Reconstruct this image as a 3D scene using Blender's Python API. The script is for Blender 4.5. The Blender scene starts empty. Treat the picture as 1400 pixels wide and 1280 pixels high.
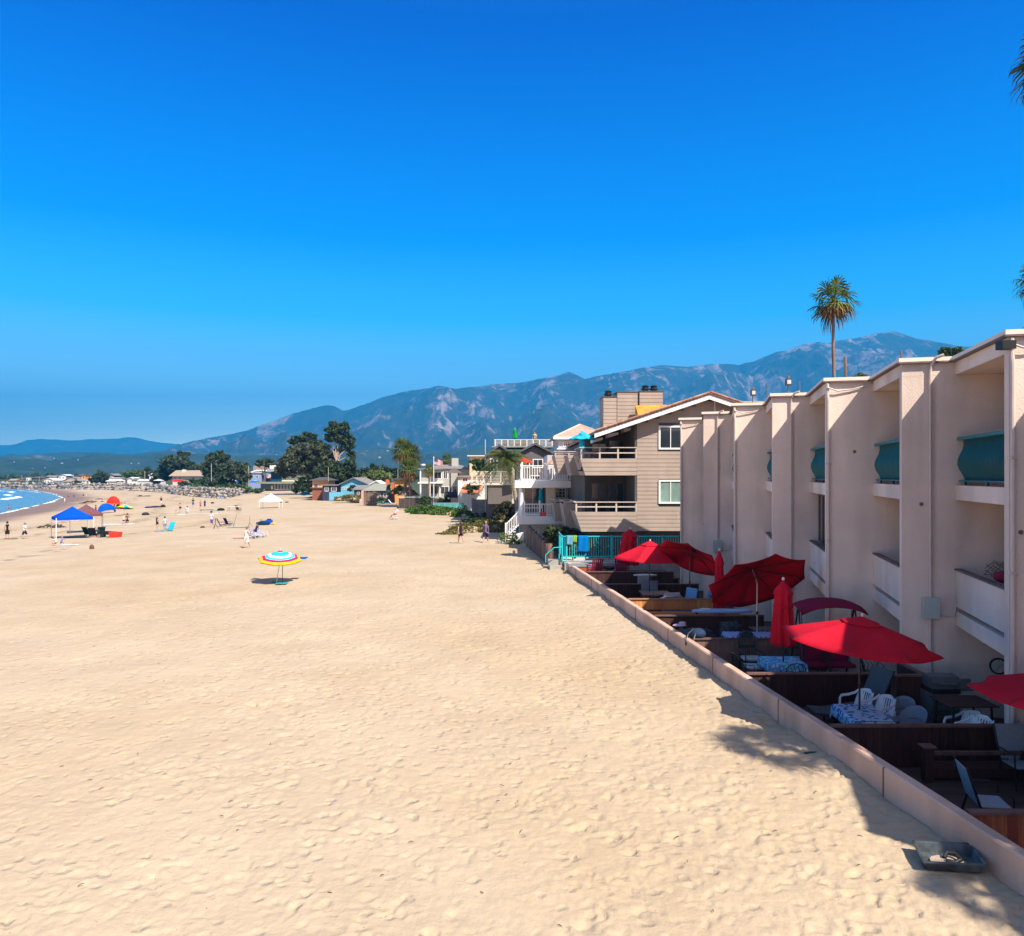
import bpy, math, random
import numpy as np
from mathutils import Vector, Matrix
R = math.radians
SC = bpy.context.scene
# ------------------------------------------------------------------ camera, sky, sun, exposure
F = 1050.0; HY = 649.0; CZ = 5.3          # focal length in photo pixels, horizon row, eye height over the sand
cam = bpy.data.cameras.new('camera'); CAM = bpy.data.objects.new('camera', cam); SC.collection.objects.link(CAM)
cam.sensor_width = 36; cam.lens = 36 * F / 1400; cam.shift_y = (HY - 640) / 1400
cam.clip_start = .1; cam.clip_end = 60000
CAM.location = (0, 0, CZ); CAM.rotation_euler = (R(90), 0, 0); SC.camera = CAM
SUNV = Vector((.565, -.70, 1)).normalized()
sun = bpy.data.lights.new('sun', 'SUN'); SUN = bpy.data.objects.new('sun', sun); SC.collection.objects.link(SUN)
sun.energy = 5.0; sun.angle = R(.5); sun.color = (1, .9, .77)
SUN.rotation_euler = SUNV.to_track_quat('Z', 'Y').to_euler()
W = bpy.data.worlds.new('World'); SC.world = W; W.use_nodes = True
nt = W.node_tree; nt.nodes.clear()
sky = nt.nodes.new('ShaderNodeTexSky'); sky.sky_type = 'NISHITA'; sky.sun_disc = False
sky.sun_elevation = math.asin(SUNV.z); sky.sun_rotation = math.atan2(SUNV.x, SUNV.y)
sky.ozone_density = 3; sky.dust_density = .6; sky.air_density = 1
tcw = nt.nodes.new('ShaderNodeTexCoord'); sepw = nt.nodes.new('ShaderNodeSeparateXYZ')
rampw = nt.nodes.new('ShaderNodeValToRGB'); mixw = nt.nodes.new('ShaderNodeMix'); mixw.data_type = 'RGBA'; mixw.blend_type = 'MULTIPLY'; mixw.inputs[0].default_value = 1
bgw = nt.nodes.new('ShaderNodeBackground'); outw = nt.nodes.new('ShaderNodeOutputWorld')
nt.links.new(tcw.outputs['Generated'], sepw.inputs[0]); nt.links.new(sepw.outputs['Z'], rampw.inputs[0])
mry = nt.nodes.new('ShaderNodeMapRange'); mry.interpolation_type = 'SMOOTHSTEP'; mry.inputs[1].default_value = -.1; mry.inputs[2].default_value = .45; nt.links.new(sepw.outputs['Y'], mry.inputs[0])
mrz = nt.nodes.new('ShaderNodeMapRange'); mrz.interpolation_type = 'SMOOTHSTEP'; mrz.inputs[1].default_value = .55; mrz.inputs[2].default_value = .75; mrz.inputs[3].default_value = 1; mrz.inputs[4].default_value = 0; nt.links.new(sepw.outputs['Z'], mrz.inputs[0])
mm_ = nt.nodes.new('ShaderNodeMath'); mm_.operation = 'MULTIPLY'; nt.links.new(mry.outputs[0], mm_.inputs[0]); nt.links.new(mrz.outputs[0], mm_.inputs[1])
deep = nt.nodes.new('ShaderNodeMix'); deep.data_type = 'RGBA'; deep.inputs[6].default_value = (1.06, .70, .62, 1); nt.links.new(mm_.outputs[0], deep.inputs[0]); nt.links.new(rampw.outputs[0], deep.inputs[7])  # unseen sky overhead and behind the camera retinted neutral, added as fill light
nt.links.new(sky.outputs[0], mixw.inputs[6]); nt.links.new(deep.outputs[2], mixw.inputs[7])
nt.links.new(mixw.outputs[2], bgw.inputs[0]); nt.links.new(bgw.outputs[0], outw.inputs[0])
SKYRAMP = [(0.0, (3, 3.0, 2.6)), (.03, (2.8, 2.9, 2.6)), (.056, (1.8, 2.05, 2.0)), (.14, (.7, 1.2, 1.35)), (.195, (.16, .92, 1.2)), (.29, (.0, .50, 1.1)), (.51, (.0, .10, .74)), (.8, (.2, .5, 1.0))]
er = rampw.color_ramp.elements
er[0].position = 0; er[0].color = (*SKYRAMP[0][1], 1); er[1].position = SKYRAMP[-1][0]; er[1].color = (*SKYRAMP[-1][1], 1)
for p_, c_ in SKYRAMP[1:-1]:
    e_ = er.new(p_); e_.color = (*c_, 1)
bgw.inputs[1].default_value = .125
SC.view_settings.view_transform = 'Standard'; SC.view_settings.look = 'None'
SC.view_settings.exposure = 1.25; SC.view_settings.gamma = 1
SC.cycles.volume_bounces = 0; SC.cycles.max_bounces = 6; SC.cycles.transparent_max_bounces = 8
rng = random.Random(7); NR = np.random.RandomState(11)

# ------------------------------------------------------------------ materials
def lin(c):
    return tuple(((x / 255) / 12.92 if x / 255 < .04045 else ((x / 255 + .055) / 1.055) ** 2.4) for x in c)
_M = {}
def mat(name, rgb, rough=.75, var=.12, scale=6., bump=.15, bscale=40., metal=0., spec=.35, stretch=(1, 1, 1), stain=0., island=0., trans=0., coord='Object', alt=None):
    """rgb is linear base colour; noise varies it; optional stain darkens in blotches; island varies per loose piece."""
    if name in _M: return _M[name]
    m = bpy.data.materials.new(name); m.use_nodes = True; t = m.node_tree; N = t.nodes; L = t.links
    b = N['Principled BSDF']; b.inputs['Roughness'].default_value = rough; b.inputs['Metallic'].default_value = metal
    b.inputs['Specular IOR Level'].default_value = spec
    tc = N.new('ShaderNodeTexCoord'); mp = N.new('ShaderNodeMapping'); mp.inputs['Scale'].default_value = stretch
    L.new(tc.outputs[coord], mp.inputs[0])
    nz = N.new('ShaderNodeTexNoise'); nz.inputs['Scale'].default_value = scale; nz.inputs['Detail'].default_value = 6; nz.inputs['Roughness'].default_value = .6
    L.new(mp.outputs[0], nz.inputs[0])
    rp = N.new('ShaderNodeValToRGB'); L.new(nz.outputs[0], rp.inputs[0])
    lo = tuple(max(0, c * (1 - var)) for c in rgb); hi = alt or tuple(min(1, c * (1 + var)) for c in rgb)
    rp.color_ramp.elements[0].position = .32; rp.color_ramp.elements[0].color = (*lo, 1)
    rp.color_ramp.elements[1].position = .68; rp.color_ramp.elements[1].color = (*hi, 1)
    col = rp.outputs[0]
    if stain:
        n2 = N.new('ShaderNodeTexNoise'); n2.inputs['Scale'].default_value = scale * .23; n2.inputs['Detail'].default_value = 8
        mp2 = N.new('ShaderNodeMapping'); mp2.inputs['Scale'].default_value = (3, 3, .3); L.new(tc.outputs['Object'], mp2.inputs[0]); L.new(mp2.outputs[0], n2.inputs[0])
        r2 = N.new('ShaderNodeValToRGB'); r2.color_ramp.elements[0].position = .38; r2.color_ramp.elements[0].color = (1 - stain, 1 - stain, 1 - stain, 1); r2.color_ramp.elements[1].position = .6; r2.color_ramp.elements[1].color = (1, 1, 1, 1)
        L.new(n2.outputs[0], r2.inputs[0]); mx = N.new('ShaderNodeMix'); mx.data_type = 'RGBA'; mx.blend_type = 'MULTIPLY'; mx.inputs[0].default_value = 1
        L.new(col, mx.inputs[6]); L.new(r2.outputs[0], mx.inputs[7]); col = mx.outputs[2]
    if island:
        g = N.new('ShaderNodeNewGeometry'); hs = N.new('ShaderNodeHueSaturation')
        ma = N.new('ShaderNodeMapRange'); ma.inputs[3].default_value = 1 - island; ma.inputs[4].default_value = 1 + island
        L.new(g.outputs['Random Per Island'], ma.inputs[0]); L.new(ma.outputs[0], hs.inputs['Value'])
        mb_ = N.new('ShaderNodeMapRange'); mb_.inputs[3].default_value = .5 - island * .05; mb_.inputs[4].default_value = .5 + island * .04
        L.new(g.outputs['Random Per Island'], mb_.inputs[0]); L.new(mb_.outputs[0], hs.inputs['Hue'])
        L.new(col, hs.inputs['Color']); col = hs.outputs[0]
    L.new(col, b.inputs['Base Color'])
    if bump:
        n3 = N.new('ShaderNodeTexNoise'); n3.inputs['Scale'].default_value = bscale; n3.inputs['Detail'].default_value = 4; L.new(mp.outputs[0], n3.inputs[0])
        bp = N.new('ShaderNodeBump'); bp.inputs['Strength'].default_value = bump; bp.inputs['Distance'].default_value = .02
        L.new(n3.outputs[0], bp.inputs['Height']); L.new(bp.outputs[0], b.inputs['Normal'])
    if trans:
        tr = N.new('ShaderNodeBsdfTranslucent'); L.new(col, tr.inputs[0]); ms = N.new('ShaderNodeMixShader'); ms.inputs[0].default_value = trans
        o = N['Material Output']; L.new(b.outputs[0], ms.inputs[1]); L.new(tr.outputs[0], ms.inputs[2]); L.new(ms.outputs[0], o.inputs[0])
    _M[name] = m; return m
def paint(rgb255, rough=.6, k=.8, **kw):
    n = 'paint_%d_%d_%d_%d' % (*rgb255, int(rough * 10))
    return mat(n, tuple(c * k for c in lin(rgb255)), rough, var=kw.pop('var', .07), scale=3, bump=kw.pop('bump', .05), bscale=60, **kw)
def cloth(rgb255, k=.8, **kw):
    n = 'cloth_%d_%d_%d' % rgb255
    return mat(n, tuple(c * k for c in lin(rgb255)), .9, var=.1, scale=4, bump=.2, bscale=12, spec=.1, **kw)
def glass(name='window_glass', rgb=(.02, .03, .04), rough=.08):
    return mat(name, rgb, rough, var=.3, scale=.7, bump=0, spec=.8)

# ------------------------------------------------------------------ mesh builder
class MB:
    def __init__(s): s.v = []; s.f = []; s.mi = []; s.sm = []; s.m = 0; s.T = Matrix(); s.smooth = False
    def add(s, vs, fs, smooth=None):
        o = len(s.v); T = s.T; s.v += [tuple(T @ Vector(p)) for p in vs]; s.f += [tuple(o + i for i in f) for f in fs]
        s.mi += [s.m] * len(fs); s.sm += [s.smooth if smooth is None else smooth] * len(fs); return s
    def bx(s, x0, x1, y0, y1, z0, z1):
        if x0 > x1: x0, x1 = x1, x0
        if y0 > y1: y0, y1 = y1, y0
        if z0 > z1: z0, z1 = z1, z0
        return s.add([(x0, y0, z0), (x1, y0, z0), (x1, y1, z0), (x0, y1, z0), (x0, y0, z1), (x1, y0, z1), (x1, y1, z1), (x0, y1, z1)],
                     [(0, 3, 2, 1), (4, 5, 6, 7), (0, 1, 5, 4), (1, 2, 6, 5), (2, 3, 7, 6), (3, 0, 4, 7)])
    def hexa(s, p): return s.add(p, [(0, 3, 2, 1), (4, 5, 6, 7), (0, 1, 5, 4), (1, 2, 6, 5), (2, 3, 7, 6), (3, 0, 4, 7)])
    def prism(s, poly, z0, z1):            # poly in xy, counter-clockwise
        n = len(poly); vs = [(x, y, z0) for x, y in poly] + [(x, y, z1) for x, y in poly]
        return s.add(vs, [tuple(range(n))[::-1], tuple(range(n, 2 * n))] + [(i, (i + 1) % n, n + (i + 1) % n, n + i) for i in range(n)])
    def prismy(s, poly, y0, y1):           # poly in xz
        n = len(poly); vs = [(x, y0, z) for x, z in poly] + [(x, y1, z) for x, z in poly]
        return s.add(vs, [tuple(range(n)), tuple(range(n, 2 * n))[::-1]] + [(i, n + i, n + (i + 1) % n, (i + 1) % n) for i in range(n)])
    def prismx(s, poly, x0, x1):           # poly in yz
        n = len(poly); vs = [(x0, y, z) for y, z in poly] + [(x1, y, z) for y, z in poly]
        return s.add(vs, [tuple(range(n))[::-1], tuple(range(n, 2 * n))] + [(i, (i + 1) % n, n + (i + 1) % n, n + i) for i in range(n)])
    def tube(s, pts, rad, n=8, cap=True, flat=1.0):
        pts = [Vector(p) for p in pts]; k = len(pts)
        if not hasattr(rad, '__len__'): rad = [rad] * k
        vs = []; up = None
        for i, p in enumerate(pts):
            d = (pts[min(i + 1, k - 1)] - pts[max(i - 1, 0)]).normalized()
            if up is None:
                up = Vector((0, 0, 1)) if abs(d.z) < .9 else Vector((1, 0, 0))
            a = d.cross(up).normalized(); b = a.cross(d).normalized(); up = b
            for j in range(n):
                t = 2 * math.pi * j / n; q = p + a * math.cos(t) * rad[i] + b * math.sin(t) * rad[i] * flat; vs.append(tuple(q))
        fs = [(i * n + j, i * n + (j + 1) % n, (i + 1) * n + (j + 1) % n, (i + 1) * n + j) for i in range(k - 1) for j in range(n)]
        if cap: fs += [tuple(range(n))[::-1], tuple(range((k - 1) * n, k * n))]
        return s.add(vs, fs, True)
    def bar(s, p0, p1, w, h=None, up=(0, 0, 1)):
        h = h or w; p0 = Vector(p0); p1 = Vector(p1); d = (p1 - p0).normalized(); u = Vector(up)
        if abs(d.dot(u)) > .98: u = Vector((0, 1, 0))
        a = d.cross(u).normalized() * (w / 2); b = a.cross(d).normalized() * (h / 2)
        P = [p0 - a - b, p0 + a - b, p1 + a - b, p1 - a - b, p0 - a + b, p0 + a + b, p1 + a + b, p1 - a + b]
        return s.add([tuple(q) for q in P], [(0, 1, 2, 3), (4, 7, 6, 5), (0, 4, 5, 1), (1, 5, 6, 2), (2, 6, 7, 3), (3, 7, 4, 0)])
    def ell(s, c, r, nu=12, nv=8):
        if not hasattr(r, '__len__'): r = (r, r, r)
        vs = [(c[0], c[1], c[2] - r[2])]
        for i in range(1, nv):
            a = math.pi * i / nv
            for j in range(nu):
                t = 2 * math.pi * j / nu; vs.append((c[0] + r[0] * math.sin(a) * math.cos(t), c[1] + r[1] * math.sin(a) * math.sin(t), c[2] - r[2] * math.cos(a)))
        vs.append((c[0], c[1], c[2] + r[2])); fs = []
        for j in range(nu):
            fs.append((0, 1 + (j + 1) % nu, 1 + j)); fs.append((len(vs) - 1, len(vs) - 1 - nu + j, len(vs) - 1 - nu + (j + 1) % nu))
            for i in range(nv - 2):
                a = 1 + i * nu; fs.append((a + j, a + (j + 1) % nu, a + nu + (j + 1) % nu, a + nu + j))
        return s.add(vs, fs, True)
    def lathe(s, prof, c=(0, 0, 0), n=16):
        vs = [(c[0] + r * math.cos(2 * math.pi * j / n), c[1] + r * math.sin(2 * math.pi * j / n), c[2] + z) for r, z in prof for j in range(n)]; k = len(prof)
        fs = [(i * n + j, i * n + (j + 1) % n, (i + 1) * n + (j + 1) % n, (i + 1) * n + j) for i in range(k - 1) for j in range(n)]
        fs += [tuple(range(n))[::-1], tuple(range((k - 1) * n, k * n))]
        return s.add(vs, fs, True)
    def arr(s, V, Fc, smooth=False):       # numpy quads/tris
        T = np.array(s.T); V = V @ T[:3, :3].T + T[:3, 3]; o = len(s.v)
        s.v += V.tolist(); s.f += (Fc + o).tolist(); s.mi += [s.m] * len(Fc); s.sm += [smooth] * len(Fc); return s
    def build(s, name, ms, parent=None, loc=None, bevel=0, angle=40):
        me = bpy.data.meshes.new(name); me.from_pydata(s.v, [], s.f)
        for m in (ms if isinstance(ms, (list, tuple)) else [ms]): me.materials.append(m)
        me.polygons.foreach_set('material_index', s.mi); me.polygons.foreach_set('use_smooth', s.sm)
        me.update()
        if any(s.sm) and len(s.f) < 30000: me.set_sharp_from_angle(angle=R(angle))
        o = bpy.data.objects.new(name, me); SC.collection.objects.link(o)
        if parent is not None: o.parent = parent
        if loc is not None: o.location = loc
        if bevel:
            b = o.modifiers.new('bevel', 'BEVEL'); b.width = bevel; b.segments = 2; b.limit_method = 'ANGLE'
        return o
def tag(o, label=None, cat=None, group=None, kind=None):
    if label: o['label'] = label
    if cat: o['category'] = cat
    if group: o['group'] = group
    if kind: o['kind'] = kind
    return o
def thing(name, label, cat, loc=(0, 0, 0), rz=0, group=None, tilt=None):
    o = bpy.data.objects.new(name, None); o.empty_display_size = .2; SC.collection.objects.link(o)
    o.location = loc; o.rotation_euler = (tilt[0] if tilt else 0, tilt[1] if tilt else 0, rz)
    return tag(o, label, cat, group)
def kids(o): return list(o.children)
def dup(root, loc, rz=0, label=None, group=None, scale=None):
    def cp(o, par):
        c = o.copy(); SC.collection.objects.link(c)
        if par: c.parent = par
        for ch in kids(o): cp(ch, c)
        return c
    r = cp(root, None); r.location = loc; r.rotation_euler = (root.rotation_euler[0], root.rotation_euler[1], rz)
    if label: r['label'] = label
    if group: r['group'] = group
    if scale: r.scale = (scale,) * 3 if not hasattr(scale, '__len__') else scale
    return r
def D(px, py, d): return Vector(((px - 700) / F * d, d, CZ - (py - HY) / F * d))      # photo pixel at depth d -> place

# ------------------------------------------------------------------ terrain
SHORE = np.array([(-3000., 1500), (-700, 700), (-295, 443), (-251, 399), (-183, 307), (-150, 257), (-126, 210), (-113, 181), (-98.5, 148), (-84, 105), (-76, 60), (-78, 20), (-90, -60)])
WPOLY = np.vstack([SHORE, [(-90., -400), (-9000, -400), (-9000, 1500)]])
SEA = -2.3
def shore_dist(x, y):                      # + on land, - in the water
    x = np.atleast_1d(np.asarray(x, float)); y = np.atleast_1d(np.asarray(y, float)); d2 = np.full(x.shape, 1e12)
    for a, b in zip(SHORE[:-1], SHORE[1:]):
        ab = b - a; t = np.clip(((x - a[0]) * ab[0] + (y - a[1]) * ab[1]) / ab.dot(ab), 0, 1)
        d2 = np.minimum(d2, (x - a[0] - t * ab[0]) ** 2 + (y - a[1] - t * ab[1]) ** 2)
    ins = np.zeros(x.shape, bool); n = len(WPOLY)
    for i in range(n):
        x0, y0 = WPOLY[i]; x1, y1 = WPOLY[(i + 1) % n]
        if y0 == y1: continue
        c = ((y0 > y) != (y1 > y)) & (x < (x1 - x0) * (y - y0) / (y1 - y0) + x0); ins ^= c
    d = np.sqrt(d2); return np.where(ins, -d, d)
LB = np.array([(-2000, 900.), (-800, 800), (-400, 600), (-200, 520), (0, 437), (60, 425), (130, 403), (200, 345), (230, 280), (260, 229), (300, 194), (325, 205), (340, 235), (370, 285), (400, 272), (440, 202), (470, 163), (500, 140), (560, 131), (600, 104), (640, 99), (690, 84), (712, 66), (740, 53), (768, 44.5), (800, 44.)])
def land_db(x, y):
    px = 700 + F * x / np.maximum(y, 1); return y - np.interp(px, LB[:, 0], LB[:, 1])
def sstep(a, b, x): t = np.clip((x - a) / (b - a), 0, 1); return t * t * (3 - 2 * t)
def wall_x(y): return 7.44 - .1067 * y      # outer face of the sea wall
def terrain(x, y):
    x = np.atleast_1d(np.asarray(x, float)); y = np.atleast_1d(np.asarray(y, float))
    s = shore_dist(x, y)
    z = SEA + np.interp(s, [-60, 0, 8, 15, 30, 50, 72, 140], [-2.5, 0, .35, .8, 1.4, 2.0, 2.3, 2.3])
    l = land_db(x, y); z = z + (1.1 - np.minimum(z, 0) * .75) * sstep(0, 22, l) * sstep(300, 400, 700 + F * x / np.maximum(y, 1)) * .45
    z = z + np.where(700 + F * x / np.maximum(y, 1) < 400, (.5 - z) * sstep(0, 12, l), 0) * (1 - sstep(300, 400, 700 + F * x / np.maximum(y, 1)))
    yard = sstep(.02, .16, x - wall_x(y)) * (y < 43) * (y > -20)
    z = z * (1 - yard) + yard * -.75
    return z
def tz(x, y): return float(terrain(x, y)[0])
_dd = np.geomspace(6, 1200, 3000)
def G(px, py):                             # where the ray through a photo pixel meets the ground
    x = (px - 700) / F * _dd; z = CZ - (py - HY) / F * _dd
    hit = np.nonzero(z <= terrain(x, _dd))[0]
    d = _dd[hit[0]] if len(hit) else 1100.
    return Vector(((px - 700) / F * d, d, CZ - (py - HY) / F * d))
def vnoise(x, y, seed=0):                  # smooth value noise in numpy, -1..1
    xi = np.floor(x).astype(np.int64); yi = np.floor(y).astype(np.int64); fx = x - xi; fy = y - yi
    fx = fx * fx * fx * (fx * (fx * 6 - 15) + 10); fy = fy * fy * fy * (fy * (fy * 6 - 15) + 10)
    def h(a, b):
        n = (a * 374761393 + b * 668265263 + seed * 974711) & 0xffffffff
        n = ((n ^ (n >> 13)) * 1274126177) & 0xffffffff
        n = ((n ^ (n >> 16)) * 2246822519) & 0xffffffff
        return ((n ^ (n >> 15)) & 0xffff) / 32767.5 - 1
    return (h(xi, yi) * (1 - fx) + h(xi + 1, yi) * fx) * (1 - fy) + (h(xi, yi + 1) * (1 - fx) + h(xi + 1, yi + 1) * fx) * fy
def fbm(x, y, o=5, seed=0, g=.5):
    r = 0; a = 1; t = 0
    for i in range(o): r = r + a * vnoise(x * 2 ** i, y * 2 ** i, seed + i); t += a; a *= g
    return r / t
def ridged(x, y, o=5, seed=0, g=.5):
    r = 0; a = 1; t = 0
    for i in range(o): r = r + a * (1 - np.abs(vnoise(x * 2 ** i, y * 2 ** i, seed + i)) * 2); t += a; a *= g
    return r / t
def worley(x, y, seed=0):
    xi = np.floor(x).astype(np.int64); yi = np.floor(y).astype(np.int64); best = np.full(x.shape, 9.); rr = np.zeros(x.shape)
    def h(a, b, k):
        n = (a * 374761393 + b * 668265263 + (seed + k) * 974711) & 0xffffffff
        n = ((n ^ (n >> 13)) * 1274126177) & 0xffffffff; n = ((n ^ (n >> 16)) * 2246822519) & 0xffffffff
        return ((n ^ (n >> 15)) & 0xffff) / 65535.
    for i in (-1, 0, 1):
        for j in (-1, 0, 1):
            a = xi + i; b = yi + j; th = h(a, b, 5) * 3.14; dx = x - (a + h(a, b, 1)); dy = y - (b + h(a, b, 2))
            u = dx * np.cos(th) + dy * np.sin(th); v = -dx * np.sin(th) + dy * np.cos(th)
            d = np.sqrt((u * .75) ** 2 + (v * 1.35) ** 2); m = d < best; rr = np.where(m, h(a, b, 3), rr); best = np.minimum(d, best)
    return best, rr
def grid_mesh(name, X, Y, Z, m, smooth=True, attrs=None):
    ny, nx = X.shape; me = bpy.data.meshes.new(name); co = np.stack([X, Y, Z], -1).reshape(-1, 3)
    idx = np.arange(nx * ny).reshape(ny, nx); q = np.stack([idx[:-1, :-1], idx[:-1, 1:], idx[1:, 1:], idx[1:, :-1]], -1).reshape(-1, 4)
    me.vertices.add(len(co)); me.vertices.foreach_set('co', co.ravel().astype(np.float32))
    me.loops.add(q.size); me.loops.foreach_set('vertex_index', q.ravel().astype(np.int32))
    me.polygons.add(len(q)); me.polygons.foreach_set('loop_start', np.arange(0, q.size, 4, dtype=np.int32))
    me.polygons.foreach_set('use_smooth', np.full(len(q), smooth)); me.update(calc_edges=True)
    for k, a in (attrs or {}).items():
        at = me.attributes.new(k, 'FLOAT', 'POINT'); at.data.foreach_set('value', a.ravel().astype(np.float32))
    me.materials.append(m); o = bpy.data.objects.new(name, me); SC.collection.objects.link(o); return o

# sand: one sheet, fine near the camera and coarse far away, out past the foot of the hills
def sand_material():
    m = bpy.data.materials.new('beach_sand'); m.use_nodes = True; t = m.node_tree; N = t.nodes; L = t.links; b = N['Principled BSDF']
    b.inputs['Specular IOR Level'].default_value = .15
    tc = N.new('ShaderNodeTexCoord')
    def noise(sc, det=6, rough=.6):
        n = N.new('ShaderNodeTexNoise'); n.inputs['Scale'].default_value = sc; n.inputs['Detail'].default_value = det; n.inputs['Roughness'].default_value = rough
        L.new(tc.outputs['Object'], n.inputs[0]); return n.outputs[0]
    def ramp(src, *st):
        r = N.new('ShaderNodeValToRGB'); e = r.color_ramp.elements
        e[0].position, e[0].color = st[0][0], (*st[0][1], 1); e[1].position, e[1].color = st[-1][0], (*st[-1][1], 1)
        for p, c in st[1:-1]: q = e.new(p); q.color = (*c, 1)
        L.new(src, r.inputs[0]); return r.outputs[0]
    def mix(f, a, c, mode='MIX'):
        x = N.new('ShaderNodeMix'); x.data_type = 'RGBA'; x.blend_type = mode
        if isinstance(f, float): x.inputs[0].default_value = f
        else: L.new(f, x.inputs[0])
        L.new(a, x.inputs[6]); L.new(c, x.inputs[7]); return x.outputs[2]
    def attr(nm):
        a = N.new('ShaderNodeAttribute'); a.attribute_name = nm; return a.outputs['Fac']
    base = ramp(noise(.35), (.3, (.41, .325, .225)), (.7, (.485, .39, .275)))
    fine = ramp(noise(9), (.3, (.93, .93, .93)), (.62, (1, 1, 1)), (.9, (1.0, 1.0, 1.0)))
    col = mix(1.0, base, fine, 'MULTIPLY')
    speck = ramp(noise(30, 2, .4), (.22, (.35, .3, .25)), (.27, (1, 1, 1)))
    col = mix(1.0, col, speck, 'MULTIPLY')
    gold = N.new('ShaderNodeRGB'); gold.outputs[0].default_value = (.95, .91, .84, 1); col = mix(ramp(noise(.07, 4, .55), (.45, (0, 0, 0)), (.62, (1, 1, 1))), col, mix(1.0, col, gold.outputs[0], 'MULTIPLY'))
    kelp = N.new('ShaderNodeMath'); kelp.operation = 'MULTIPLY'; L.new(attr('wrack'), kelp.inputs[0]); L.new(ramp(noise(.8), (.5, (0, 0, 0)), (.62, (1, 1, 1))), kelp.inputs[1])
    dk = N.new('ShaderNodeRGB'); dk.outputs[0].default_value = (.10, .07, .05, 1); col = mix(kelp.outputs[0], col, dk.outputs[0])
    wet = N.new('ShaderNodeRGB'); wet.outputs[0].default_value = (.20, .135, .10, 1); col = mix(attr('wet'), col, wet.outputs[0])
    soil = ramp(noise(.12), (.3, (.03, .05, .02)), (.5, (.05, .07, .03)), (.7, (.12, .11, .06)))
    col = mix(attr('land'), col, soil)
    L.new(col, b.inputs['Base Color'])
    rr = N.new('ShaderNodeMapRange'); rr.inputs[3].default_value = .95; rr.inputs[4].default_value = .6; L.new(attr('wet'), rr.inputs[0]); L.new(rr.outputs[0], b.inputs['Roughness'])
    bp = N.new('ShaderNodeBump'); bp.inputs['Strength'].default_value = .35; bp.inputs['Distance'].default_value = .02; L.new(noise(14, 5), bp.inputs['Height'])
    bp2 = N.new('ShaderNodeBump'); bp2.inputs['Strength'].default_value = .25; bp2.inputs['Distance'].default_value = .25; L.new(noise(1.3, 6, .7), bp2.inputs['Height']); L.new(bp.outputs[0], bp2.inputs['Normal'])
    wn = N.new('ShaderNodeTexNoise'); wn.inputs['Scale'].default_value = 5; wn.inputs['Detail'].default_value = 4; L.new(tc.outputs['Object'], wn.inputs[0])
    wa = N.new('ShaderNodeVectorMath'); wa.operation = 'MULTIPLY_ADD'; wa.inputs[1].default_value = (.16, .16, .16); L.new(wn.outputs['Color'], wa.inputs[0]); L.new(tc.outputs['Object'], wa.inputs[2])
    vo = N.new('ShaderNodeTexVoronoi'); vo.feature = 'F1'; vo.inputs['Scale'].default_value = 3.6; vo.inputs['Randomness'].default_value = 1; L.new(wa.outputs[0], vo.inputs[0])
    vr = N.new('ShaderNodeMapRange'); vr.interpolation_type = 'SMOOTHSTEP'; vr.inputs[1].default_value = .12; vr.inputs[2].default_value = .42; L.new(vo.outputs['Distance'], vr.inputs[0])
    sel = N.new('ShaderNodeSeparateColor'); L.new(vo.outputs['Color'], sel.inputs[0]); pw = N.new('ShaderNodeMath'); pw.operation = 'GREATER_THAN'; pw.inputs[1].default_value = .45; L.new(sel.outputs[0], pw.inputs[0])
    mxh = N.new('ShaderNodeMix'); mxh.inputs[2].default_value = 1; L.new(pw.outputs[0], mxh.inputs[0]); L.new(vr.outputs[0], mxh.inputs[3])
    bp3 = N.new('ShaderNodeBump'); bp3.inputs['Strength'].default_value = .5; bp3.inputs['Distance'].default_value = .05; L.new(mxh.outputs[0], bp3.inputs['Height']); L.new(bp2.outputs[0], bp3.inputs['Normal'])
    L.new(bp3.outputs[0], b.inputs['Normal']); return m
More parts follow.
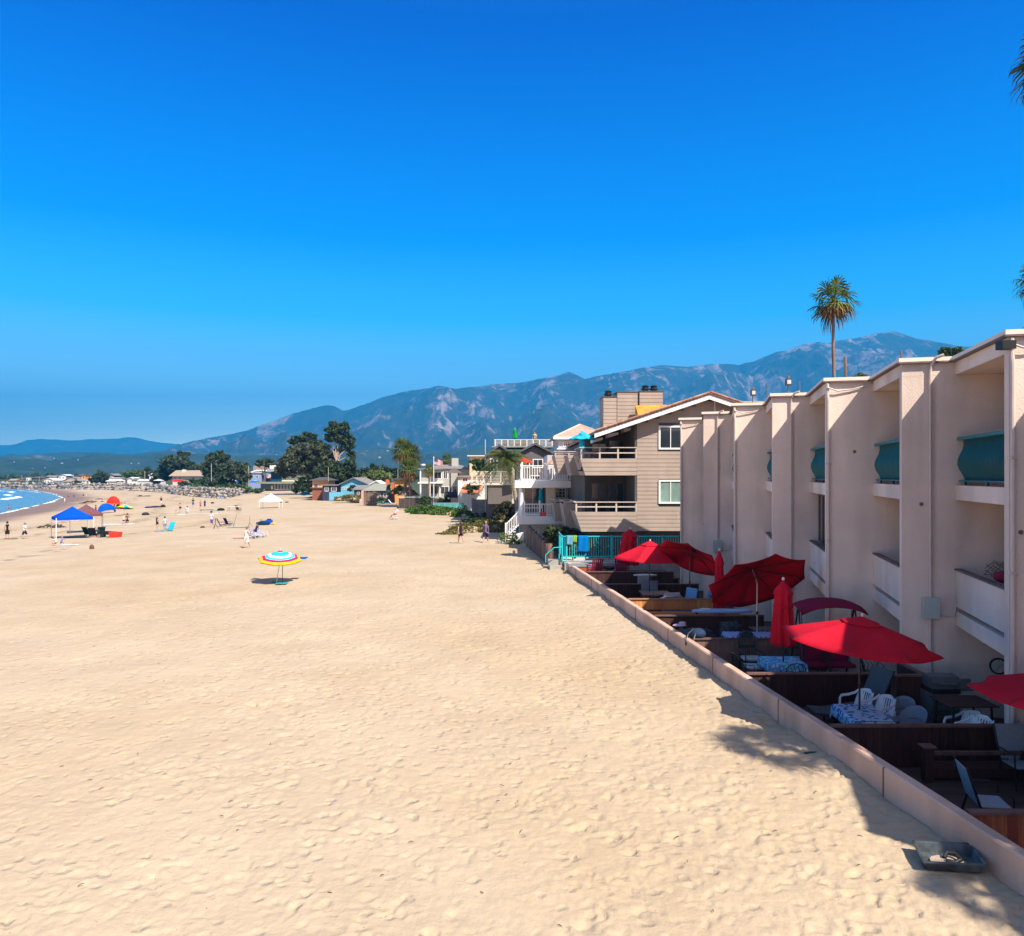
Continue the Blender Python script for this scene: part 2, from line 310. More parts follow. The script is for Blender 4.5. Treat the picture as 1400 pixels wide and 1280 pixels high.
def make_ground():
    u = np.concatenate([np.linspace(-1.25, -.75, 60)[:-1], np.linspace(-.75, .72, 660), np.linspace(.72, 1.25, 60)[1:]])
    r = np.concatenate([np.geomspace(9, 260, 1250)[:-1], np.geomspace(260, 11500, 170)]); U, Rr = np.meshgrid(u, r); X = Rr * np.sin(U); Y = Rr * np.cos(U) - 3.
    sh = X.shape; x = X.ravel(); y = Y.ravel(); z = terrain(x, y); s = shore_dist(x, y); l = land_db(x, y)
    px = 700 + F * x / np.maximum(y, 1)
    dist = np.hypot(x, y)
    beach = (sstep(3, 18, s)) * (1 - sstep(0, 5, l)) * (x < wall_x(y) - .02)
    dens = .5 + .5 * fbm(x * .18, y * .18, 3, 4); dens2 = sstep(-.25, .35, fbm(x * .1 + 7, y * .1, 3, 21))
    qx = x + .09 * vnoise(x * 3, y * 3, 61) + .05 * vnoise(x * 9, y * 9, 62); qy = y + .09 * vnoise(x * 3, y * 3, 63) + .05 * vnoise(x * 9, y * 9, 64)
    w1, r1 = worley(qx / .33, qy / .33, 3); w2, r2 = worley(qx / .18, qy / .18, 8); w3, r3 = worley(qx / .55, qy / .55, 18)
    pit = lambda w, a: np.minimum((w / a) ** 2, 1.0 + .15 * w) - 1
    am1 = sstep(-.5, .5, fbm(x * .9, y * .9, 2, 41)); am2 = sstep(-.4, .5, fbm(x * 1.7, y * 1.7, 2, 43))
    amp = 1 / (1 + (dist / 120) ** 2)
    bumps = (-.058 * np.exp(-(w1 / .24) ** 2) * (.25 + .75 * am1) * (.45 + .55 * dens2) * (r1 > .2) * (.35 + .65 * r1) + .016 * np.exp(-((w1 - .4) / .12) ** 2) * am1 * r1 + .030 * -np.exp(-(w2 / .3) ** 2) * am2 * (r2 > .3) + .03 * pit(w3, .36) * (r3 > .6) * am1 + .018 * fbm(x * .4, y * .4, 2, 9) + .014 * fbm(x * 3.2, y * 3.2, 5, 14, .6)) * amp
    z = z + bumps * beach + .06 * fbm(x * .09, y * .09, 3, 31) * beach * sstep(10, 60, dist)
    wx = wall_x(y); near = np.exp(-np.abs(x - wx) / .35) * (x < wx + .05) * (y < 43) * (y > -10)
    z = z + near * (.06 + .16 * fbm(y * 1.1, x * .3, 5, 40, .65))
    z = z + np.where(l > 5, .5 * fbm(x * .02, y * .02, 3, 77), 0) * sstep(5, 60, l)
    z = np.where((l > 300) , z + sstep(300, 3000, l) * 12, z)
    wet = 1 - sstep(4, 13, s + 4 * fbm(x * .05, y * .05, 3, 50)); wet = np.clip(wet, 0, 1)
    sw = s + 5 * fbm(x * .03, y * .03, 3, 60)
    wr = np.exp(-((sw - 21) / 1.3) ** 2) + .9 * np.exp(-((sw - 31) / 1.2) ** 2) + .6 * np.exp(-((sw - 43) / 1.0) ** 2)
    wr = wr * (dist > 55) * (dist < 330) * (px < 330)
    land = sstep(0, 6, l + 4 * fbm(x * .08, y * .08, 3, 70))
    o = grid_mesh('sand', X, Y, z.reshape(sh), sand_material(), True, dict(wet=wet, wrack=np.clip(wr, 0, 1), land=land))
    tag(o, kind='structure')
make_ground()

# sea with breaking rollers near the shore
def make_sea():
    u = np.linspace(-1.35, -.28, 420); r = np.geomspace(60, 13500, 560); U, Rr = np.meshgrid(u, r); X = Rr * np.sin(U); Y = Rr * np.cos(U)
    x = X.ravel(); y = Y.ravel(); s = -shore_dist(x, y)
    swell = .12 * np.sin(s / 9. + 2 * fbm(x * .01, y * .01, 3, 5)) * sstep(0, 40, s) * (1 - sstep(300, 900, s)) + .05 * fbm(x * .15, y * .15, 3, 6)
    foam = np.zeros_like(x); w = fbm(x * .022, y * .022, 3, 90)
    for c, wd, ln, k in ((3, 1.8, .7, .8), (13, 1.4, .35, .9), (23, 1.2, .35, .8), (38, 1.8, .6, 1), (60, 1.2, .2, .8), (86, 1.8, .3, .7)):
        brk = sstep(.0, .3, fbm(x * .018 + c, y * .018, 3, 100 + c) + ln * .42)
        foam += k * np.exp(-((s + 7 * w - c) / wd) ** 2) * brk
        swell += .35 * np.exp(-((s + 7 * w - c - .8) / (wd + .6)) ** 2) * brk * (c > 10)
    foam = np.clip(foam, 0, 1); foam = np.where(s < .8, .8, foam)
    m = bpy.data.materials.new('sea_water'); m.use_nodes = True; t = m.node_tree; N = t.nodes; L = t.links; b = N['Principled BSDF']
    tc = N.new('ShaderNodeTexCoord'); at = N.new('ShaderNodeAttribute'); at.attribute_name = 'foam'; dp = N.new('ShaderNodeAttribute'); dp.attribute_name = 'depth'
    n = N.new('ShaderNodeTexNoise'); n.inputs['Scale'].default_value = .35; n.inputs['Detail'].default_value = 6; L.new(tc.outputs['Object'], n.inputs[0])
    ad = N.new('ShaderNodeMath'); ad.operation = 'ADD'; L.new(at.outputs['Fac'], ad.inputs[0]); L.new(n.outputs[0], ad.inputs[1])
    fr = N.new('ShaderNodeMapRange'); fr.inputs[1].default_value = 1.0; fr.inputs[2].default_value = 1.25; L.new(ad.outputs[0], fr.inputs[0])
    dr = N.new('ShaderNodeValToRGB'); L.new(dp.outputs['Fac'], dr.inputs[0]); e = dr.color_ramp.elements
    e[0].color = (.11, .2, .24, 1); e[1].color = (.0, .12, .36, 1); q = e.new(.15); q.color = (.01, .17, .42, 1)
    mx = N.new('ShaderNodeMix'); mx.data_type = 'RGBA'; L.new(fr.outputs[0], mx.inputs[0]); L.new(dr.outputs[0], mx.inputs[6]); mx.inputs[7].default_value = (.8, .84, .86, 1)
    L.new(mx.outputs[2], b.inputs['Base Color']); rf = N.new('ShaderNodeMapRange'); rf.inputs[3].default_value = .18; rf.inputs[4].default_value = .9; L.new(fr.outputs[0], rf.inputs[0]); L.new(rf.outputs[0], b.inputs['Roughness'])
    b.inputs['Specular IOR Level'].default_value = .3
    n2 = N.new('ShaderNodeTexNoise'); n2.inputs['Scale'].default_value = 1.2; n2.inputs['Detail'].default_value = 5; mp = N.new('ShaderNodeMapping'); mp.inputs['Scale'].default_value = (.5, 1, 1); L.new(tc.outputs['Object'], mp.inputs[0]); L.new(mp.outputs[0], n2.inputs[0])
    bp = N.new('ShaderNodeBump'); bp.inputs['Strength'].default_value = .6; bp.inputs['Distance'].default_value = .3; L.new(n2.outputs[0], bp.inputs['Height']); L.new(bp.outputs[0], b.inputs['Normal'])
    o = grid_mesh('sea', X, Y, (SEA + swell).reshape(X.shape), m, True, dict(foam=foam, depth=np.clip(s / 250, 0, 1))); tag(o, kind='structure')
make_sea()

# ------------------------------------------------------------------ mountains (real relief, kilometres away)
def rock_mat(name, green, rock, amount):
    m = bpy.data.materials.new(name); m.use_nodes = True; t = m.node_tree; N = t.nodes; L = t.links; b = N['Principled BSDF']; b.inputs['Roughness'].default_value = 1; b.inputs['Specular IOR Level'].default_value = .05
    tc = N.new('ShaderNodeTexCoord'); n = N.new('ShaderNodeTexNoise'); n.inputs['Scale'].default_value = .009; n.inputs['Detail'].default_value = 10; n.inputs['Roughness'].default_value = .68; L.new(tc.outputs['Object'], n.inputs[0])
    at = N.new('ShaderNodeAttribute'); at.attribute_name = 'rock'; ad = N.new('ShaderNodeMath'); ad.operation = 'MULTIPLY_ADD'; L.new(at.outputs['Fac'], ad.inputs[0]); ad.inputs[1].default_value = amount; L.new(n.outputs[0], ad.inputs[2])
    r = N.new('ShaderNodeValToRGB'); L.new(ad.outputs[0], r.inputs[0]); e = r.color_ramp.elements
    e[0].position = .45; e[0].color = (*green, 1); e[1].position = .85; e[1].color = (*rock, 1); q = e.new(.64); q.color = (green[0] * 1.6, green[1] * 1.35, green[2] * 1.3, 1)
    L.new(r.outputs[0], b.inputs['Base Color']); bp = N.new('ShaderNodeBump'); bp.inputs['Strength'].default_value = .7; bp.inputs['Distance'].default_value = 60; L.new(n.outputs[0], bp.inputs['Height']); L.new(bp.outputs[0], b.inputs['Normal'])
    return m
def range_mesh(name, ridge, d0, d1, seed, m, px0, px1, npx, nr, amp, z0=0, power=1.25, feat=900.):
    ridge = np.array(ridge, float); px = np.linspace(px0, px1, npx); tt = np.linspace(0, 1.35, nr); PX, T = np.meshgrid(px, tt)
    D1 = d1 * (1 + .05 * fbm(PX * .006, PX * 0, 3, seed)); Dd = d0 + (D1 - d0) * T; X = (PX - 700) / F * Dd
    hr = (HY - np.interp(PX, ridge[:, 0], ridge[:, 1])) / F * D1 + CZ
    small = fbm(PX * .05, PX * 0, 4, seed + 3) * d1 * .0012; hr = hr + small
    rd = ridged(X / feat, Dd / feat * .7, 6, seed + 10, .52); env = np.clip(T, 0, 1) * np.clip((1 - T), 0, 1) * 4
    prof = np.where(T <= 1, np.clip(T, 0, 1) ** power, 1 - (T - 1) * 1.2)
    Z = z0 + (hr - z0) * prof + (rd - .25) * amp * env ** .7
    lim = z0 + (hr - CZ) * Dd / D1 - 15 * (1 - T); Z = np.where((T < 1) & (T > .15), np.minimum(Z, lim + CZ), Z)
    gx = np.gradient(Z, axis=1) / np.gradient(X, axis=1); sl = np.clip(np.abs(gx) - .25, 0, 1)
    rockm = (np.clip(ridged(X / (feat * .11), Dd / (feat * .8), 5, seed + 40, .65) - .42, 0, 1) * 1.9 * sstep(-.25, .35, fbm(X / 1500, Dd / 1500, 3, seed + 60)) + .22 * sstep(-.1, .5, fbm(X / 260, Dd / 500, 5, seed + 70, .65))) * sstep(.25, .5, T) + sl * .35 + .25 * sstep(.85, 1, T) * (fbm(X / 500, Dd / 500, 3, seed + 5) > 0)
    o = grid_mesh(name, X, Dd, Z, m, True, dict(rock=np.clip(rockm, 0, 1))); tag(o, kind='structure'); return o
MAIN = [(-900, 600), (-500, 604), (0, 625), (150, 628), (215, 622), (230, 612), (260, 604), (300, 596), (340, 588), (370, 577), (400, 565), (430, 557), (445, 554), (458, 555), (470, 562), (500, 552), (530, 541), (545, 537), (575, 532), (600, 527), (622, 531), (640, 530), (665, 526), (690, 525), (720, 522), (745, 516), (762, 513), (778, 509), (790, 513), (800, 518), (825, 512), (850, 508), (880, 503), (905, 499), (925, 501), (950, 501), (980, 497), (1010, 499), (1030, 494), (1045, 487), (1060, 481), (1080, 477), (1100, 470), (1118, 468), (1130, 469), (1150, 464), (1175, 461), (1200, 455), (1220, 453), (1235, 456), (1255, 463), (1280, 467), (1310, 473), (1340, 474), (1360, 466), (1380, 457), (1400, 447), (1450, 430), (1550, 425), (1700, 440), (2000, 470)]
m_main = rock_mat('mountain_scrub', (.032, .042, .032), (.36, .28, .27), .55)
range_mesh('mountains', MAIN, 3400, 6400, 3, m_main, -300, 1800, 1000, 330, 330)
FAR = [(-1500, 590), (-600, 596), (-300, 603), (-100, 605), (0, 608), (15, 608), (25, 606), (35, 602), (55, 599), (75, 600), (95, 602), (115, 601), (140, 600), (160, 600), (175, 598), (190, 599), (205, 603), (225, 605), (240, 607), (300, 612), (500, 615)]
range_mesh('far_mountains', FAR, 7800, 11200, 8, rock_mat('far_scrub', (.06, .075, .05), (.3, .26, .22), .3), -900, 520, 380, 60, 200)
FOOT = [(-900, 622), (0, 624), (60, 620), (120, 618), (180, 622), (230, 616), (300, 618), (380, 622), (450, 616), (520, 612), (580, 618), (650, 611), (720, 608), (800, 606), (900, 604), (1100, 600), (1400, 590), (1800, 590)]
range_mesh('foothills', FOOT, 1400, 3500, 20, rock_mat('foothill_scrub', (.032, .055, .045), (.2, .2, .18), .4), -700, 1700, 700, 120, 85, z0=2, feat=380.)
# ------------------------------------------------------------------ the hotel: a saw-tooth row of units, party walls facing the camera
UF = -.33                                   # patio floor level
CR = [(10.15, 2.0), (9.93, 5.8), (9.72, 9.7), (9.51, 14.7), (9.29, 18.3), (9.0, 22.0), (8.88, 26.2), (8.6, 29.8), (8.45, 33.9), (8.21, 37.5)]
CR = [Vector((a, b, 0)) for a, b in CR]
UD = Vector((280, 1050, 0)).normalized(); WD = Vector((UD.y, -UD.x, 0))
ZR = 8.0
m_stucco = mat('pink_stucco', (.83, .675, .57), .9, var=.06, scale=1.2, bump=.5, bscale=30, stain=.22)
m_trim = mat('roof_edge_cream', (.80, .70, .58), .7, var=.05, scale=2, bump=.1)
m_dkrail = mat('dark_cap', (.16, .11, .10), .7, var=.2)
m_teal = mat('teal_paint', (.005, .14, .17), .45, var=.15, scale=3, bump=.05)
m_pipe = mat('painted_pipe', (.62, .52, .46), .5, var=.06, bump=.05)
m_dark = mat('dark_interior', (.035, .03, .03), .6, var=.3, scale=2)
m_glass = glass()
m_gravel = mat('roof_gravel', (.35, .32, .28), .95, var=.2, scale=8, bump=.4, bscale=30)
hotel = thing('apartment_building', 'pink stucco beachfront building of saw-tooth bays with teal bowed balcony railings', 'building', (9.5, 14.7, 0))
O = Vector((9.5, 14.7, 0))
def seg(i):
    C = CR[i]; N = CR[i + 1] if i + 1 < len(CR) else CR[i] + (CR[-1] - CR[-2]) + Vector((0, .2, 0))
    L = (N - C).dot(UD); return C, L, (C - N).dot(WD)
def quadprism(mb, C, a0, a1, b0, b1, z0, z1):      # a along the facade, b inward
    P = [C - O + UD * a + WD * b for a, b in ((a0, b0), (a0, b1), (a1, b1), (a1, b0))]
    mb.prism([(p.x, p.y) for p in P], z0, z1)
def hloc(C, a, b, z): p = C - O + UD * a + WD * b; p.z = z; return p
outline = []
for i in range(len(CR)):
    C, L, b = seg(i); outline += [C - O - WD * .0, C - O + UD * L]
def offs(ob, oa):
    pts = []
    for i in range(len(CR)):
        C, L, b = seg(i); pts += [C - O - WD * ob - UD * oa, C - O - WD * ob + UD * (L - oa)]
    far = pts[-1] + WD * 13 ; near = pts[0] + WD * 13
    return [(p.x, p.y) for p in ([near] + pts + [far])]
def polyfix(p): return p[::-1] if sum(a[0] * b[1] - b[0] * a[1] for a, b in zip(p, p[1:] + p[:1])) < 0 else p
mb = MB(); mb.prism(polyfix(offs(0, 0)), 7.64, 7.93); mb.build('eave_band', m_stucco, hotel)
mb = MB(); mb.prism(polyfix(offs(.10, .10)), 7.93, 7.97); mb.build('roof_edge', m_dkrail, hotel)
mb = MB(); mb.prism(polyfix(offs(.08, .08)), 7.97, 8.065); mb.build('roof', [m_trim], hotel)
mb = MB(); mb.prism(polyfix(offs(-.35, -.35)), 8.07, 8.1); mb.build('roof_gravel', m_gravel, hotel)
for i in range(len(CR)):
    C, L, b = seg(i); W0 = 9.0
    mb = MB(); quadprism(mb, C, 0, .24, 0, W0, UF - .5, 7.637); mb.build('party_wall', m_stucco, hotel)
    # recess back walls with sliding doors
    bw = 2.0
    mb = MB(); quadprism(mb, C, .243, L - .003, bw, bw + .2, UF - .5, 7.637); mb.build('back_wall', m_stucco, hotel)
    for z0, z1 in ((UF + .02, 1.7), (2.16, 4.3), (5.08, 7.2)):
        d = MB(); quadprism(d, C, .7, L - .6, bw - .03, bw - .001, z0, z1); fr = d.build('sliding_door', m_trim, hotel)
        d = MB(); mid = (.7 + L - .6) / 2
        quadprism(d, C, .78, mid - .03, bw - .045, bw - .031, z0 + .08, z1 - .08); quadprism(d, C, mid + .03, L - .68, bw - .045, bw - .031, z0 + .08, z1 - .08); d.build('pane', m_glass, fr)
    # upper balcony: slab and bowed railing
    mb = MB(); quadprism(mb, C, .243, L - .003, 0.0, bw - .003, 4.71, 5.05); mb.build('balcony_slab', m_stucco, hotel)
    mb = MB()
    prof = [(.02, 5.14), (.02, 5.22), (-.02, 5.30), (-.09, 5.42), (-.13, 5.54), (-.12, 5.66), (-.07, 5.78), (-.02, 5.88), (.0, 5.98), (.0, 6.1)]
    n = int((L - .4) / .075)
    for k in range(n + 1):
        a = .28 + (L - .34) * k / n
        mb.tube([hloc(C, a, pb + .165, pz) for pb, pz in prof], .011, 4, cap=False)
    for a in (.28, .3 + (L - .4) / 2, L - .1): mb.bar(hloc(C, a, .19, 5.05), hloc(C, a, .19, 5.2), .04)
    quadprism(mb, C, .25, L - .04, .06, .12, 5.14, 5.17); rl = mb.build('balcony_railing', m_teal, hotel)
    mb = MB(); quadprism(mb, C, .25, L - .04, .02, .15, 6.1, 6.17); mb.build('top_rail', mat('teal_rail_top', (.005, .17, .20), .4), rl)
    # the solid bowed panel behind the bars (painted sheet)
    mb = MB(); V = []; 
    for pb, pz in prof:
        for a in (.26, L - .05): V.append(tuple(hloc(C, a, pb + .19, pz)))
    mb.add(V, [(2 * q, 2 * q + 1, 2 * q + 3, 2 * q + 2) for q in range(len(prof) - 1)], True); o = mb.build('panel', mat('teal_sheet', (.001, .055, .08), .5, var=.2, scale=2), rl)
    so = o.modifiers.new('thick', 'SOLIDIFY'); so.thickness = .008
    # lower balcony: solid parapet over a slot and slab
    mb = MB(); quadprism(mb, C, .243, L - .003, 0.0, bw - .003, 1.78, 2.11); mb.build('balcony_slab', m_stucco, hotel)
    mb = MB(); quadprism(mb, C, .243, L - .003, 0.0, .11, 2.22, 3.06); q = mb.build('parapet', m_stucco, hotel)
    mb = MB(); quadprism(mb, C, .243, L - .003, -.02, .14, 3.06, 3.10); mb.build('cap', m_dkrail, q)
    if i == 5:
        mb = MB(); quadprism(mb, C, .25, L - .01, .3, .34, 3.1, 4.7); gw = mb.build('glazed_screen', m_glass, hotel); mb = MB()
        for k in range(5): a = .26 + (L - .34) * k / 4; quadprism(mb, C, a, a + .05, .27, .299, 3.1, 4.7)
        quadprism(mb, C, .25, L - .01, .262, .268, 4.6, 4.7); mb.build('screen_frame', m_dkrail, gw)
    # service pipes on the wall face that looks at the camera
    if i % 2 == 1:
        mb = MB(); mb.tube([hloc(C, -.05, .03, 7.9), hloc(C, -.05, .03, 7.6), hloc(C, -.05, .05, 7.4), hloc(C, -.05, .05, -.4)], .045, 8)
        mb.tube([hloc(C, -.12, .02, 7.78), hloc(C, -.07, .3, 7.68), hloc(C, -.05, .7, 7.72), hloc(C, -.05, 1.3, 7.88)], .022, 6)
        for z in (1.2, 3.4, 5.6): mb.bx(*[v for v in (hloc(C, -.05, .05, z).x - .07, hloc(C, -.05, .05, z).x + .07, hloc(C, -.05, .05, z).y - .06, hloc(C, -.05, .05, z).y + .06)], z, z + .04)
        mb.build('downpipe', m_pipe, hotel)
    else:
        mb = MB(); mb.tube([hloc(C, -.2, .85, 8.09), hloc(C, -.14, .7, 8.04), hloc(C, -.06, .62, 7.88), hloc(C, -.05, .6, 7.7), hloc(C, -.05, .6, -.4)], .035, 8)
        mb.tube([hloc(C, -.04, .66, 7.5), hloc(C, -.04, .66, -.4)], .018, 6)
        mb.build('conduit', m_pipe, hotel)
    if i in (4, 8):
        p = hloc(C, 0, .6, 0); mb = MB(); quadprism(mb, C, -.2, -.08, .42, .78, 1.92, 2.42); e = mb.build('meter_box', mat('meter_box_grey', (.42, .47, .42), .6, var=.08), hotel, bevel=.01)
        mb = MB(); mb.tube([hloc(C, -.06, .76, 2.0), hloc(C, -.06, 1.1, 2.0), hloc(C, -.06, 1.15, 2.25)], .02, 6); mb.build('branch_pipe', m_pipe, hotel)
    if i == 3:
        mb = MB(); mb.bx(0, .26, -.12, .1, 0, .16); mb.T = Matrix(); q = mb.build('floodlight', mat('black_metal', (.02, .02, .02), .4), hotel, hloc(C, -.15, -.22, 7.68))
# vents and spot holes on the stucco
mb = MB()
for i, bb, z in ((5, .75, 5.95), (4, .42, 4.6), (3, .2, 4.2)):
    p = hloc(CR[i], -.004, bb, z); mb.tube([p, p - UD * .012], .045, 10)
mb.build('wall_vent', m_dkrail, hotel)

# things on the roof
def roof_light(px, py, d, label):
    t = thing('roof_light', label, 'lamp', D(px, py, d)); t.location.z = 8.1; h = D(px, py, d).z - 8.1
    MB().tube([(0, 0, 0), (0, 0, h + .1)], .02, 6).build('pole', m_dkrail, t)
    b = MB().bx(-.11, .11, -.14, -.02, h - .02, h + .25).build('lamp_housing', paint((60, 60, 65)), t)
    MB().bx(-.07, .08, -.15, -.141, h + .04, h + .2).build('lens', paint((200, 200, 200)), b); MB().bx(-.04, .04, -.12, -.04, h + .25, h + .36).build('top_cap', m_dkrail, b); return t
roof_light(1029, 541, 34, 'small floodlight box on the roof of the pink building, the farther one')
roof_light(1077, 527, 30, 'small floodlight box on the roof of the pink building, the nearer of two')
for px, y1, d, lab in ((1049, 523, 34, 'taller thin mast on the pink roof between the two floodlight boxes'), (1093, 521, 30, 'thin mast on the pink roof right of the nearer floodlight box'), (977, 548, 38, 'short thin mast on the far end of the pink roof against the condo gable'), (1232, 479, 20, 'short vent pipe standing on the near pink roof against the mountain peak')):
    p = D(px, y1, d); t = tag(MB().tube([(0, 0, 8.1 - p.z), (0, 0, 0)], .025, 6).build('roof_mast', m_dkrail, None, p), lab, 'mast')

# wall clock under the nearest balcony
C4 = CR[4]; pc = C4 + WD * 2.02 + UD * -.02; pc = Vector((pc.x - .0, pc.y - .0, .88))
t = thing('wall_clock', 'round white wall clock with a dark rim hung under the nearest balcony', 'clock', pc, math.atan2(WD.y, WD.x))
MB().lathe([(.0, 0), (.17, 0), (.19, .02), (.19, .05), (.165, .055), (.0, .055)], n=28).build('rim', mat('black_metal', (.02, .02, .02), .4), t).rotation_euler = (R(90), 0, 0)
f = MB().lathe([(0, .056), (.155, .056), (.155, .06), (0, .06)], n=28).build('face', paint((225, 225, 220)), t); f.rotation_euler = (R(90), 0, 0)
mb = MB()
for k in range(12):
    a = k * math.pi / 6; mb.bar((math.sin(a) * .125, -.064, math.cos(a) * .125), (math.sin(a) * .145, -.064, math.cos(a) * .145), .01, .004)
mb.bar((0, -.066, 0), (.07, -.066, .05), .012, .004); mb.bar((0, -.068, 0), (-.05, -.068, -.1), .008, .004); mb.build('hands', mat('black_metal', (.02, .02, .02), .4), t)

# ------------------------------------------------------------------ sea wall
def make_wall():
    m = mat('seawall_render', (.64, .42, .31), .85, var=.07, scale=1.5, bump=.5, bscale=25, stain=.26)
    ys = np.arange(-6, 42.3, .3); mb = MB(); V = []
    for k, y in enumerate(ys):
        x = wall_x(y); j = .012 * vnoise(np.array([y * 1.7]), np.array([3.]), 5)[0]; zt = .50 + .008 * vnoise(np.array([y * .6]), np.array([9.]), 6)[0]
        V += [(x + j, y, -.8), (x + j * .5, y, zt - .03), (x + .025 + j, y, zt), (x + .18, y, zt), (x + .2, y, zt - .03), (x + .2, y, -.8)]
    n = len(ys); fs = []
    for k in range(n - 1):
        a = 6 * k
        for q in range(5): fs.append((a + q, a + 6 + q, a + 7 + q, a + 1 + q))
    fs += [tuple(range(6)), tuple(range(6 * (n - 1), 6 * n))[::-1]]
    mb.smooth = True; mb.add(V, fs, True)
    w = mb.build('seawall', m, angle=30)
    jm = MB()
    for y in np.arange(1.2, 42, 3.8): jm.bx(wall_x(y) - .014, wall_x(y) + .01, y, y + .008, -.3, .488); jm.bx(wall_x(y) + .0, wall_x(y) + .2, y, y + .007, .488, .502)
    jm.build('joints', mat('joint_dark', (.16, .10, .08), .9), w); tag(w, 'long low pink rendered wall between the sand and the patios', 'wall')  # dark brown strips mark the joints of the wall
make_wall()

# ------------------------------------------------------------------ patio decks and dividers
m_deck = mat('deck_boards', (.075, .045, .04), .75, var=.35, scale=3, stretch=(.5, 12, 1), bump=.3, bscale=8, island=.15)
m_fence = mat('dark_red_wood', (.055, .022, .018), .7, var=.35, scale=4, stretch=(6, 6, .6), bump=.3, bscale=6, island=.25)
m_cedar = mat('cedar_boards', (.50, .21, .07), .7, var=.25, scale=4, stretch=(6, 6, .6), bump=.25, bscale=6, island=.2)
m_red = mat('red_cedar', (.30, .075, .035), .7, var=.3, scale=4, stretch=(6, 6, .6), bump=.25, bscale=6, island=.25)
DV = [3.3, 7.1, 10.93, 14.7, 18.56, 22.5, 26.2, 29.7, 33.7, 38.0, 41.8]
def wx_in(y): return wall_x(y) + .203
mb = MB(); y = -3.
while y < 41.9:
    x0 = wx_in(y) + .01; x1 = 11.6; mb.bx(x0, x1, y, y + .136, UF - .05, UF); y += .14
t = tag(mb.build('patio_deck', m_deck), kind='structure')
def divider(d, x1, mtl, top=.5, label='', capm=None, x0=None, floor=UF, boards=.14):
    x0 = wx_in(d) + .02 if x0 is None else x0
    f = thing('patio_divider', label, 'fence', (x0, d, 0), math.atan(-.057) * 0, None)
    L = x1 - x0; mb = MB(); k = 0; a = 0.
    while a < L - .02:
        w = min(boards, L - a); mb.bx(a, a + w - .006, 0, .03, floor + .03, top - .03); a += boards
    mb.build('boards', mtl, f)
    MB().bx(-.0, L, -.05, .085, top - .03, top + .01).build('cap_rail', capm or mtl, f)
    mb = MB(); q = 0.
    while q < L + .01: mb.bx(q, q + .09, .032, .10, floor, top - .031); q += max(1.1, L / 3 - .03)
    mb.build('posts', mtl, f); return f
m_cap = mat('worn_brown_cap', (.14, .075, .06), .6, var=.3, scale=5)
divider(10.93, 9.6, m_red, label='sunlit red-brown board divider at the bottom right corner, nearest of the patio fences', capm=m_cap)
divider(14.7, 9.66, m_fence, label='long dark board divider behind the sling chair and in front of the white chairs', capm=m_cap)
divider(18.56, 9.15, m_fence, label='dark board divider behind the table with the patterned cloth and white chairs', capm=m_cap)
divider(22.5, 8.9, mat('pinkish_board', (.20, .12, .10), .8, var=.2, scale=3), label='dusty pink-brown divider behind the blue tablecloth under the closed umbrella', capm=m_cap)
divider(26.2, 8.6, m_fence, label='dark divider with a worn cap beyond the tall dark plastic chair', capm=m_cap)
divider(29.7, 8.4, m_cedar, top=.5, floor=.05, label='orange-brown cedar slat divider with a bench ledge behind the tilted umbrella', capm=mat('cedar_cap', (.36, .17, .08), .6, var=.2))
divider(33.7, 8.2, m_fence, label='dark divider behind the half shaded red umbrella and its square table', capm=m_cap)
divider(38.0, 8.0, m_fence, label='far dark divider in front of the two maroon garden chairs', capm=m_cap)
# cedar ledge and lit ends of other dividers
t = tag(MB().bx(0, 4.1, -.42, 0, 0, .06).bx(0, 4.1, -.40, -.36, -.22, 0).build('bench_ledge', m_cedar, None, (wx_in(29.6) + .05, 29.55, -.02), bevel=.005), 'cedar bench ledge running along the front of the orange-brown divider', 'bench')
mb = MB()
for y0, y1 in ((10.0, 14.6), (14.9, 18.4), (18.7, 22.3), (22.7, 26.0), (26.4, 29.4), (30, 33.5), (34, 37.8)):
    a0, a1 = wx_in(y0) + .02, wx_in(y1) + .02; mb.hexa([(a0, y0, UF), (a0 + .2, y0, UF), (a1 + .2, y1, UF), (a1, y1, UF), (a0, y0, .27), (a0 + .2, y0, .27), (a1 + .2, y1, .27), (a1, y1, .27)])
tag(mb.build('planter_curb', m_fence), 'low dark timber curb along the inside of the sea wall', 'curb')
# solid dark enclosure beside the building with a sloped return
t = thing('corner_enclosure', 'black-brown boarded enclosure beside the reclining lounger, taller than the dividers', 'fence', (8.62, 17.2, 0))
MB().bx(0, .68, 0, .04, UF, .78).build('front_panel', m_fence, t); MB().bx(-.03, .72, -.04, .08, .78, .82).build('cap_rail', m_cap, t)
mb = MB(); mb.bx(.62, .66, .05, 1.25, UF, .78); mb.build('side_panel', m_fence, t); MB().bx(.58, .70, .082, 1.25, .785, .825).build('cap_rail', m_cap, t)
# bench rail at the foot of the second divider
t = thing('bench_rail', 'dark timber post and rail bench in front of the long dark divider', 'bench', (D(1268, 0, 14.1).x, 14.1, 0))
MB().bx(-.08, .08, -.08, .08, UF, .30).build('post', m_fence, t); MB().prism([(-.12, -.12), (.12, -.12), (.12, .12), (-.12, .12)], .30, .33).build('post_cap', m_cap, t)
MB().bx(.08, 1.7, -.04, .04, .16, .22).build('rail', m_cap, t); MB().bx(.08, 1.7, 0, .4, UF + .05, -.1).build('seat_box', m_fence, t)
MB().bx(1.7, 1.8, -.05, .05, UF, .22).build('post', m_fence, t)
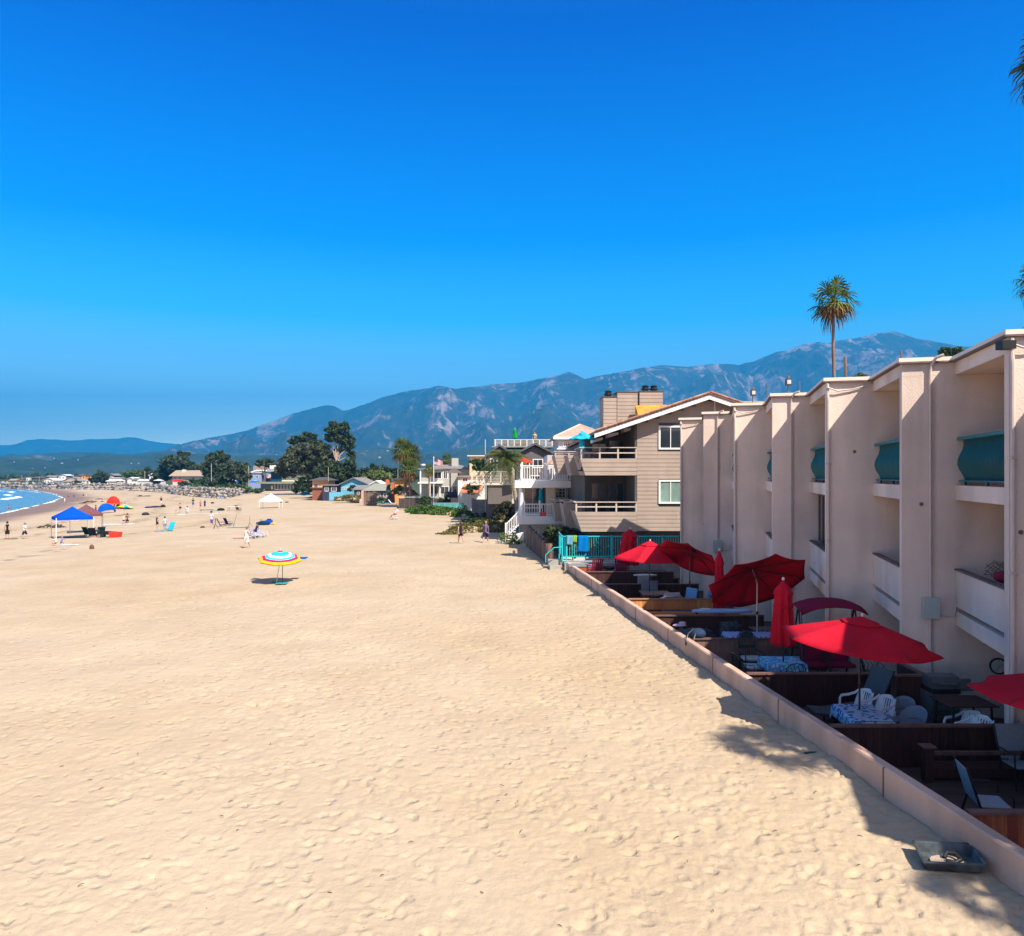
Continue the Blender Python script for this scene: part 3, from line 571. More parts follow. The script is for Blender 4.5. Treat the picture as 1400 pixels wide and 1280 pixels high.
# ------------------------------------------------------------------ patio furniture
c_red = (205, 25, 45); m_rcl = mat('umbrella_cloth', (.58, .012, .032), .85, var=.16, scale=1.4, bump=.15, bscale=20, spec=.1, trans=.18)
m_pole = mat('bronze_pole', (.06, .05, .05), .4, metal=.3, bump=0); m_spole = mat('silver_pole', (.5, .5, .5), .35, metal=.7, bump=0)
m_black = mat('black_metal', (.02, .02, .02), .4); m_wht = mat('white_plastic', (.84, .86, .88), .35, var=.03, bump=.02)
def canopy(mb, r, h, n=8, sag=.05, val=.0, z0=0., wav=.5):
    """n-sided cloth cone with straight edges between rib tips and a slight sag in each panel"""
    ring = 7; per = 6; V = [(0, 0, z0 + h)]
    for i in range(1, ring + 1):
        t = i / ring
        for k in range(n):
            a0 = 2 * math.pi * k / n; a1 = 2 * math.pi * (k + 1) / n; A = Vector((math.cos(a0), math.sin(a0), 0)) * r * t; B = Vector((math.cos(a1), math.sin(a1), 0)) * r * t
            for j in range(per):
                f = j / per; p = A.lerp(B, f); s = 4 * f * (1 - f); p *= 1 - .06 * s * t * wav
                V.append((p.x, p.y, z0 + h * (1 - t ** 1.08) - sag * s * t))
    m = n * per; fs = [(0, 1 + j, 1 + (j + 1) % m) for j in range(m)]
    for i in range(ring - 1):
        for j in range(m): fs.append((1 + i * m + j, 1 + (i + 1) * m + j, 1 + (i + 1) * m + (j + 1) % m, 1 + i * m + (j + 1) % m))
    if val:
        o = 1 + (ring - 1) * m; b = len(V)
        for j in range(m): x, y, z = V[o + j]; V.append((x * 1.005, y * 1.005, z - val * (1 + .15 * math.sin(j * 2.1))))
        for j in range(m): fs.append((o + j, b + j, b + (j + 1) % m, o + (j + 1) % m))
    mb.add(V, fs, True)
def thick(o, t=.006):
    s = o.modifiers.new('thick', 'SOLIDIFY'); s.thickness = t; return o
def umbrella(name, label, pos, zbase, zrim, r, h, tilt=(0, 0), n=8, clothm=None, polem=None, group='red patio umbrellas', rot=.2, vent=True, base=True, val=.0, cat='umbrella'):
    """pos: x, y; canopy tilts about the hub"""
    clothm = clothm or m_rcl; polem = polem or m_pole
    t = thing(name, label, cat, (pos[0], pos[1], zbase), 0, group); H = zrim - zbase
    tl = Matrix.Rotation(tilt[0], 4, 'X') @ Matrix.Rotation(tilt[1], 4, 'Y'); T = Matrix.Translation((0, 0, H)) @ tl @ Matrix.Rotation(rot, 4, 'Z')
    mb = MB(); mb.tube([(0, 0, 0), (0, 0, H - .05)], .022, 8); 
    top = T @ Vector((0, 0, h + .02)); mb.tube([(0, 0, H - .06), tuple(T @ Vector((0, 0, h * .3))), tuple(top)], .02, 8); mb.build('pole', polem, t)
    mb = MB(); mb.T = T; canopy(mb, r, h, n, sag=.05, val=val); c = thick(mb.build('canopy', clothm, t))
    if vent:
        mb = MB(); mb.T = T; canopy(mb, r * .27, h * .27, n, sag=.01, z0=h * .80); thick(mb.build('vent_flap', clothm, c), .004)
    for k in range(n):
        a = 2 * math.pi * k / n; mb = MB(); mb.T = T; e = (math.cos(a) * r, math.sin(a) * r, 0)
        mb.bar((0, 0, h * .93), (e[0] * .97, e[1] * .97, .012), .018, .024); mb.bar((0, 0, h * .25), (e[0] * .5, e[1] * .5, h * .47), .014, .018); mb.build('rib', mat('rib_dark', (.10, .02, .025), .5) if clothm is m_rcl else polem, t)
    mb = MB(); mb.T = T; mb.ell((0, 0, h + .06), (.03, .03, .05), 8, 6); mb.build('finial', paint((230, 228, 220)) if clothm is m_rcl else polem, t)
    mb = MB(); mb.tube([(0, 0, H * .55), (0, 0, H * .55 + .1)], .035, 8); mb.bar((.02, 0, H * .55 + .05), (.1, 0, H * .55 + .05), .015); mb.build('crank', m_black, t)
    if base: MB().lathe([(0, 0), (.25, 0), (.25, .04), (.2, .07), (.05, .1), (.04, .3), (0, .3)], n=20).build('base', m_black, t)
    return t
def closed_umbrella(name, label, pos, zbase, ztop, zbot, r, lean=(0, 0), clothm=None, polem=None, spread=0., group='red patio umbrellas', base=True, seed=1):
    clothm = clothm or m_rcl; t = thing(name, label, 'umbrella', (pos[0], pos[1], zbase), 0, group); t.rotation_euler = (lean[0], lean[1], 0)
    H = ztop - zbase; b = zbot - zbase; MB().tube([(0, 0, 0), (0, 0, H + .02)], .022, 8).build('pole', polem or m_pole, t)
    rg = random.Random(seed); n = 48; lv = 16; V = []
    for i in range(lv + 1):
        f = i / lv; z = H - (H - b) * f; rr = r * (.12 + .50 * min(1, f * 5) ** .7 + .38 * f) * (1.25 if f < .2 and f > .12 else 1)
        for j in range(n):
            a = 2 * math.pi * j / n; fold = 1 + (.22 * math.sin(8 * a + .5 * math.sin(3 * f)) + .06 * math.sin(5 * a + 2)) * (.2 + .8 * f)
            V.append((rr * fold * math.cos(a) + spread * f * f, rr * fold * math.sin(a), z + (.03 * math.sin(8 * a) if i == lv else 0)))
    fs = [(i * n + j, (i + 1) * n + j, (i + 1) * n + (j + 1) % n, i * n + (j + 1) % n) for i in range(lv) for j in range(n)] + [tuple(range(n))]
    mb = MB(); mb.add(V, fs, True); thick(mb.build('folded_canopy', clothm, t))
    MB().ell((0, 0, H + .05), (.04, .04, .05), 8, 6).build('finial', paint((230, 228, 220)), t)
    mb = MB(); mb.tube([(spread * .16, 0, H - (H - b) * .38), (spread * .17, 0, H - (H - b) * .41)], r * .86, 24); mb.build('tie_strap', clothm, t)
    if base: MB().lathe([(0, 0), (.25, 0), (.25, .04), (.2, .07), (.05, .1), (.04, .3), (0, .3)], n=20).build('base', m_black, t)
    return t
U1 = umbrella('patio_umbrella', 'open red umbrella half in sun over the table with the patterned cloth and white chairs', (7.24, 16.0), UF, 1.82, 1.56, .5, tilt=(R(2), R(5)))
umbrella('patio_umbrella', 'red umbrella cut off by the right edge of the photo above the dark bar table', (9.42, 12.9), UF, 1.5, 1.55, .5, tilt=(0, R(4)), rot=.35)
umbrella('patio_umbrella', 'big dark red umbrella tilted towards us with its shaded underside showing', (7.66, 24.0), UF, 1.95, 1.62, .5, tilt=(R(-38), R(-8)), polem=m_spole, rot=.1)
umbrella('patio_umbrella', 'red umbrella tilted down to the right with a shaded underside beside the end wall', (7.15, 30.9), UF, 1.95, 1.38, .42, tilt=(R(-24), R(27)), rot=.5)
umbrella('patio_umbrella', 'bright red open umbrella over the brown square table in front of the teal fence', (5.78, 32.3), UF, 1.75, 1.55, .72, tilt=(R(0), R(2)), rot=0., n=6)
closed_umbrella('patio_umbrella', 'tall closed red umbrella standing in the table with the blue floral cloth', (7.1, 20.1), UF, 2.52, .85, .29)
closed_umbrella('patio_umbrella', 'slim closed red umbrella partly behind the tilted dark red one', (7.45, 27.6), UF, 2.55, .3, .2, seed=3)
closed_umbrella('patio_umbrella', 'half closed red umbrella leaning and draping beside the maroon garden chairs', (5.75, 39.6), UF, 2.5, .7, .50, lean=(0, R(7)), spread=.1, seed=5)

def cloth_mat(name, base, spots, scale=7, kind='spots'):
    if name in _M: return _M[name]
    m = bpy.data.materials.new(name); m.use_nodes = True; t = m.node_tree; N = t.nodes; L = t.links; b = N['Principled BSDF']; b.inputs['Roughness'].default_value = .8
    tc = N.new('ShaderNodeTexCoord')
    if kind == 'spots':
        v = N.new('ShaderNodeTexVoronoi'); v.inputs['Scale'].default_value = scale; L.new(tc.outputs['Object'], v.inputs[0]); src = v.outputs['Distance']
    elif kind == 'check':
        v = N.new('ShaderNodeTexChecker'); v.inputs['Scale'].default_value = scale; L.new(tc.outputs['Object'], v.inputs[0]); src = v.outputs['Fac']
    else:
        v = N.new('ShaderNodeTexWave'); v.inputs['Scale'].default_value = scale; v.inputs['Distortion'].default_value = .2; L.new(tc.outputs['Object'], v.inputs[0]); src = v.outputs['Fac']
    r = N.new('ShaderNodeValToRGB'); L.new(src, r.inputs[0]); r.color_ramp.interpolation = 'CONSTANT'; e = r.color_ramp.elements
    e[0].position = 0; e[0].color = (*spots, 1); e[1].position = .38 if kind == 'spots' else .5; e[1].color = (*base, 1)
    if kind == 'spots':
        h = N.new('ShaderNodeHueSaturation'); mr = N.new('ShaderNodeMapRange'); L.new(v.outputs['Color'], mr.inputs[0]); mr.inputs[3].default_value = .44; mr.inputs[4].default_value = .54; L.new(mr.outputs[0], h.inputs['Hue']); L.new(r.outputs[0], h.inputs['Color']); L.new(h.outputs[0], b.inputs['Base Color'])
    else: L.new(r.outputs[0], b.inputs['Base Color'])
    _M[name] = m; return m
def table(label, x, y, w, l, z=.73, rz=0, topm=None, round_=False, legs=True, floor=UF, name='patio_table'):
    t = thing(name, label, 'table', (x, y, floor), rz, None); topm = topm or m_black
    if round_: MB().lathe([(0, z - .03), (w / 2, z - .03), (w / 2 + .01, z - .015), (w / 2, z), (0, z)], n=28).build('tabletop', topm, t)
    else: MB().bx(-w / 2, w / 2, -l / 2, l / 2, z - .03, z).build('tabletop', topm, t, bevel=.006)
    for sx in (-1, 1):
        for sy in (-1, 1):
            k = .6 if round_ else .85; MB().bar((sx * w / 2 * k, sy * l / 2 * k, 0), (sx * w / 2 * k * .9, sy * l / 2 * k * .9, z - .031), .035).build('leg', m_black, t)
    return t
def tablecloth(label, x, y, w, l, z, drop, m, rz=0, floor=UF, hang=1.0):
    n = 14; V = []; top = floor + z + .004
    def P(u, v):          # u,v in -1..1 extended beyond edges by the drop
        return u, v
    NX = 26; g = []
    for j in range(NX):
        for i in range(NX):
            u = -1 + 2 * i / (NX - 1); v = -1 + 2 * j / (NX - 1); U_ = u * (w / 2 + drop); V_ = v * (l / 2 + drop)
            cx = max(-w / 2, min(w / 2, U_)); cy = max(-l / 2, min(l / 2, V_)); ex = U_ - cx; ey = V_ - cy; dr = max(abs(ex), abs(ey)); cor = min(abs(ex), abs(ey))
            wave = .018 * math.sin(9 * (U_ + V_) * 2.2) * dr / drop
            X_ = cx + math.copysign(.012 + .10 * cor + wave * (abs(ex) > 0), ex) * (abs(ex) > 0); Y_ = cy + math.copysign(.012 + .10 * cor + wave * (abs(ey) > 0), ey) * (abs(ey) > 0)
            V.append((X_, Y_, top - dr * hang - cor * .35))
    fs = [(j * NX + i, j * NX + i + 1, (j + 1) * NX + i + 1, (j + 1) * NX + i) for j in range(NX - 1) for i in range(NX - 1)]
    mb = MB(); mb.add([(a, b, c) for a, b, c in V], fs, True); o = mb.build('tablecloth', m, None, (x, y, 0)); o.rotation_euler = (0, 0, rz); thick(o, .003)
    return tag(o, label, 'tablecloth')
cm_dots = cloth_mat('cloth_blue_green_dots', (.42, .62, .74), (.04, .16, .5), 9)
cm_blue = cloth_mat('cloth_blue_floral', (.10, .36, .66), (.55, .65, .75), 10)
cm_chk = cloth_mat('cloth_blue_check', (.06, .2, .62), (.55, .68, .85), 14, 'check')
table('metal table hidden under the blue and green patterned cloth', 7.22, 15.82, .78, 1.15, rz=-.04)
tablecloth('blue cloth with green and navy dots on the table under the half sunlit umbrella', 7.22, 15.82, .80, 1.17, .73, .24, cm_dots, rz=-.04)
table('metal table under the blue floral cloth in front of the tall closed umbrella', 7.14, 20.3, .95, .85)
tablecloth('bright blue floral cloth hanging to a point at its near left corner', 7.14, 20.3, .97, .87, .73, .25, cm_blue)
table('long table carrying the blue and white checked cloth behind the tall dark plastic chair', 7.35, 23.6, 1.55, .75)
tablecloth('blue and white checked cloth on the long table at the tall dark plastic chair', 7.35, 23.6, 1.57, .77, .73, .14, cm_chk)
table('small round pale patio table at the foot of the pinkish divider', 6.15, 22.9, .75, .75, .62, topm=paint((190, 180, 175)), round_=True)
table('brown square table under the bright red open umbrella', 5.95, 31.9, 1.2, 1.1, topm=mat('brown_top', (.22, .13, .12), .5))
table('grey-topped dark table at the right edge beside the black sling chair', 9.75, 13.0, 1.3, 1.0, topm=mat('slate_top', (.10, .10, .12), .3), rz=.1)
t = table('low dark bar table frame beside the white plastic armchairs under the clock', 9.35, 15.9, 1.0, .8, z=.95, topm=m_fence)

# moulded plastic armchair
def armchair_mesh(t, m, legm=None):
    legm = legm or m
    mb = MB(); n = 10; V = []; H0 = .40                       # curved shell back
    for j in range(n + 1):
        f = j / n; z = H0 + .02 + f * .42; y = .20 + f * .13; w = .25 - .05 * f ** 3 - (.07 if j == n else 0)
        for i in range(9):
            u = -1 + i / 4; V.append((u * w, y - .07 * u * u, z - .03 * u * u * f))
    fs = [(j * 9 + i, j * 9 + i + 1, (j + 1) * 9 + i + 1, (j + 1) * 9 + i) for j in range(n) for i in range(8) if not (2 <= j <= 7 and i in (1, 3, 4, 6) and False)]
    mb.add(V, fs, True); b = thick(mb.build('backrest', m, t), .012)
    mb = MB()
    for k in range(5): x = -.12 + .06 * k; mb.bar((x, .228, H0 + .1), (x * .95, .292, H0 + .36), .012, .012)
    mb.build('back_slots', m_black if m is not m_black else legm, b)
    mb = MB(); V = []
    for j in range(7):
        for i in range(7): u = -1 + i / 3; f = j / 6; V.append((u * (.25 - .02 * f), -.24 + f * .46, H0 + .015 * u * u - .015 * math.sin(f * 3.1)))
    mb.add(V, [(j * 7 + i, j * 7 + i + 1, (j + 1) * 7 + i + 1, (j + 1) * 7 + i) for j in range(6) for i in range(6)], True); thick(mb.build('seat', m, t), .02)
    for sx in (-1, 1):
        mb = MB(); mb.tube([(sx * .27, -.25, 0), (sx * .265, -.23, .35), (sx * .27, -.22, .60), (sx * .285, -.17, .655), (sx * .285, .02, .66), (sx * .26, .18, .70), (sx * .21, .27, .80)], [.022, .03, .03, .03, .03, .028, .02], 8, flat=.6); mb.build('armrest', m, t)
        mb = MB(); mb.tube([(sx * .25, .27, 0), (sx * .24, .21, .40), (sx * .22, .24, .55)], [.02, .028, .02], 6, flat=.7); mb.build('leg', legm, t)
        mb = MB(); mb.tube([(sx * .27, -.25, 0), (sx * .26, -.23, .38)], [.02, .03], 6, flat=.7); mb.build('leg', legm, t)
def chair_pos(px, d): return ((px - 700) / F * d, d, UF)
x, y, z = chair_pos(1171, 17.1); ch = thing('plastic_armchair', 'white plastic armchair behind the pole of the half sunlit umbrella', 'chair', (x, y, z), R(100), 'white plastic armchairs'); armchair_mesh(ch, m_wht)
ch.rotation_euler[2] = R(-75)
x, y, z = chair_pos(1201, 16.6); dup(ch, (x, y, z), R(-68), 'white plastic armchair right of the pole, between the grey chairs and the patterned cloth')
x, y, z = chair_pos(1318, 15.5); dup(ch, (x, y, z), R(-72), 'white plastic armchair under the clock, the one behind')
x, y, z = chair_pos(1332, 15.15); dup(ch, (x, y, z), R(-66), 'white plastic armchair under the clock, the nearer one')
# grey round-backed chairs
gc = thing('tub_chair', 'grey round-backed chair beside the patterned cloth, the nearer of the pair', 'chair', (*chair_pos(1242, 15.75)[:2], UF), R(-62), 'grey round-backed chairs')
m_gry = mat('grey_sling', (.20, .26, .32), .6, var=.1, scale=20)
def tub(t, m, fm):
    mb = MB(); V = []
    for j in range(9):
        f = j / 8; 
        for i in range(13):
            a = R(-80 + 160 * i / 12); r = .24 + .04 * f; zz = .42 + f * .42 * (math.cos(a * .85) ** .6 if abs(a) < 1.6 else 0); V.append((math.sin(a) * r, .02 + math.cos(a) * r * .95 + .08 * f, zz))
    mb.add(V, [(j * 13 + i, j * 13 + i + 1, (j + 1) * 13 + i + 1, (j + 1) * 13 + i) for j in range(8) for i in range(12)], True); thick(mb.build('backrest', m, t), .015)
    MB().lathe([(0, .40), (.24, .40), (.255, .42), (.24, .44), (0, .45)], n=20).build('seat', m, t)
    for k in range(4): a = R(45 + 90 * k); MB().tube([(math.cos(a) * .26, math.sin(a) * .26, 0), (math.cos(a) * .2, math.sin(a) * .2, .40)], .013, 6).build('leg', fm, t)
    MB().tube([(math.sin(R(q)) * .275, .02 + math.cos(R(q)) * .26, .60 - .0012 * abs(q)) for q in range(-120, 121, 15)], .014, 6).build('arm_rail', fm, t)
tub(gc, m_gry, mat('grey_frame', (.2, .21, .23), .4))
dup(gc, (*chair_pos(1228, 16.4)[:2], UF), R(-55), 'grey round-backed chair beside the patterned cloth, the farther of the pair')
# reclining lounger against the fence
def lounger(name, label, x, y, rz, m, fm, back=55, L=1.9, w=.6, floor=UF, group=None):
    t = thing(name, label, 'sun lounger', (x, y, floor), rz, group)
    MB().bx(-w / 2, w / 2, -L * .6, 0, .27, .33).build('seat', m, t, bevel=.015)
    b = R(back); mb = MB(); mb.T = Matrix.Translation((0, 0, .3)) @ Matrix.Rotation(b, 4, 'X'); mb.bx(-w / 2, w / 2, 0, L * .45, -.03, .03); mb.build('backrest', m, t, bevel=.015)
    mb = MB(); mb.bar((-w / 2, -L * .6, .25), (-w / 2, .1, .25), .03); mb.bar((w / 2, -L * .6, .25), (w / 2, .1, .25), .03); mb.bar((-w / 2, -L * .6, .25), (w / 2, -L * .6, .25), .03); mb.build('frame', fm, t)
    for sx in (-1, 1):
        for yy in (-L * .5, -.02): MB().bar((sx * w / 2, yy, 0), (sx * w / 2, yy, .25), .03).build('leg', fm, t)
    MB().bar((0, .0, .12), (0, L * .40 * math.cos(b), .28 + L * .40 * math.sin(b)), .03).build('back_strut', fm, t)
    return t
m_drkg = mat('dark_grey_sling', (.06, .08, .085), .6, var=.1, scale=20)
l1 = lounger('sun_lounger', 'dark grey reclining lounger with its back raised against the enclosure', 8.25, 17.75, R(-68), m_drkg, m_black, back=60, L=2.1)
m_bls = mat('blue_sling', (.12, .30, .50), .6, var=.1, scale=20)
l2 = lounger('sun_lounger', 'pale blue lounger with raised narrow back beside the umbrella pole near the end wall', 7.0, 30.35, R(-60), m_bls, m_spole, back=78)
l3 = lounger('sun_lounger', 'blue lounger with its back steeply raised left of the dark grey box', 7.9, 30.9, R(-55), m_bls, m_spole, back=55)
# stack of blue folding chairs on the cedar planter
t = thing('folded_chairs', 'jumble of folded light blue chairs lying on the deck left of the pale blue lounger', 'chair', (6.3, 30.2, UF + .0), 0)
mb = MB()
for k in range(6):
    a = .3 * k; mb.tube([(-.6 + .05 * k, -.2, .72 + .02 * k), (-.3, -.2 + .05 * k, .86 + .02 * k), (.3, .0, .84 + .03 * k), (.6 - .07 * k, .15, .74)], .018, 6)
mb.build('frame', m_spole, t); MB().hexa([(-.5, -.2, .70), (.5, -.15, .70), (.5, .2, .70), (-.5, .15, .70), (-.4, -.15, .80), (.45, -.1, .78), (.4, .15, .78), (-.45, .1, .80)]).build('sling', m_bls, t)
MB().bx(-.5, .5, -.15, .15, 0, .70).build('stacked_frames', m_drkg, t)
t = tag(MB().bx(-.38, .38, -.28, .28, 0, .72).bx(-.40, .40, -.30, .30, .72, .76).build('storage_box', mat('box_grey', (.09, .10, .10), .6), None, (8.15, 29.95, UF + .15), bevel=.02), 'dark grey storage box under the edge of the tilted dark red umbrella', 'box')
# tall dark green plastic chair and friends with striped cushions
m_dkp = mat('dark_green_plastic', (.018, .035, .042), .4, var=.1)
m_strp = cloth_mat('striped_cushion', (.6, .66, .66), (.10, .15, .15), 12, 'wave')
def highback(label, x, y, rz, cushion):
    t = thing('high_back_chair', label, 'chair', (x, y, UF), rz, None)
    mb = MB(); 
    def arc(u): return .92 + .24 * math.sqrt(max(0, 1 - u * u))
    for k in range(7):
        u = -.9 + .3 * k; x0 = u * .2; x1 = u * .27; mb.tube([(x0, .2, .42), (x0 * 1.1, .26, .72), (x1, .32, arc(u) - .04)], [.016, .018, .016], 6, flat=.5)
    mb.tube([(-.22, .2, .42), (-.27, .29, .85), (-.25, .33, 1.02), (-.14, .34, 1.14), (0, .34, 1.18), (.14, .34, 1.14), (.25, .33, 1.02), (.27, .29, .85), (.22, .2, .42)], .026, 8, flat=.7)
    mb.hexa([(-.24, .26, .70), (.24, .26, .70), (.24, .285, .70), (-.24, .285, .70), (-.25, .275, .78), (.25, .275, .78), (.25, .30, .78), (-.25, .30, .78)])
    V = []
    for j in range(5):
        for i in range(9): u = -1 + i / 4; f = j / 4; V.append((u * .25, .31 + .02 * f, .96 + f * (arc(u) - .97)))
    mb.add(V, [(j * 9 + i, j * 9 + i + 1, (j + 1) * 9 + i + 1, (j + 1) * 9 + i) for j in range(4) for i in range(8)], True)
    mb.build('backrest', m_dkp, t); MB().bx(-.26, .26, -.26, .22, .38, .42).build('seat', m_dkp, t, bevel=.01)
    for sx in (-1, 1):
        MB().tube([(sx * .28, -.26, 0), (sx * .28, -.25, .6), (sx * .29, -.2, .64), (sx * .29, .1, .64), (sx * .25, .25, .66)], .026, 8, flat=.6).build('armrest', m_dkp, t)
        MB().tube([(sx * .26, .26, 0), (sx * .24, .22, .42)], .024, 6).build('leg', m_dkp, t); MB().tube([(sx * .27, -.25, 0), (sx * .26, -.24, .38)], .024, 6).build('leg', m_dkp, t)
    if cushion:
        tag(MB().bx(-.25, .25, -.25, .2, 0, .08).build('seat_cushion', m_strp, None, (x, y, UF + .425), bevel=.03), cushion, 'cushion')
    return t
highback('tall dark plastic chair facing us with slatted rounded back and striped cushion', (1027 - 700) / F * 21.6, 21.6, R(8), 'grey striped cushion on the tall dark plastic chair')
highback('dark chair with striped cushion right of the closed umbrella pole', (1088 - 700) / F * 21.5, 21.5, R(-20), 'grey striped cushion seen right of the closed umbrella pole')
tag(MB().bx(-.26, .26, -.25, .22, 0, .09).build('footstool_cushion', m_strp, None, ((1031 - 700) / F * 20.9, 20.9, UF + .36), bevel=.03), 'lower striped cushion in front of the tall dark chair', 'cushion')
tag(MB().bx(-.27, .27, -.26, .23, .0, .355).build('footstool', m_dkp, None, ((1031 - 700) / F * 20.9, 20.9, UF), bevel=.01), 'dark plastic footstool in front of the tall dark chair', 'stool')
# wrought-iron chairs
def iron_chair(label, x, y, rz):
    t = thing('iron_chair', label, 'chair', (x, y, UF), rz, 'black wrought-iron chairs')
    MB().lathe([(0, .43), (.22, .43), (.22, .45), (0, .45)], n=20).build('seat', m_black, t)
    mb = MB(); mb.tube([(-.22, .18, .44), (-.24, .26, .8), (-.15, .3, .9), (0, .31, .93), (.15, .3, .9), (.24, .26, .8), (.22, .18, .44)], .014, 6)
    for k in range(4):
        x0 = -.15 + .1 * k; mb.tube([(x0, .2, .46), (x0 + .05, .23, .58), (x0 - .04, .26, .72), (x0 + .02, .29, .88)], .009, 5)
    mb.tube([(-.22, .25, .74), (0, .27, .70), (.22, .25, .74)], .009, 5); mb.build('backrest', m_black, t)
    for sx in (-1, 1):
        MB().tube([(sx * .22, -.2, 0), (sx * .2, -.18, .44)], .012, 6).build('leg', m_black, t); MB().tube([(sx * .22, .25, 0), (sx * .2, .18, .44)], .012, 6).build('leg', m_black, t)
        MB().tube([(sx * .23, -.16, .44), (sx * .25, -.14, .64), (sx * .25, .1, .66), (sx * .235, .25, .72)], .011, 6).build('armrest', m_black, t)
    return t
iron_chair('black scrolled iron chair in front of the blue floral cloth', (1083 - 700) / F * 19.4, 19.4, R(182))
iron_chair('iron chair with its back to the sea wall left of the blue floral cloth', (1018 - 700) / F * 20.3, 20.3, R(100))
iron_chair('iron chair on the right side of the blue floral cloth', (1120 - 700) / F * 20.6, 20.6, R(-80))
# garden swing with canopy
m_mar = mat('maroon_cloth', (.20, .012, .045), .85, var=.1, scale=4, bump=.2, bscale=12, spec=.1)
t = thing('garden_swing', 'garden swing seat under a curved maroon canopy against the hotel wall', 'swing', (8.55, 20.9, UF))
mb = MB(); V = []
for j in range(7):
    for i in range(9):
        u = -1 + i / 4; v = -1 + j / 3; V.append((u * .88, v * .6, 2.28 - .20 * abs(u) ** 2.5 - .16 * v * v))
mb.add(V, [(j * 9 + i, j * 9 + i + 1, (j + 1) * 9 + i + 1, (j + 1) * 9 + i) for j in range(6) for i in range(8)], True); thick(mb.build('canopy', m_mar, t), .02)
for sx in (-1, 1):
    MB().tube([(sx * .8, -.6, 0), (sx * .76, 0, 2.1)], .025, 8).build('frame_leg', m_black, t); MB().tube([(sx * .8, .6, 0), (sx * .76, 0, 2.1)], .025, 8).build('frame_leg', m_black, t)
    MB().tube([(sx * .6, -.1, .5), (sx * .7, 0, 2.05)], .01, 6).build('hanger', m_black, t)
MB().tube([(-.78, 0, 2.1), (.78, 0, 2.1)], .025, 8).build('top_bar', m_black, t)
MB().bx(-.65, .65, -.4, .1, .45, .55).build('seat', m_mar, t, bevel=.03); mb = MB(); mb.T = Matrix.Translation((0, .1, .5)) @ Matrix.Rotation(R(-15), 4, 'X'); mb.bx(-.65, .65, 0, .09, 0, .5); mb.build('backrest', m_mar, t, bevel=.03)
iron_chair('dark chair against the hotel wall behind the open red umbrella', (1197 - 700) / F * 20.0, 20.2, R(-5))
# grill with side shelf
t = thing('grill', 'grey covered gas grill with a side shelf standing on a slatted cart', 'grill', ((1286 - 700) / F * 17.0, 17.0, UF))
m_stl = mat('brushed_steel', (.28, .29, .31), .35, metal=.6, var=.1)
MB().bx(-.32, .30, -.25, .25, .85, .95).build('firebox', m_black, t); MB().prismx([(-.25, .95), (.25, .95), (.25, 1.1), (.1, 1.22), (-.18, 1.2), (-.25, 1.08)], -.32, .30).build('lid', mat('grill_lid', (.12, .13, .14), .4, metal=.3), t)
mb = MB()
for k in range(9): mb.bx(-.34, .28, -.26, -.235, .08 + .08 * k, .13 + .08 * k)
mb.bx(-.34, .28, -.23, .24, .05, .84); mb.build('cart', m_stl, t); MB().bx(.31, .55, -.2, .2, .95, 1.16).build('side_burner', m_stl, t)
MB().bx(.30, .6, -.24, .24, .90, .94).build('side_shelf', m_stl, t); MB().bar((-.2, -.3, 1.08), (.2, -.3, 1.08), .02).build('handle', m_stl, t)
# sling chair in the nearest patio
t = thing('sling_chair', 'black-framed sling chair with a pale grey back in the nearest patio', 'chair', ((1352 - 700) / F * 12.3, 12.3, UF), R(80))
fm = mat('black_metal', (.02, .02, .02), .4); sm_ = mat('pale_sling', (.30, .34, .38), .6, var=.1, scale=20)
for sx in (-1, 1):
    MB().tube([(sx * .27, .34, .0), (sx * .27, .22, .38), (sx * .27, .30, .62), (sx * .26, .42, 1.0)], .02, 8, flat=1).build('back_post', fm, t)
    MB().tube([(sx * .27, -.28, 0), (sx * .28, -.24, .58), (sx * .28, -.1, .63), (sx * .28, .28, .62)], .016, 8).build('armrest', fm, t); MB().tube([(sx * .27, -.25, .40), (sx * .27, .22, .38)], .016, 8).build('seat_rail', fm, t)
mb = MB(); mb.hexa([(-.25, .24, .42), (.25, .24, .42), (.25, .255, .42), (-.25, .255, .42), (-.25, .40, .96), (.25, .40, .96), (.25, .415, .96), (-.25, .415, .96)]); mb.build('back_sling', sm_, t)
MB().bx(-.25, .25, -.24, .22, .385, .40).build('seat_sling', sm_, t)
t2 = thing('sling_chair', 'sling chair with a broad pale grey back at the right edge behind the slate table', 'chair', ((1399 - 700) / F * 13.9, 13.9, UF), R(0), None)
mb = MB(); mb.hexa([(-.27, .2, .42), (.27, .2, .42), (.27, .215, .42), (-.27, .215, .42), (-.30, .36, 1.0), (.30, .36, 1.0), (.30, .375, 1.0), (-.30, .375, 1.0)]); mb.build('back_sling', sm_, t2); MB().bx(-.27, .27, -.24, .2, .385, .40).build('seat_sling', sm_, t2)
for sx in (-1, 1): MB().tube([(sx * .29, .25, 0), (sx * .29, .19, .38), (sx * .31, .37, 1.01)], .018, 8).build('back_post', fm, t2); MB().tube([(sx * .29, -.25, 0), (sx * .29, -.2, .62), (sx * .29, .26, .62)], .016, 8).build('armrest', fm, t2)
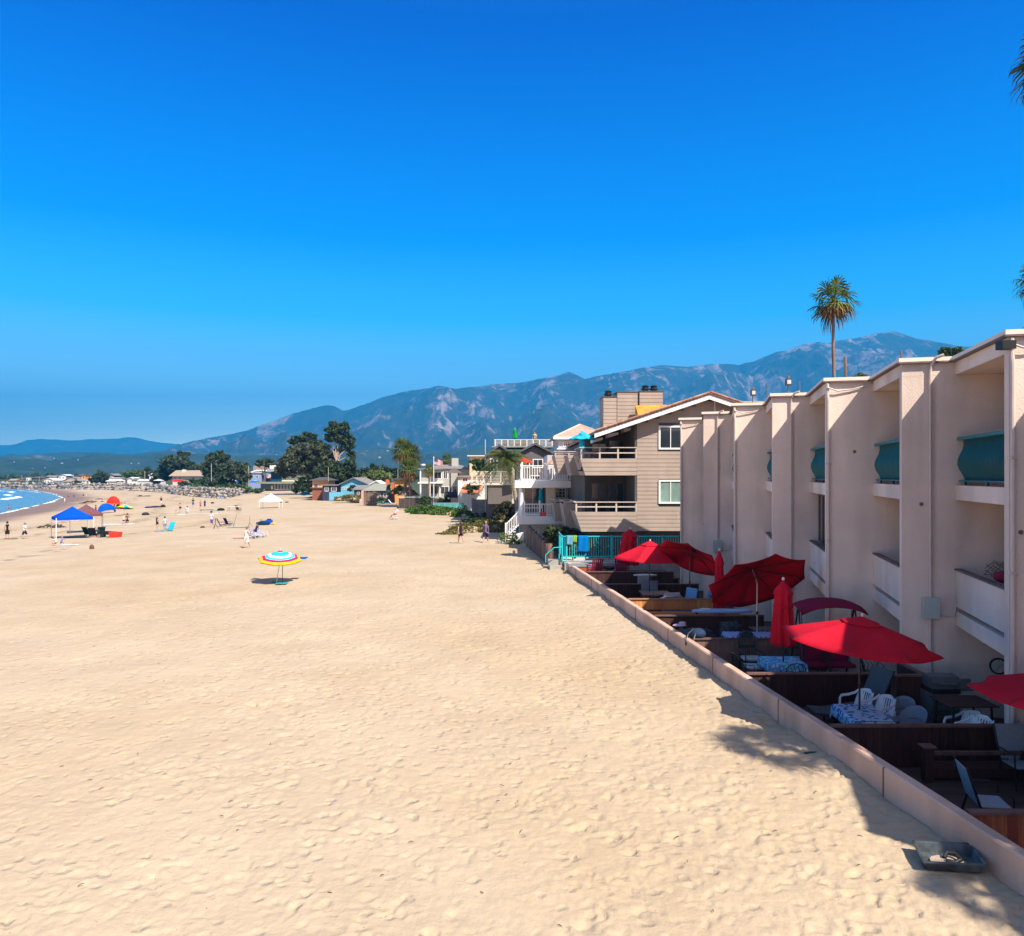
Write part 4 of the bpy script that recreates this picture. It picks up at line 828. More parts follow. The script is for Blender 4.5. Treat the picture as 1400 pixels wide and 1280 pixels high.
# surfboard-like long boards lying on the divider tops
def board(name, label, x, y, z, L, w, th, m, rz=0, cat='surfboard'):
    o = thing(name, label, cat, (x, y, z), rz); n = 20; P = []; 
    for i in range(n + 1): f = -1 + 2 * i / n; P.append((f * L / 2, w / 2 * (1 - abs(f) ** 3.2)))
    poly = P + [(a, -b) for a, b in P[::-1][1:-1]]
    poly = [p for p in poly][::-1]; MB().prism(poly, 0, th).build('deck', m, o, bevel=.02)
    mb = MB(); mb.prismy([(-L / 2 * .85, -.001), (-L / 2 * .75, -.001), (-L / 2 * .86, -.12)][::-1], -.006, .006); mb.build('fin', m_black, o); return o
m_lb = mat('light_blue_foam', (.30, .46, .70), .4, var=.04)
board('paddle_board', 'long light blue paddle board lying across the patio below the tilted dark red umbrella', (987 - 700) / F * 27.0, 27.0, .46, 2.15, .5, .09, m_lb)
board('surfboard', 'white surfboard resting flat behind the brown square table', (882 - 700) / F * 35.5, 35.5, .62, 1.1, .4, .07, paint((190, 200, 200)))
t = tag(MB().bx(-.25, .25, -.2, .2, 0, .52).build('side_table', paint((160, 165, 165)), None, ((880 - 700) / F * 35.4, 35.4, UF + .42), bevel=.01), 'small pale stand under the white surfboard', 'table')
tag(MB().bx(-.35, .35, -.3, .3, 0, .42).build('storage_crate', m_fence, None, ((880 - 700) / F * 35.4, 35.4, UF)), 'dark box under the pale stand behind the brown table', 'box')
for k, (px, lab) in enumerate(((858 + 24, 'left grey panelled chair back behind the brown square table'), (858 + 36, 'right grey panelled chair back behind the brown square table'))):
    x = (px - 700) / F * 33.0; t = thing('panel_chair', lab, 'chair', (x + .03, 33.0, UF), 0, 'grey chairs behind the square table')
    MB().bx(-.17, .17, .14, .18, .45, 1.05).build('backrest', m_gry, t, bevel=.02); MB().bx(-.19, .19, -.2, .18, .40, .45).build('seat', m_gry, t)
    for sx in (-1, 1):
        for sy in (-1, 1): MB().bx(sx * .17 - .015, sx * .17 + .015, sy * .17 - .015, sy * .17 + .015, 0, .40).build('leg', m_black, t)
board('surfboard', 'second small white board lying on the light blue paddle board', (965 - 700) / F * 27.0, 27.02, .555, .45, .3, .03, paint((220, 225, 225)))
# dark covered furniture and clutter in the shade
def heap(label, x, y, L, w, h, m, seed, name='covered_furniture', z=UF):
    rg = random.Random(seed); mb = MB(); V = []; n = 14
    for j in range(n):
        for i in range(n):
            u = -1 + 2 * i / (n - 1); v = -1 + 2 * j / (n - 1); e = (1 - abs(u) ** 4) * (1 - abs(v) ** 4); V.append((u * L / 2, v * w / 2, h * (e ** .5) * (.8 + .2 * rg.random())))
    mb.add(V, [(j * n + i, j * n + i + 1, (j + 1) * n + i + 1, (j + 1) * n + i) for j in range(n - 1) for i in range(n - 1)], True)
    return tag(mb.build(name, m, None, (x, y, z)), label, 'cover')
heap('dark tarpaulin heap in the shaded patio left of the checked cloth', (950 - 700) / F * 25.2, 25.2, 1.5, 1.0, .62, mat('tarp', (.03, .03, .04), .35, var=.3), 3)
heap('grey cloth-covered barbecue between the pinkish divider and tall closed umbrella', (1062 - 700) / F * 25.2, 25.2, .9, .7, .8, mat('tarp_grey', (.05, .05, .055), .6, var=.3), 4)
heap('dark covered box at the far end of the shaded floor behind the checked cloth', (1000 - 700) / F * 25.6, 25.7, 1.0, .6, .75, mat('tarp', (.03, .03, .04), .35, var=.3), 5)
table('dark slatted side table behind the nearest tall closed umbrella', 8.1, 24.6, .9, .7, .7)
lounger('sun_lounger', 'low dark lounger on the deck left of the white plastic armchairs', (1150 - 700) / F * 17.2, 17.2, R(90), m_drkg, m_black, back=5, L=1.5)
# things on the sea wall: blue bag with straps, sandals
P_ = Vector((wall_x(20.6) + .25, 20.6, .50))
t = thing('backpack', 'blue rounded bag slumped over the sea wall with black straps hanging down', 'bag', ((945 - 700) / F * 22.6, 22.6, .49), R(5))
MB().ell((.2, 0, .13), (.24, .2, .16), 16, 10).build('body', mat('slate_blue_cloth', (.012, .03, .08), .8, var=.15, bump=.3, bscale=15), t)
for dx in (-.1, .12): MB().tube([(.15 + dx, -.02, .28), (-.05 + dx, -.15, .16), (-.14 + dx, -.27, .03), (-.17 + dx, -.32, -.14)], .024, 6, flat=.5).build('strap', m_black, t)
t = tag(MB().ell((0, 0, .05), (.22, .1, .05), 12, 6).ell((.1, .05, .11), (.12, .08, .05), 12, 6).build('folded_towel', cloth((200, 185, 200)), None, ((929 - 700) / F * 24.2, 24.2, .50)), 'crumpled pale towel lying on the sea wall beyond the blue bag', 'towel')
t = thing('drying_rack', 'folding wooden lattice rack standing on the nearest lower balcony', 'rack', Vector(CR[3] + UD * 1.9 + WD * .5) + Vector((0, 0, 3.11)))
m_wd = mat('bare_wood', (.30, .22, .16), .6, var=.15)
mb = MB()
for s_ in (0, 1):
    z = .0; 
    for a, b in (((-.25, 0), (.0, .26)), ((.0, .26), (.22, .1)), ((-.25, 0), (0, -.0)), ((-.2, .22), (.1, .02)), ((-.25, .12), (0, .3)), ((0, .3), (.25, .12)), ((-.25, .12), (0, -.02)), ((0, -.02), (.25, .12))): mb.bar((a[0], s_ * .25, a[1] + .02), (b[0], s_ * .25, b[1] + .02), .018)
for a in ((-.25, .14), (0, .32), (.25, .14), (0, 0.01), (.0, .15)): mb.bar((a[0], 0, a[1]), (a[0], .25, a[1]), .016)
mb.build('lattice', m_wd, t)
t = tag(MB().ell((0, 0, .1), (.3, .18, .14), 12, 8).build('pink_towel', cloth((150, 50, 80)), None, CR[3] + UD * 1.35 + WD * .42 + Vector((0, 0, 3.08))), 'rumpled dark pink towel beside the wooden rack on the balcony', 'towel')
t = tag(MB().ell((0, 0, .14), (.14, .14, .16), 12, 8).build('green_bag', cloth((40, 110, 80)), None, CR[3] + UD * .9 + WD * .4 + Vector((0, 0, 3.10))), 'green bag on the nearest lower balcony beside the wall', 'bag')
t = thing('wire_statuette', 'slim black ornament on the lower balcony of the third bay', 'ornament', CR[5] + UD * 1.1 + WD * .5 + Vector((0, 0, 3.1)))
MB().tube([(0, 0, 0), (0, 0, .45)], .03, 6).ell((0, 0, .5), (.07, .07, .09), 8, 6).lathe([(0, 0), (.12, 0), (.1, .05), (0, .06)], n=12).build('body', m_black, t)
# maroon adirondack chairs
def adirondack(label, x, y, rz, m):
    t = thing('adirondack_chair', label, 'chair', (x, y, .12), rz, 'maroon adirondack chairs'); 
    for k in range(6): x0 = -.22 + .088 * k; MB().hexa([(x0 - .04, .2, .25), (x0 + .04, .2, .25), (x0 + .04, .22, .25), (x0 - .04, .22, .25), (x0 * 1.2 - .04, .48, .98 - abs(x0) * .3), (x0 * 1.2 + .04, .48, .98 - abs(x0) * .3), (x0 * 1.2 + .04, .5, .98 - abs(x0) * .3), (x0 * 1.2 - .04, .5, .98 - abs(x0) * .3)]).build('back_slat', m, t)
    mb = MB(); mb.hexa([(-.26, -.3, .36), (.26, -.3, .36), (.26, .22, .24), (-.26, .22, .24), (-.26, -.3, .39), (.26, -.3, .39), (.26, .22, .27), (-.26, .22, .27)]); mb.build('seat', m, t)
    for sx in (-1, 1): MB().bx(sx * .32 - .07, sx * .32 + .07, -.35, .38, .54, .565).build('armrest', m, t); MB().bx(sx * .3 - .02, sx * .3 + .02, -.32, -.23, 0, .54).build('leg', m, t); MB().bar((sx * .3, -.2, .28), (sx * .3, .5, .02), .02, .1).build('leg', m, t)
    return t
m_mw = mat('maroon_plastic', (.22, .018, .05), .5, var=.08)
adirondack('maroon adirondack chair nearest the sea wall end below the teal fence', (813 - 700) / F * 39.3, 39.3, R(195), m_mw)
adirondack('maroon adirondack chair under the drape of the half closed umbrella', (850 - 700) / F * 39.3, 39.3, R(165), m_mw)
t = thing('fire_bowl', 'low round black fire bowl between the maroon chairs', 'fire bowl', ((832 - 700) / F * 39.2, 39.2, .12)); MB().lathe([(0, .3), (.3, .36), (.34, .48), (.30, .48), (.25, .4), (0, .36)], n=20).build('bowl', m_black, t)
for k in range(3): a = k * 2.09; MB().tube([(math.cos(a) * .2, math.sin(a) * .2, .32), (math.cos(a) * .26, math.sin(a) * .26, 0)], .015, 6).build('leg', m_black, t)
t = tag(MB().bx(-.8, .8, -.3, .3, 0, .12).build('lounge_mat', mat('grey_mat', (.16, .2, .22), .7), None, ((782 - 700) / F * 40.6 + .6, 40.6, .42), bevel=.03), 'grey mat lying folded on the end of the sea wall by the fence', 'mat')
tag(MB().bx(-.8, .8, -.3, .3, 0, .73).build('timber_box', m_red, None, ((782 - 700) / F * 40.6 + .8, 40.6, UF)), 'red-brown timber box inside the end of the sea wall', 'box')
t = tag(MB().bx(-2.6, 2.6, -.12, .12, 0, .06).build('white_bench_top', paint((165, 170, 180)), None, (6.1, 41.2, .62)), 'long pale bench top along the foot of the teal fence', 'bench')
# black plastic tray on the sand
t = thing('plastic_tub', 'shallow black plastic tub on the sand against the sea wall with a dark strap inside', 'tub', (5.93, 10.42, .0), R(6))
m_tub = mat('worn_black_plastic', (.022, .03, .036), .35, var=.3, scale=5, alt=(.10, .12, .13))
W_, L_, H_ = .36, .27, .15; mb = MB()
def ring(w, l, z): return [(-w, -l, z), (w, -l, z), (w, l, z), (-w, l, z)]
V = ring(W_ - .05, L_ - .05, 0) + ring(W_, L_, H_) + ring(W_ + .025, L_ + .025, H_) + ring(W_ + .025, L_ + .025, H_ - .02) + ring(W_ - .06, L_ - .06, .02) + ring(W_ - .012, L_ - .012, H_ + .0)
fs = [(3, 2, 1, 0), (16, 17, 18, 19)]
for a, b in ((0, 3), (3, 2), (2, 5), (5, 4)):
    for i in range(4): j = (i + 1) % 4; fs.append((a * 4 + i, a * 4 + j, b * 4 + j, b * 4 + i))
mb.add(V, fs); mb.build('tray', m_tub, t, bevel=.006); t.location.z = .03; t.rotation_euler = (R(2), R(-4), R(-14))
MB().tube([(-.05, .02, .06), (0, .08, .10), (.1, .06, .10), (.14, -.02, .06), (.05, -.06, .04), (-.05, -.04, .05)], .03, 8).build('strap_loop', m_black, t)
tag(MB().ell((0, 0, 0), (.22, .16, .012), 14, 6).build('tub_sand', mat('dry_sand', (.45, .36, .26), .95, bump=.5), None, (5.9, 10.42, .063)), 'patch of dry sand lying in the black tub', 'sand')
# twigs and debris
for k, (px, py, a) in enumerate([(rng.uniform(60, 1150), rng.uniform(860, 1270), rng.uniform(0, 3)) for _ in range(34)] + list(((1009, 1046, -.9), (1176, 1145, -.7), (1054, 1056, .2), (1060, 1138, .1), (1174, 1185, .3), (1204, 1206, .1), (940, 1180, 1.2), (1115, 1085, .7), (713, 1138, 1.3), (681, 1097, .1), (562, 1153, .1), (325, 1137, 1.2), (693, 1088, .4), (680, 986, 0.), (750, 997, .2), (316, 1097, .8)))):
    if px > 588 + (py - 649) / .75: continue
    p = G(px, py); s = .5 + .5 * rng.random(); tag(MB().tube([(-.05 * s, 0, .01), (0, .01, .018), (.05 * s, 0, .012)], [.004, .006, .003], 5).build('twig', mat('twig_brown', (.06, .04, .03), .9), None, (p.x, p.y, p.z + .01)), 'small dark twig lying on the open sand', 'twig', 'twigs scattered over the sand').rotation_euler = (0, 0, a)
mb = MB()
t = tag(heap('scrap of dark seaweed and green plastic at the foot of the sea wall', (1112 - 700) / F * 14.55, 14.55, .35, .1, .03, mat('seaweed', (.03, .035, .025), .8, alt=(.03, .10, .06)), 9, 'seaweed', 0.02), cat='seaweed')

tag(MB().bx(3.45, 8.3, 38.3, 41.7, UF + .001, .12).build('upper_patio', m_deck), kind='structure')
# ------------------------------------------------------------------ the taupe condo beyond the hotel
m_sid = mat('taupe_siding', (.35, .285, .235), .8, var=.06, scale=1.5, bump=.15, bscale=25, stain=.08)
m_white = mat('white_paint', (.80, .79, .77), .55, var=.03, scale=2, bump=.05)
m_tile = mat('clay_tiles', (.34, .19, .13), .85, var=.3, scale=3, bump=.3, bscale=10, island=.2)
m_conc = mat('concrete', (.36, .34, .31), .9, var=.15, scale=2, bump=.3, bscale=20, stain=.2)
m_dkwall = mat('dark_wall', (.09, .08, .075), .8, var=.2, scale=2)  # even dark grey-brown for recessed walls, the core, some frames and caps
def siding(mb, x0, x1, z0, z1, y, holes=(), h=.2, fn=None):
    z = z0
    while z < z1 - .01:
        zt = min(z + h, z1); xs = [(x0, x1)]
        if fn: a, b = fn(z, zt); xs = [(max(x0, a), min(x1, b))]
        for hx0, hx1, hz0, hz1 in holes:
            if hz0 < zt - .001 and hz1 > z + .001:
                ns = []
                for a, b in xs:
                    if hx0 >= b or hx1 <= a: ns.append((a, b))
                    else:
                        if hx0 > a: ns.append((a, hx0))
                        if hx1 < b: ns.append((hx1, b))
                xs = ns
        for a, b in xs:
            if b - a > .02: mb.hexa([(a, y - .028, z), (b, y - .028, z), (b, y, z), (a, y, z), (a, y - .008, zt), (b, y - .008, zt), (b, y, zt), (a, y, zt)])
        z = zt
def window(par, x0, x1, z0, z1, y, fw=.09, frame=None, mull=1, rows=1, proud=.05, gl=None, sill=True):
    mb = MB(); mb.bx(x0, x1, y - proud, y + .0, z1 - fw, z1); mb.bx(x0, x1, y - proud, y, z0, z0 + fw); mb.bx(x0, x0 + fw, y - proud, y, z0 + fw, z1 - fw); mb.bx(x1 - fw, x1, y - proud, y, z0 + fw, z1 - fw)
    for k in range(1, mull + 1): xm = x0 + (x1 - x0) * k / (mull + 1); mb.bx(xm - .02, xm + .02, y - proud * .7, y, z0 + fw, z1 - fw)
    for k in range(1, rows): zm = z0 + (z1 - z0) * k / rows; mb.bx(x0 + fw, x1 - fw, y - proud * .5, y, zm - .015, zm + .015)
    f = mb.build('window', frame or m_white, par); MB().bx(x0 + fw, x1 - fw, y - proud * .35, y - .002, z0 + fw, z1 - fw).build('pane', gl or m_glass, f)
    return f
s45 = F / 45; X45 = lambda px: (px - 700) / s45; Z45 = lambda py: CZ - (py - HY) / s45
condo = thing('condo_building', 'taupe lap-sided condo with tiled gable roof, slanted balcony fronts and three boxed chimneys', 'building', (0, 0, 0))
roofz = lambda x: 7.42 + (x - 4.5) * .336 if x < 11.36 else 9.73 - (x - 11.36) * .336
mb = MB(); mb.prismy([(7.33, 2.0), (15.5, 2.0), (15.5, roofz(15.5)), (11.36, 9.7), (7.33, roofz(7.33))], 45, 46); mb.build('wall', m_dkwall, condo)
mb = MB(); HO = [(8.58, 9.98, 6.77, 8.16), (8.58, 9.98, 3.60, 4.99)]
siding(mb, 7.33, 15.4, 2.0, 9.6, 44.997, HO, .235, lambda a, b: (7.33 if roofz(7.33) > b else 7.33 + (b - roofz(7.33)) / .336, 15.4)); mb.build('siding', m_sid, condo)
for (x0, x1, z0, z1), g in zip(HO, (glass('window_glass'), glass('pale_blind_glass', (.20, .32, .28), .3))): window(condo, x0, x1, z0, z1, 44.99, .1, proud=.09, gl=g)
mb = MB(); mb.prismy([(4.6, 1.2), (15.5, 1.2), (15.5, roofz(15.5) - .05), (11.36, 9.65), (4.6, roofz(4.6) - .05)], 48.6, 66); mb.build('core', m_dkwall, condo)
# roof
mb = MB(); mb.prismy([(4.75, 7.62), (11.36, 9.83), (16, 8.27), (16, 8.45), (11.36, 10.01), (4.75, 7.80)], 44.25, 66); mb.build('roof', m_tile, condo)
mb = MB(); mb.prismy([(4.75, 7.42), (11.36, 9.64), (16, 8.08), (16, 8.33), (11.36, 9.89), (4.75, 7.68)], 44.18, 44.247); mb.build('fascia', m_white, condo)
mb = MB(); 
for k in range(32):
    x = 4.8 + k * .205; z = 7.70 + (x - 4.45) * .334
    mb.tube([(x, 44.12, z + .03), (x + .215, 44.12, z + .075)], [.07, .085], 6)
for k in range(22):
    x = 11.4 + k * .205; z = 10.01 - (x - 11.36) * .334; mb.tube([(x - .01, 44.12, z + .05), (x + .21, 44.12, z - .01)], [.085, .07], 6)
mb.build('verge_tiles', m_tile, condo)
def slant_balcony(px_top, px_bot, d, pr_t, pz_t, pb, x1, lenback, m, rails=True):
    s = F / d; xt = (px_top - 700) / s; xb = (px_bot - 700) / s; zr = CZ - (pr_t - HY) / s; zt = CZ - (pz_t - HY) / s; zb = CZ - (pb - HY) / s
    b = MB(); b.hexa([(xb, d, zb), (x1, d, zb), (x1, d + .12, zb), (xb, d + .12, zb), (xt, d, zt), (x1, d, zt), (x1, d + .12, zt), (xt, d + .12, zt)])
    b.hexa([(xb, d + .12, zb), (xb + .12, d + .12, zb), (xb + .12, d + lenback, zb), (xb, d + lenback, zb), (xt, d + .12, zt), (xt + .12, d + .12, zt), (xt + .12, d + lenback, zt), (xt, d + lenback, zt)])
    b.bx(xb + .12, x1, d + .12, d + lenback, zb, zb + .2)
    q = b.build('balcony', m_dkwall, condo); mb = MB(); siding(mb, 0, 1, 0, 0, 0); z = zb; n = max(2, round((zt - zb) / .235)); hh = (zt - zb) / n
    for k in range(n):
        z0 = zb + k * hh; z1 = z0 + hh; a0 = xb + (xt - xb) * k / n; a1 = xb + (xt - xb) * (k + 1) / n
        mb.hexa([(a0, d - .03, z0), (x1, d - .03, z0), (x1, d - .002, z0), (a0, d - .002, z0), (a1, d - .008, z1), (x1, d - .008, z1), (x1, d - .002, z1), (a1, d - .002, z1)])
        mb.hexa([(a0 - .03, d, z0), (a0 - .002, d, z0), (a0 - .002, d + lenback, z0), (a0 - .03, d + lenback, z0), (a1 - .01, d, z1), (a1 - .002, d, z1), (a1 - .002, d + lenback, z1), (a1 - .01, d + lenback, z1)])
    mb.build('balcony_siding', m, q)
    mb = MB(); mt = mat('pale_rail', (.50, .42, .35), .6)
    mb.bx(xt - .05, x1, d - .06, d + .10, zr - .05, zr); mb.bx(xt + .02, x1, d, d + .05, (zr + zt) / 2 - .04, (zr + zt) / 2 + .03)
    mb.bx(xt - .05, xt + .1, d + .1, d + lenback, zr - .05, zr)
    n = max(1, round((x1 - xt) / 1.25))
    for k in range(n + 1): x = xt + .04 + (x1 - xt - .12) * k / n; mb.bx(x, x + .09, d - .01, d + .06, zt, zr - .05)
    mb.build('railing', mt, q)
slant_balcony(793, 800, 45, 611.5, 627, 650, 7.32, 3.6, m_sid); slant_balcony(786, 795, 45, 686, 700, 727, 7.32, 3.6, m_sid)
slant_balcony(776, 782, 50.5, 617, 622, 650, 4.6, 3.6, m_sid); slant_balcony(770, 775, 50.5, 685, 689, 722, 4.6, 3.6, m_sid)
slant_balcony(758, 764, 56, 617, 622, 649, 4.3, 3.6, m_sid); slant_balcony(757, 760, 56, 683, 688, 713, 4.3, 3.6, m_sid)
mb = MB(); mb.bx(7.2, 7.34, 45.001, 48.6, 2.0, 8.2); mb.build('side_wall', m_dkwall, condo)
mb = MB(); mb.bx(4.7, 15.4, 46.2, 66, .3, 1.99); mb.build('ground_floor', m_dkwall, condo)
# windows in the loggia, white brackets under the roof
for x0, x1, z0, z1 in ((5.0, 6.0, 5.4, 7.3), (6.1, 7.1, 5.4, 7.5), (5.0, 6.0, 2.3, 4.8), (6.1, 7.1, 2.3, 4.8)): window(condo, x0, x1, z0, z1, 48.59, .07, frame=m_dkwall)
for k in range(3): x = 4.9 + k * .95; MB().prismy([(x, 7.1 + .336 * (x - 4.5)), (x + .6, 7.28 + .336 * (x - 4.5)), (x + .6, 7.42 + .336 * (x - 4.5)), (x, 7.3 + .336 * (x - 4.5))], 46.5, 48.0).build('bracket', m_white, condo)
for k, (p0, p1, pt, fl) in enumerate(((825, 843, 543, [(833, 537)]), (845, 873, 536, []), (877, 909, 534, [(887, 527), (899, 525)]))):
    s = F / 49; x0 = (p0 - 700) / s; x1 = (p1 - 700) / s; z1 = CZ - (pt - HY) / s; y0 = 49 + k * .35
    mb = MB(); mb.bx(x0, x1, y0, y0 + 1.8, 7.2, z1 - .003); c = mb.build('chimney', m_sid, condo); mb = MB(); siding(mb, x0, x1, 7.4, z1, y0, (), .235)
    mb.bx(x0 - .02, x0 - .002, y0, y0 + 1.8, 7.4, z1); mb.build('chimney_siding', m_sid, c); MB().bx(x0 - .05, x1 + .05, y0 - .06, y0 + 1.85, z1, z1 + .05).build('cap', m_dkwall, c)
    for fx, fy in fl:
        xx = (fx - 700) / s; MB().lathe([(0, 0), (.2, 0), (.2, .12), (.28, .14), (.28, .2), (.2, .22), (.2, .34), (.27, .36), (.1, .44), (0, .44)], (xx, y0 + .6, z1 + .05), 14).build('flue', m_black, c)
mb = MB(); mb.hexa([(7.85, 47.4, 8.35), (9.75, 47.4, 9.0), (9.75, 48.95, 9.0), (7.85, 48.95, 8.4), (7.85, 48.0, 9.2), (9.8, 48.0, 9.45), (9.8, 48.95, 9.75), (7.85, 48.95, 9.7)]); mb.build('roof_cricket', mat('orange_tiles', (.62, .26, .04), .8, var=.3, scale=3, bump=.3), condo)
# balcony furniture of the condo
m_tcl = mat('turquoise_cloth', (.01, .42, .60), .8, var=.06, bump=.1, trans=.1)
umbrella('balcony_umbrella', 'open turquoise umbrella on the top balcony of the taupe condo', (4.22, 45.7), 5.5, 7.42, .86, .42, clothm=m_tcl, polem=m_spole, group='turquoise umbrellas', n=8)
closed_umbrella('balcony_umbrella', 'closed turquoise umbrella in front of the open one on the condo balcony', (4.12, 45.35), 5.5, 7.85, 6.75, .17, clothm=m_tcl, group='turquoise umbrellas', seed=9)
t = tag(MB().ell((0, 0, .3), (.55, .3, .42), 14, 8).build('covered_chair', mat('pale_cover', (.3, .28, .25), .8, var=.5, scale=5), None, ((732 + 40 + 0 - 700) / F * 46 + 1.1, 46.2, 6.1)), 'pale mottled rounded chair back on the condo top balcony', 'chair')
# ------------------------------------------------------------------ turquoise pool fence, steps, retaining wall
m_tf = mat('turquoise_metal', (.02, .46, .52), .4, var=.05)
t = thing('picket_fence', 'turquoise metal picket fence between the hotel patios and the condo', 'fence', (2.83, 43, .6))
mb = MB(); mb.bar((0, 0, 1.24), (6.5, 0, 1.24), .07, .06); mb.build('top_rail', m_tf, t); mb = MB(); mb.bar((0, 0, .12), (6.5, 0, .12), .05); mb.build('bottom_rail', m_tf, t)
mb = MB(); x = .13
while x < 6.5: mb.bar((x, 0, .12), (x, 0, 1.22), .028, up=(0, 1, 0)); x += .135
mb.build('pickets', m_tf, t)
for x in (0, .22, 1.3, 2.75, 4.2, 5.6): MB().bx(x - .035, x + .035, -.035, .035, -.2, 1.3).build('post', m_tf, t)
t = thing('picket_fence', 'short turquoise fence return running back from the gate corner', 'fence', (2.83, 43, .6)); t.location = (2.80, 43.1, .6)
mb = MB(); mb.bar((0, 0, 1.24), (.0, 2.4, 1.24), .06); mb.bar((0, 0, .12), (0, 2.4, .12), .05); y = .14
while y < 2.4: mb.bar((0, y, .12), (0, y, 1.22), .028); y += .14
mb.build('pickets', m_tf, t); MB().bx(-.035, .035, 2.4, 2.47, -.4, 1.3).build('post', m_tf, t)
t = thing('handrail', 'bent turquoise pipe handrail at the top of the beach steps', 'handrail', (1.88, 42.3, 0)); q = [D(746, 769, 42.3), D(746, 759, 42.3), D(757, 749, 42.3), D(769, 748, 42.8)]
MB().tube([v - Vector((1.88, 42.3, 0)) for v in q], .028, 8).build('rail', m_tf, t); 
tag(MB().bx(2.9, 9.3, 42.35, 43.4, -.6, .42).build('planter_wall', m_conc), 'concrete planter edge carrying the turquoise fence', 'wall')
tag(MB().bx(2.1, 2.88, 42.6, 43.2, -.3, .22).bx(2.05, 2.8, 43.2, 43.9, -.3, .50).build('beach_steps', m_conc), 'pale concrete steps beside the turquoise handrail', 'steps')
tag(MB().bx(2.95, 12, 43.41, 46.1, -.6, .34).build('fence_terrace', mat('pale_paving', (.5, .46, .38), .85, var=.2)), kind='structure')
def towel(label, x, y, z, w, h, m):
    mb = MB(); V = []; n = 9
    for j in range(n):
        for i in range(7): u = i / 6; v = j / 8; V.append((u * w - w / 2, -.05 - .02 * math.sin(u * 9 + v * 2), -v * h - .03 * u * v))
    mb.add(V, [(j * 7 + i, j * 7 + i + 1, (j + 1) * 7 + i + 1, (j + 1) * 7 + i) for j in range(n - 1) for i in range(6)], True); mb.bx(-w / 2, w / 2, -.05, .05, 0, .015)
    return tag(thick(mb.build('towel', m, None, (x, y, z)), .01), label, 'towel')
towel('bright blue towel hung over the turquoise fence', (797 - 700) / F * 42.96, 42.96, 1.885, .56, .92, cloth((0, 120, 200), .8))
towel('green and yellow cloth folded over the turquoise fence left of the blue towel', (786 - 700) / F * 42.96, 42.96, 1.885, .2, .35, cloth((150, 190, 60)))
towel('pale wet shirt on the turquoise fence beside the gate post', (779 - 700) / F * 42.96, 42.96, 1.885, .34, .5, cloth((110, 170, 200)))
mb = MB()
P0 = Vector((2.25, 45.5, 0)); P1 = Vector((1.2, 56.5, 0))
for k in range(26):
    p = P0.lerp(P1, k / 25); hh = .95 + .12 * math.sin(k * 2.3) + .02 * k; mb.tube([(p.x, p.y, -.3), (p.x + .03, p.y, hh)], .17, 7)
tag(mb.build('pile_wall', mat('grey_timber', (.16, .12, .10), .85, var=.3, scale=3, stretch=(4, 4, .5), island=.25)), 'row of weathered timber piles holding back the bank below the white deck', 'retaining wall')
tag(MB().tube([(0, 0, -.3), (.02, 0, 1.25)], .15, 9).build('timber_post', mat('red_timber', (.25, .13, .10), .8, var=.25)), 'thick reddish timber post at the near end of the pile wall', 'post').location = (2.2, 45.0, 0)

# ------------------------------------------------------------------ white beach house
wh = thing('white_house', 'white two-storey beach house with railed decks, round columns and a hipped tile roof', 'house', (0, 60, 0))
s60 = F / 60; X6 = lambda px: (px - 700) / s60; Z6 = lambda py: CZ - (py - HY) / s60
def baluster_rail(par, p0, p1, z0, z1, m, step=.19, posts=None, name='deck_railing'):
    mb = MB(); L = (Vector(p1) - Vector(p0)).length; a = Vector((*p0, 0)); b = Vector((*p1, 0)); up = Vector((0, 0, 1)); slope = 0
    mb.bar(a + up * z1, b + up * z1, .1, .07); mb.bar(a + up * (z0 + .12), b + up * (z0 + .12), .06); n = int(L / step)
    for k in range(n + 1): p = a.lerp(b, k / n); mb.bar(p + up * (z0 + .12), p + up * z1, .05, up=(0, 1, 0))
    r = mb.build(name, m, par)
    for f in (posts or (0, 1)):
        p = a.lerp(b, f); q = MB(); q.bx(p.x - .07, p.x + .07, p.y - .07, p.y + .07, z0, z1 + .12); q.ell((p.x, p.y, z1 + .2), (.07, .07, .09), 8, 6); q.build('railing_post', m, r)
    return r
MB().bx(X6(705), 7, 0, 9, Z6(717), Z6(706)).build('lower_deck', m_white, wh); MB().bx(X6(704), 7, -.05, 9, Z6(667), Z6(657.5)).build('upper_deck', m_white, wh)
MB().bx(.6, 7, .6, 8.5, -.3, Z6(717.2)).build('foundation', mat('pale_block', (.55, .52, .47), .85, stain=.15), wh)
for x, y in ((X6(713), .35), (X6(713), 4.2), (X6(713), 8.2)):
    c = MB().lathe([(0, 0), (.22, 0), (.22, .12), (.16, .2), (.145, 2.2), (.17, 2.25), (.2, 2.32), (.2, Z6(667) - Z6(706) - .002), (0, Z6(667) - Z6(706) - .002)], (x, y, Z6(706)), 18).build('column', m_white, wh)
baluster_rail(wh, (X6(714), .12), (X6(800), .12), Z6(657.5), Z6(637), m_white, posts=(.0, .39, .52, .8, 1.0)); baluster_rail(wh, (X6(714), .3), (X6(714), 8.6), Z6(657.5), Z6(637), m_white, posts=(.5, 1.0))
baluster_rail(wh, (X6(717), .15), (X6(759), .15), Z6(706), Z6(689.5), m_white, posts=(0, .5, 1))
MB().bx(2.75, 3.45, 1.6, 1.95, Z6(706), Z6(667)).build('pilaster', mat('cream_wall', (.66, .58, .48), .8), wh); 
wl = MB().bx(2.9, 7.5, 3.0, 9, Z6(706) , 6.9).build('wall', mat('pale_grey_wall', (.45, .44, .44), .8), wh)
for x0, x1 in ((3.55, 4.4), (5.0, 5.8)): window(wh, x0, x1, Z6(683), Z6(668), 2.99, .07, mull=2, rows=3)
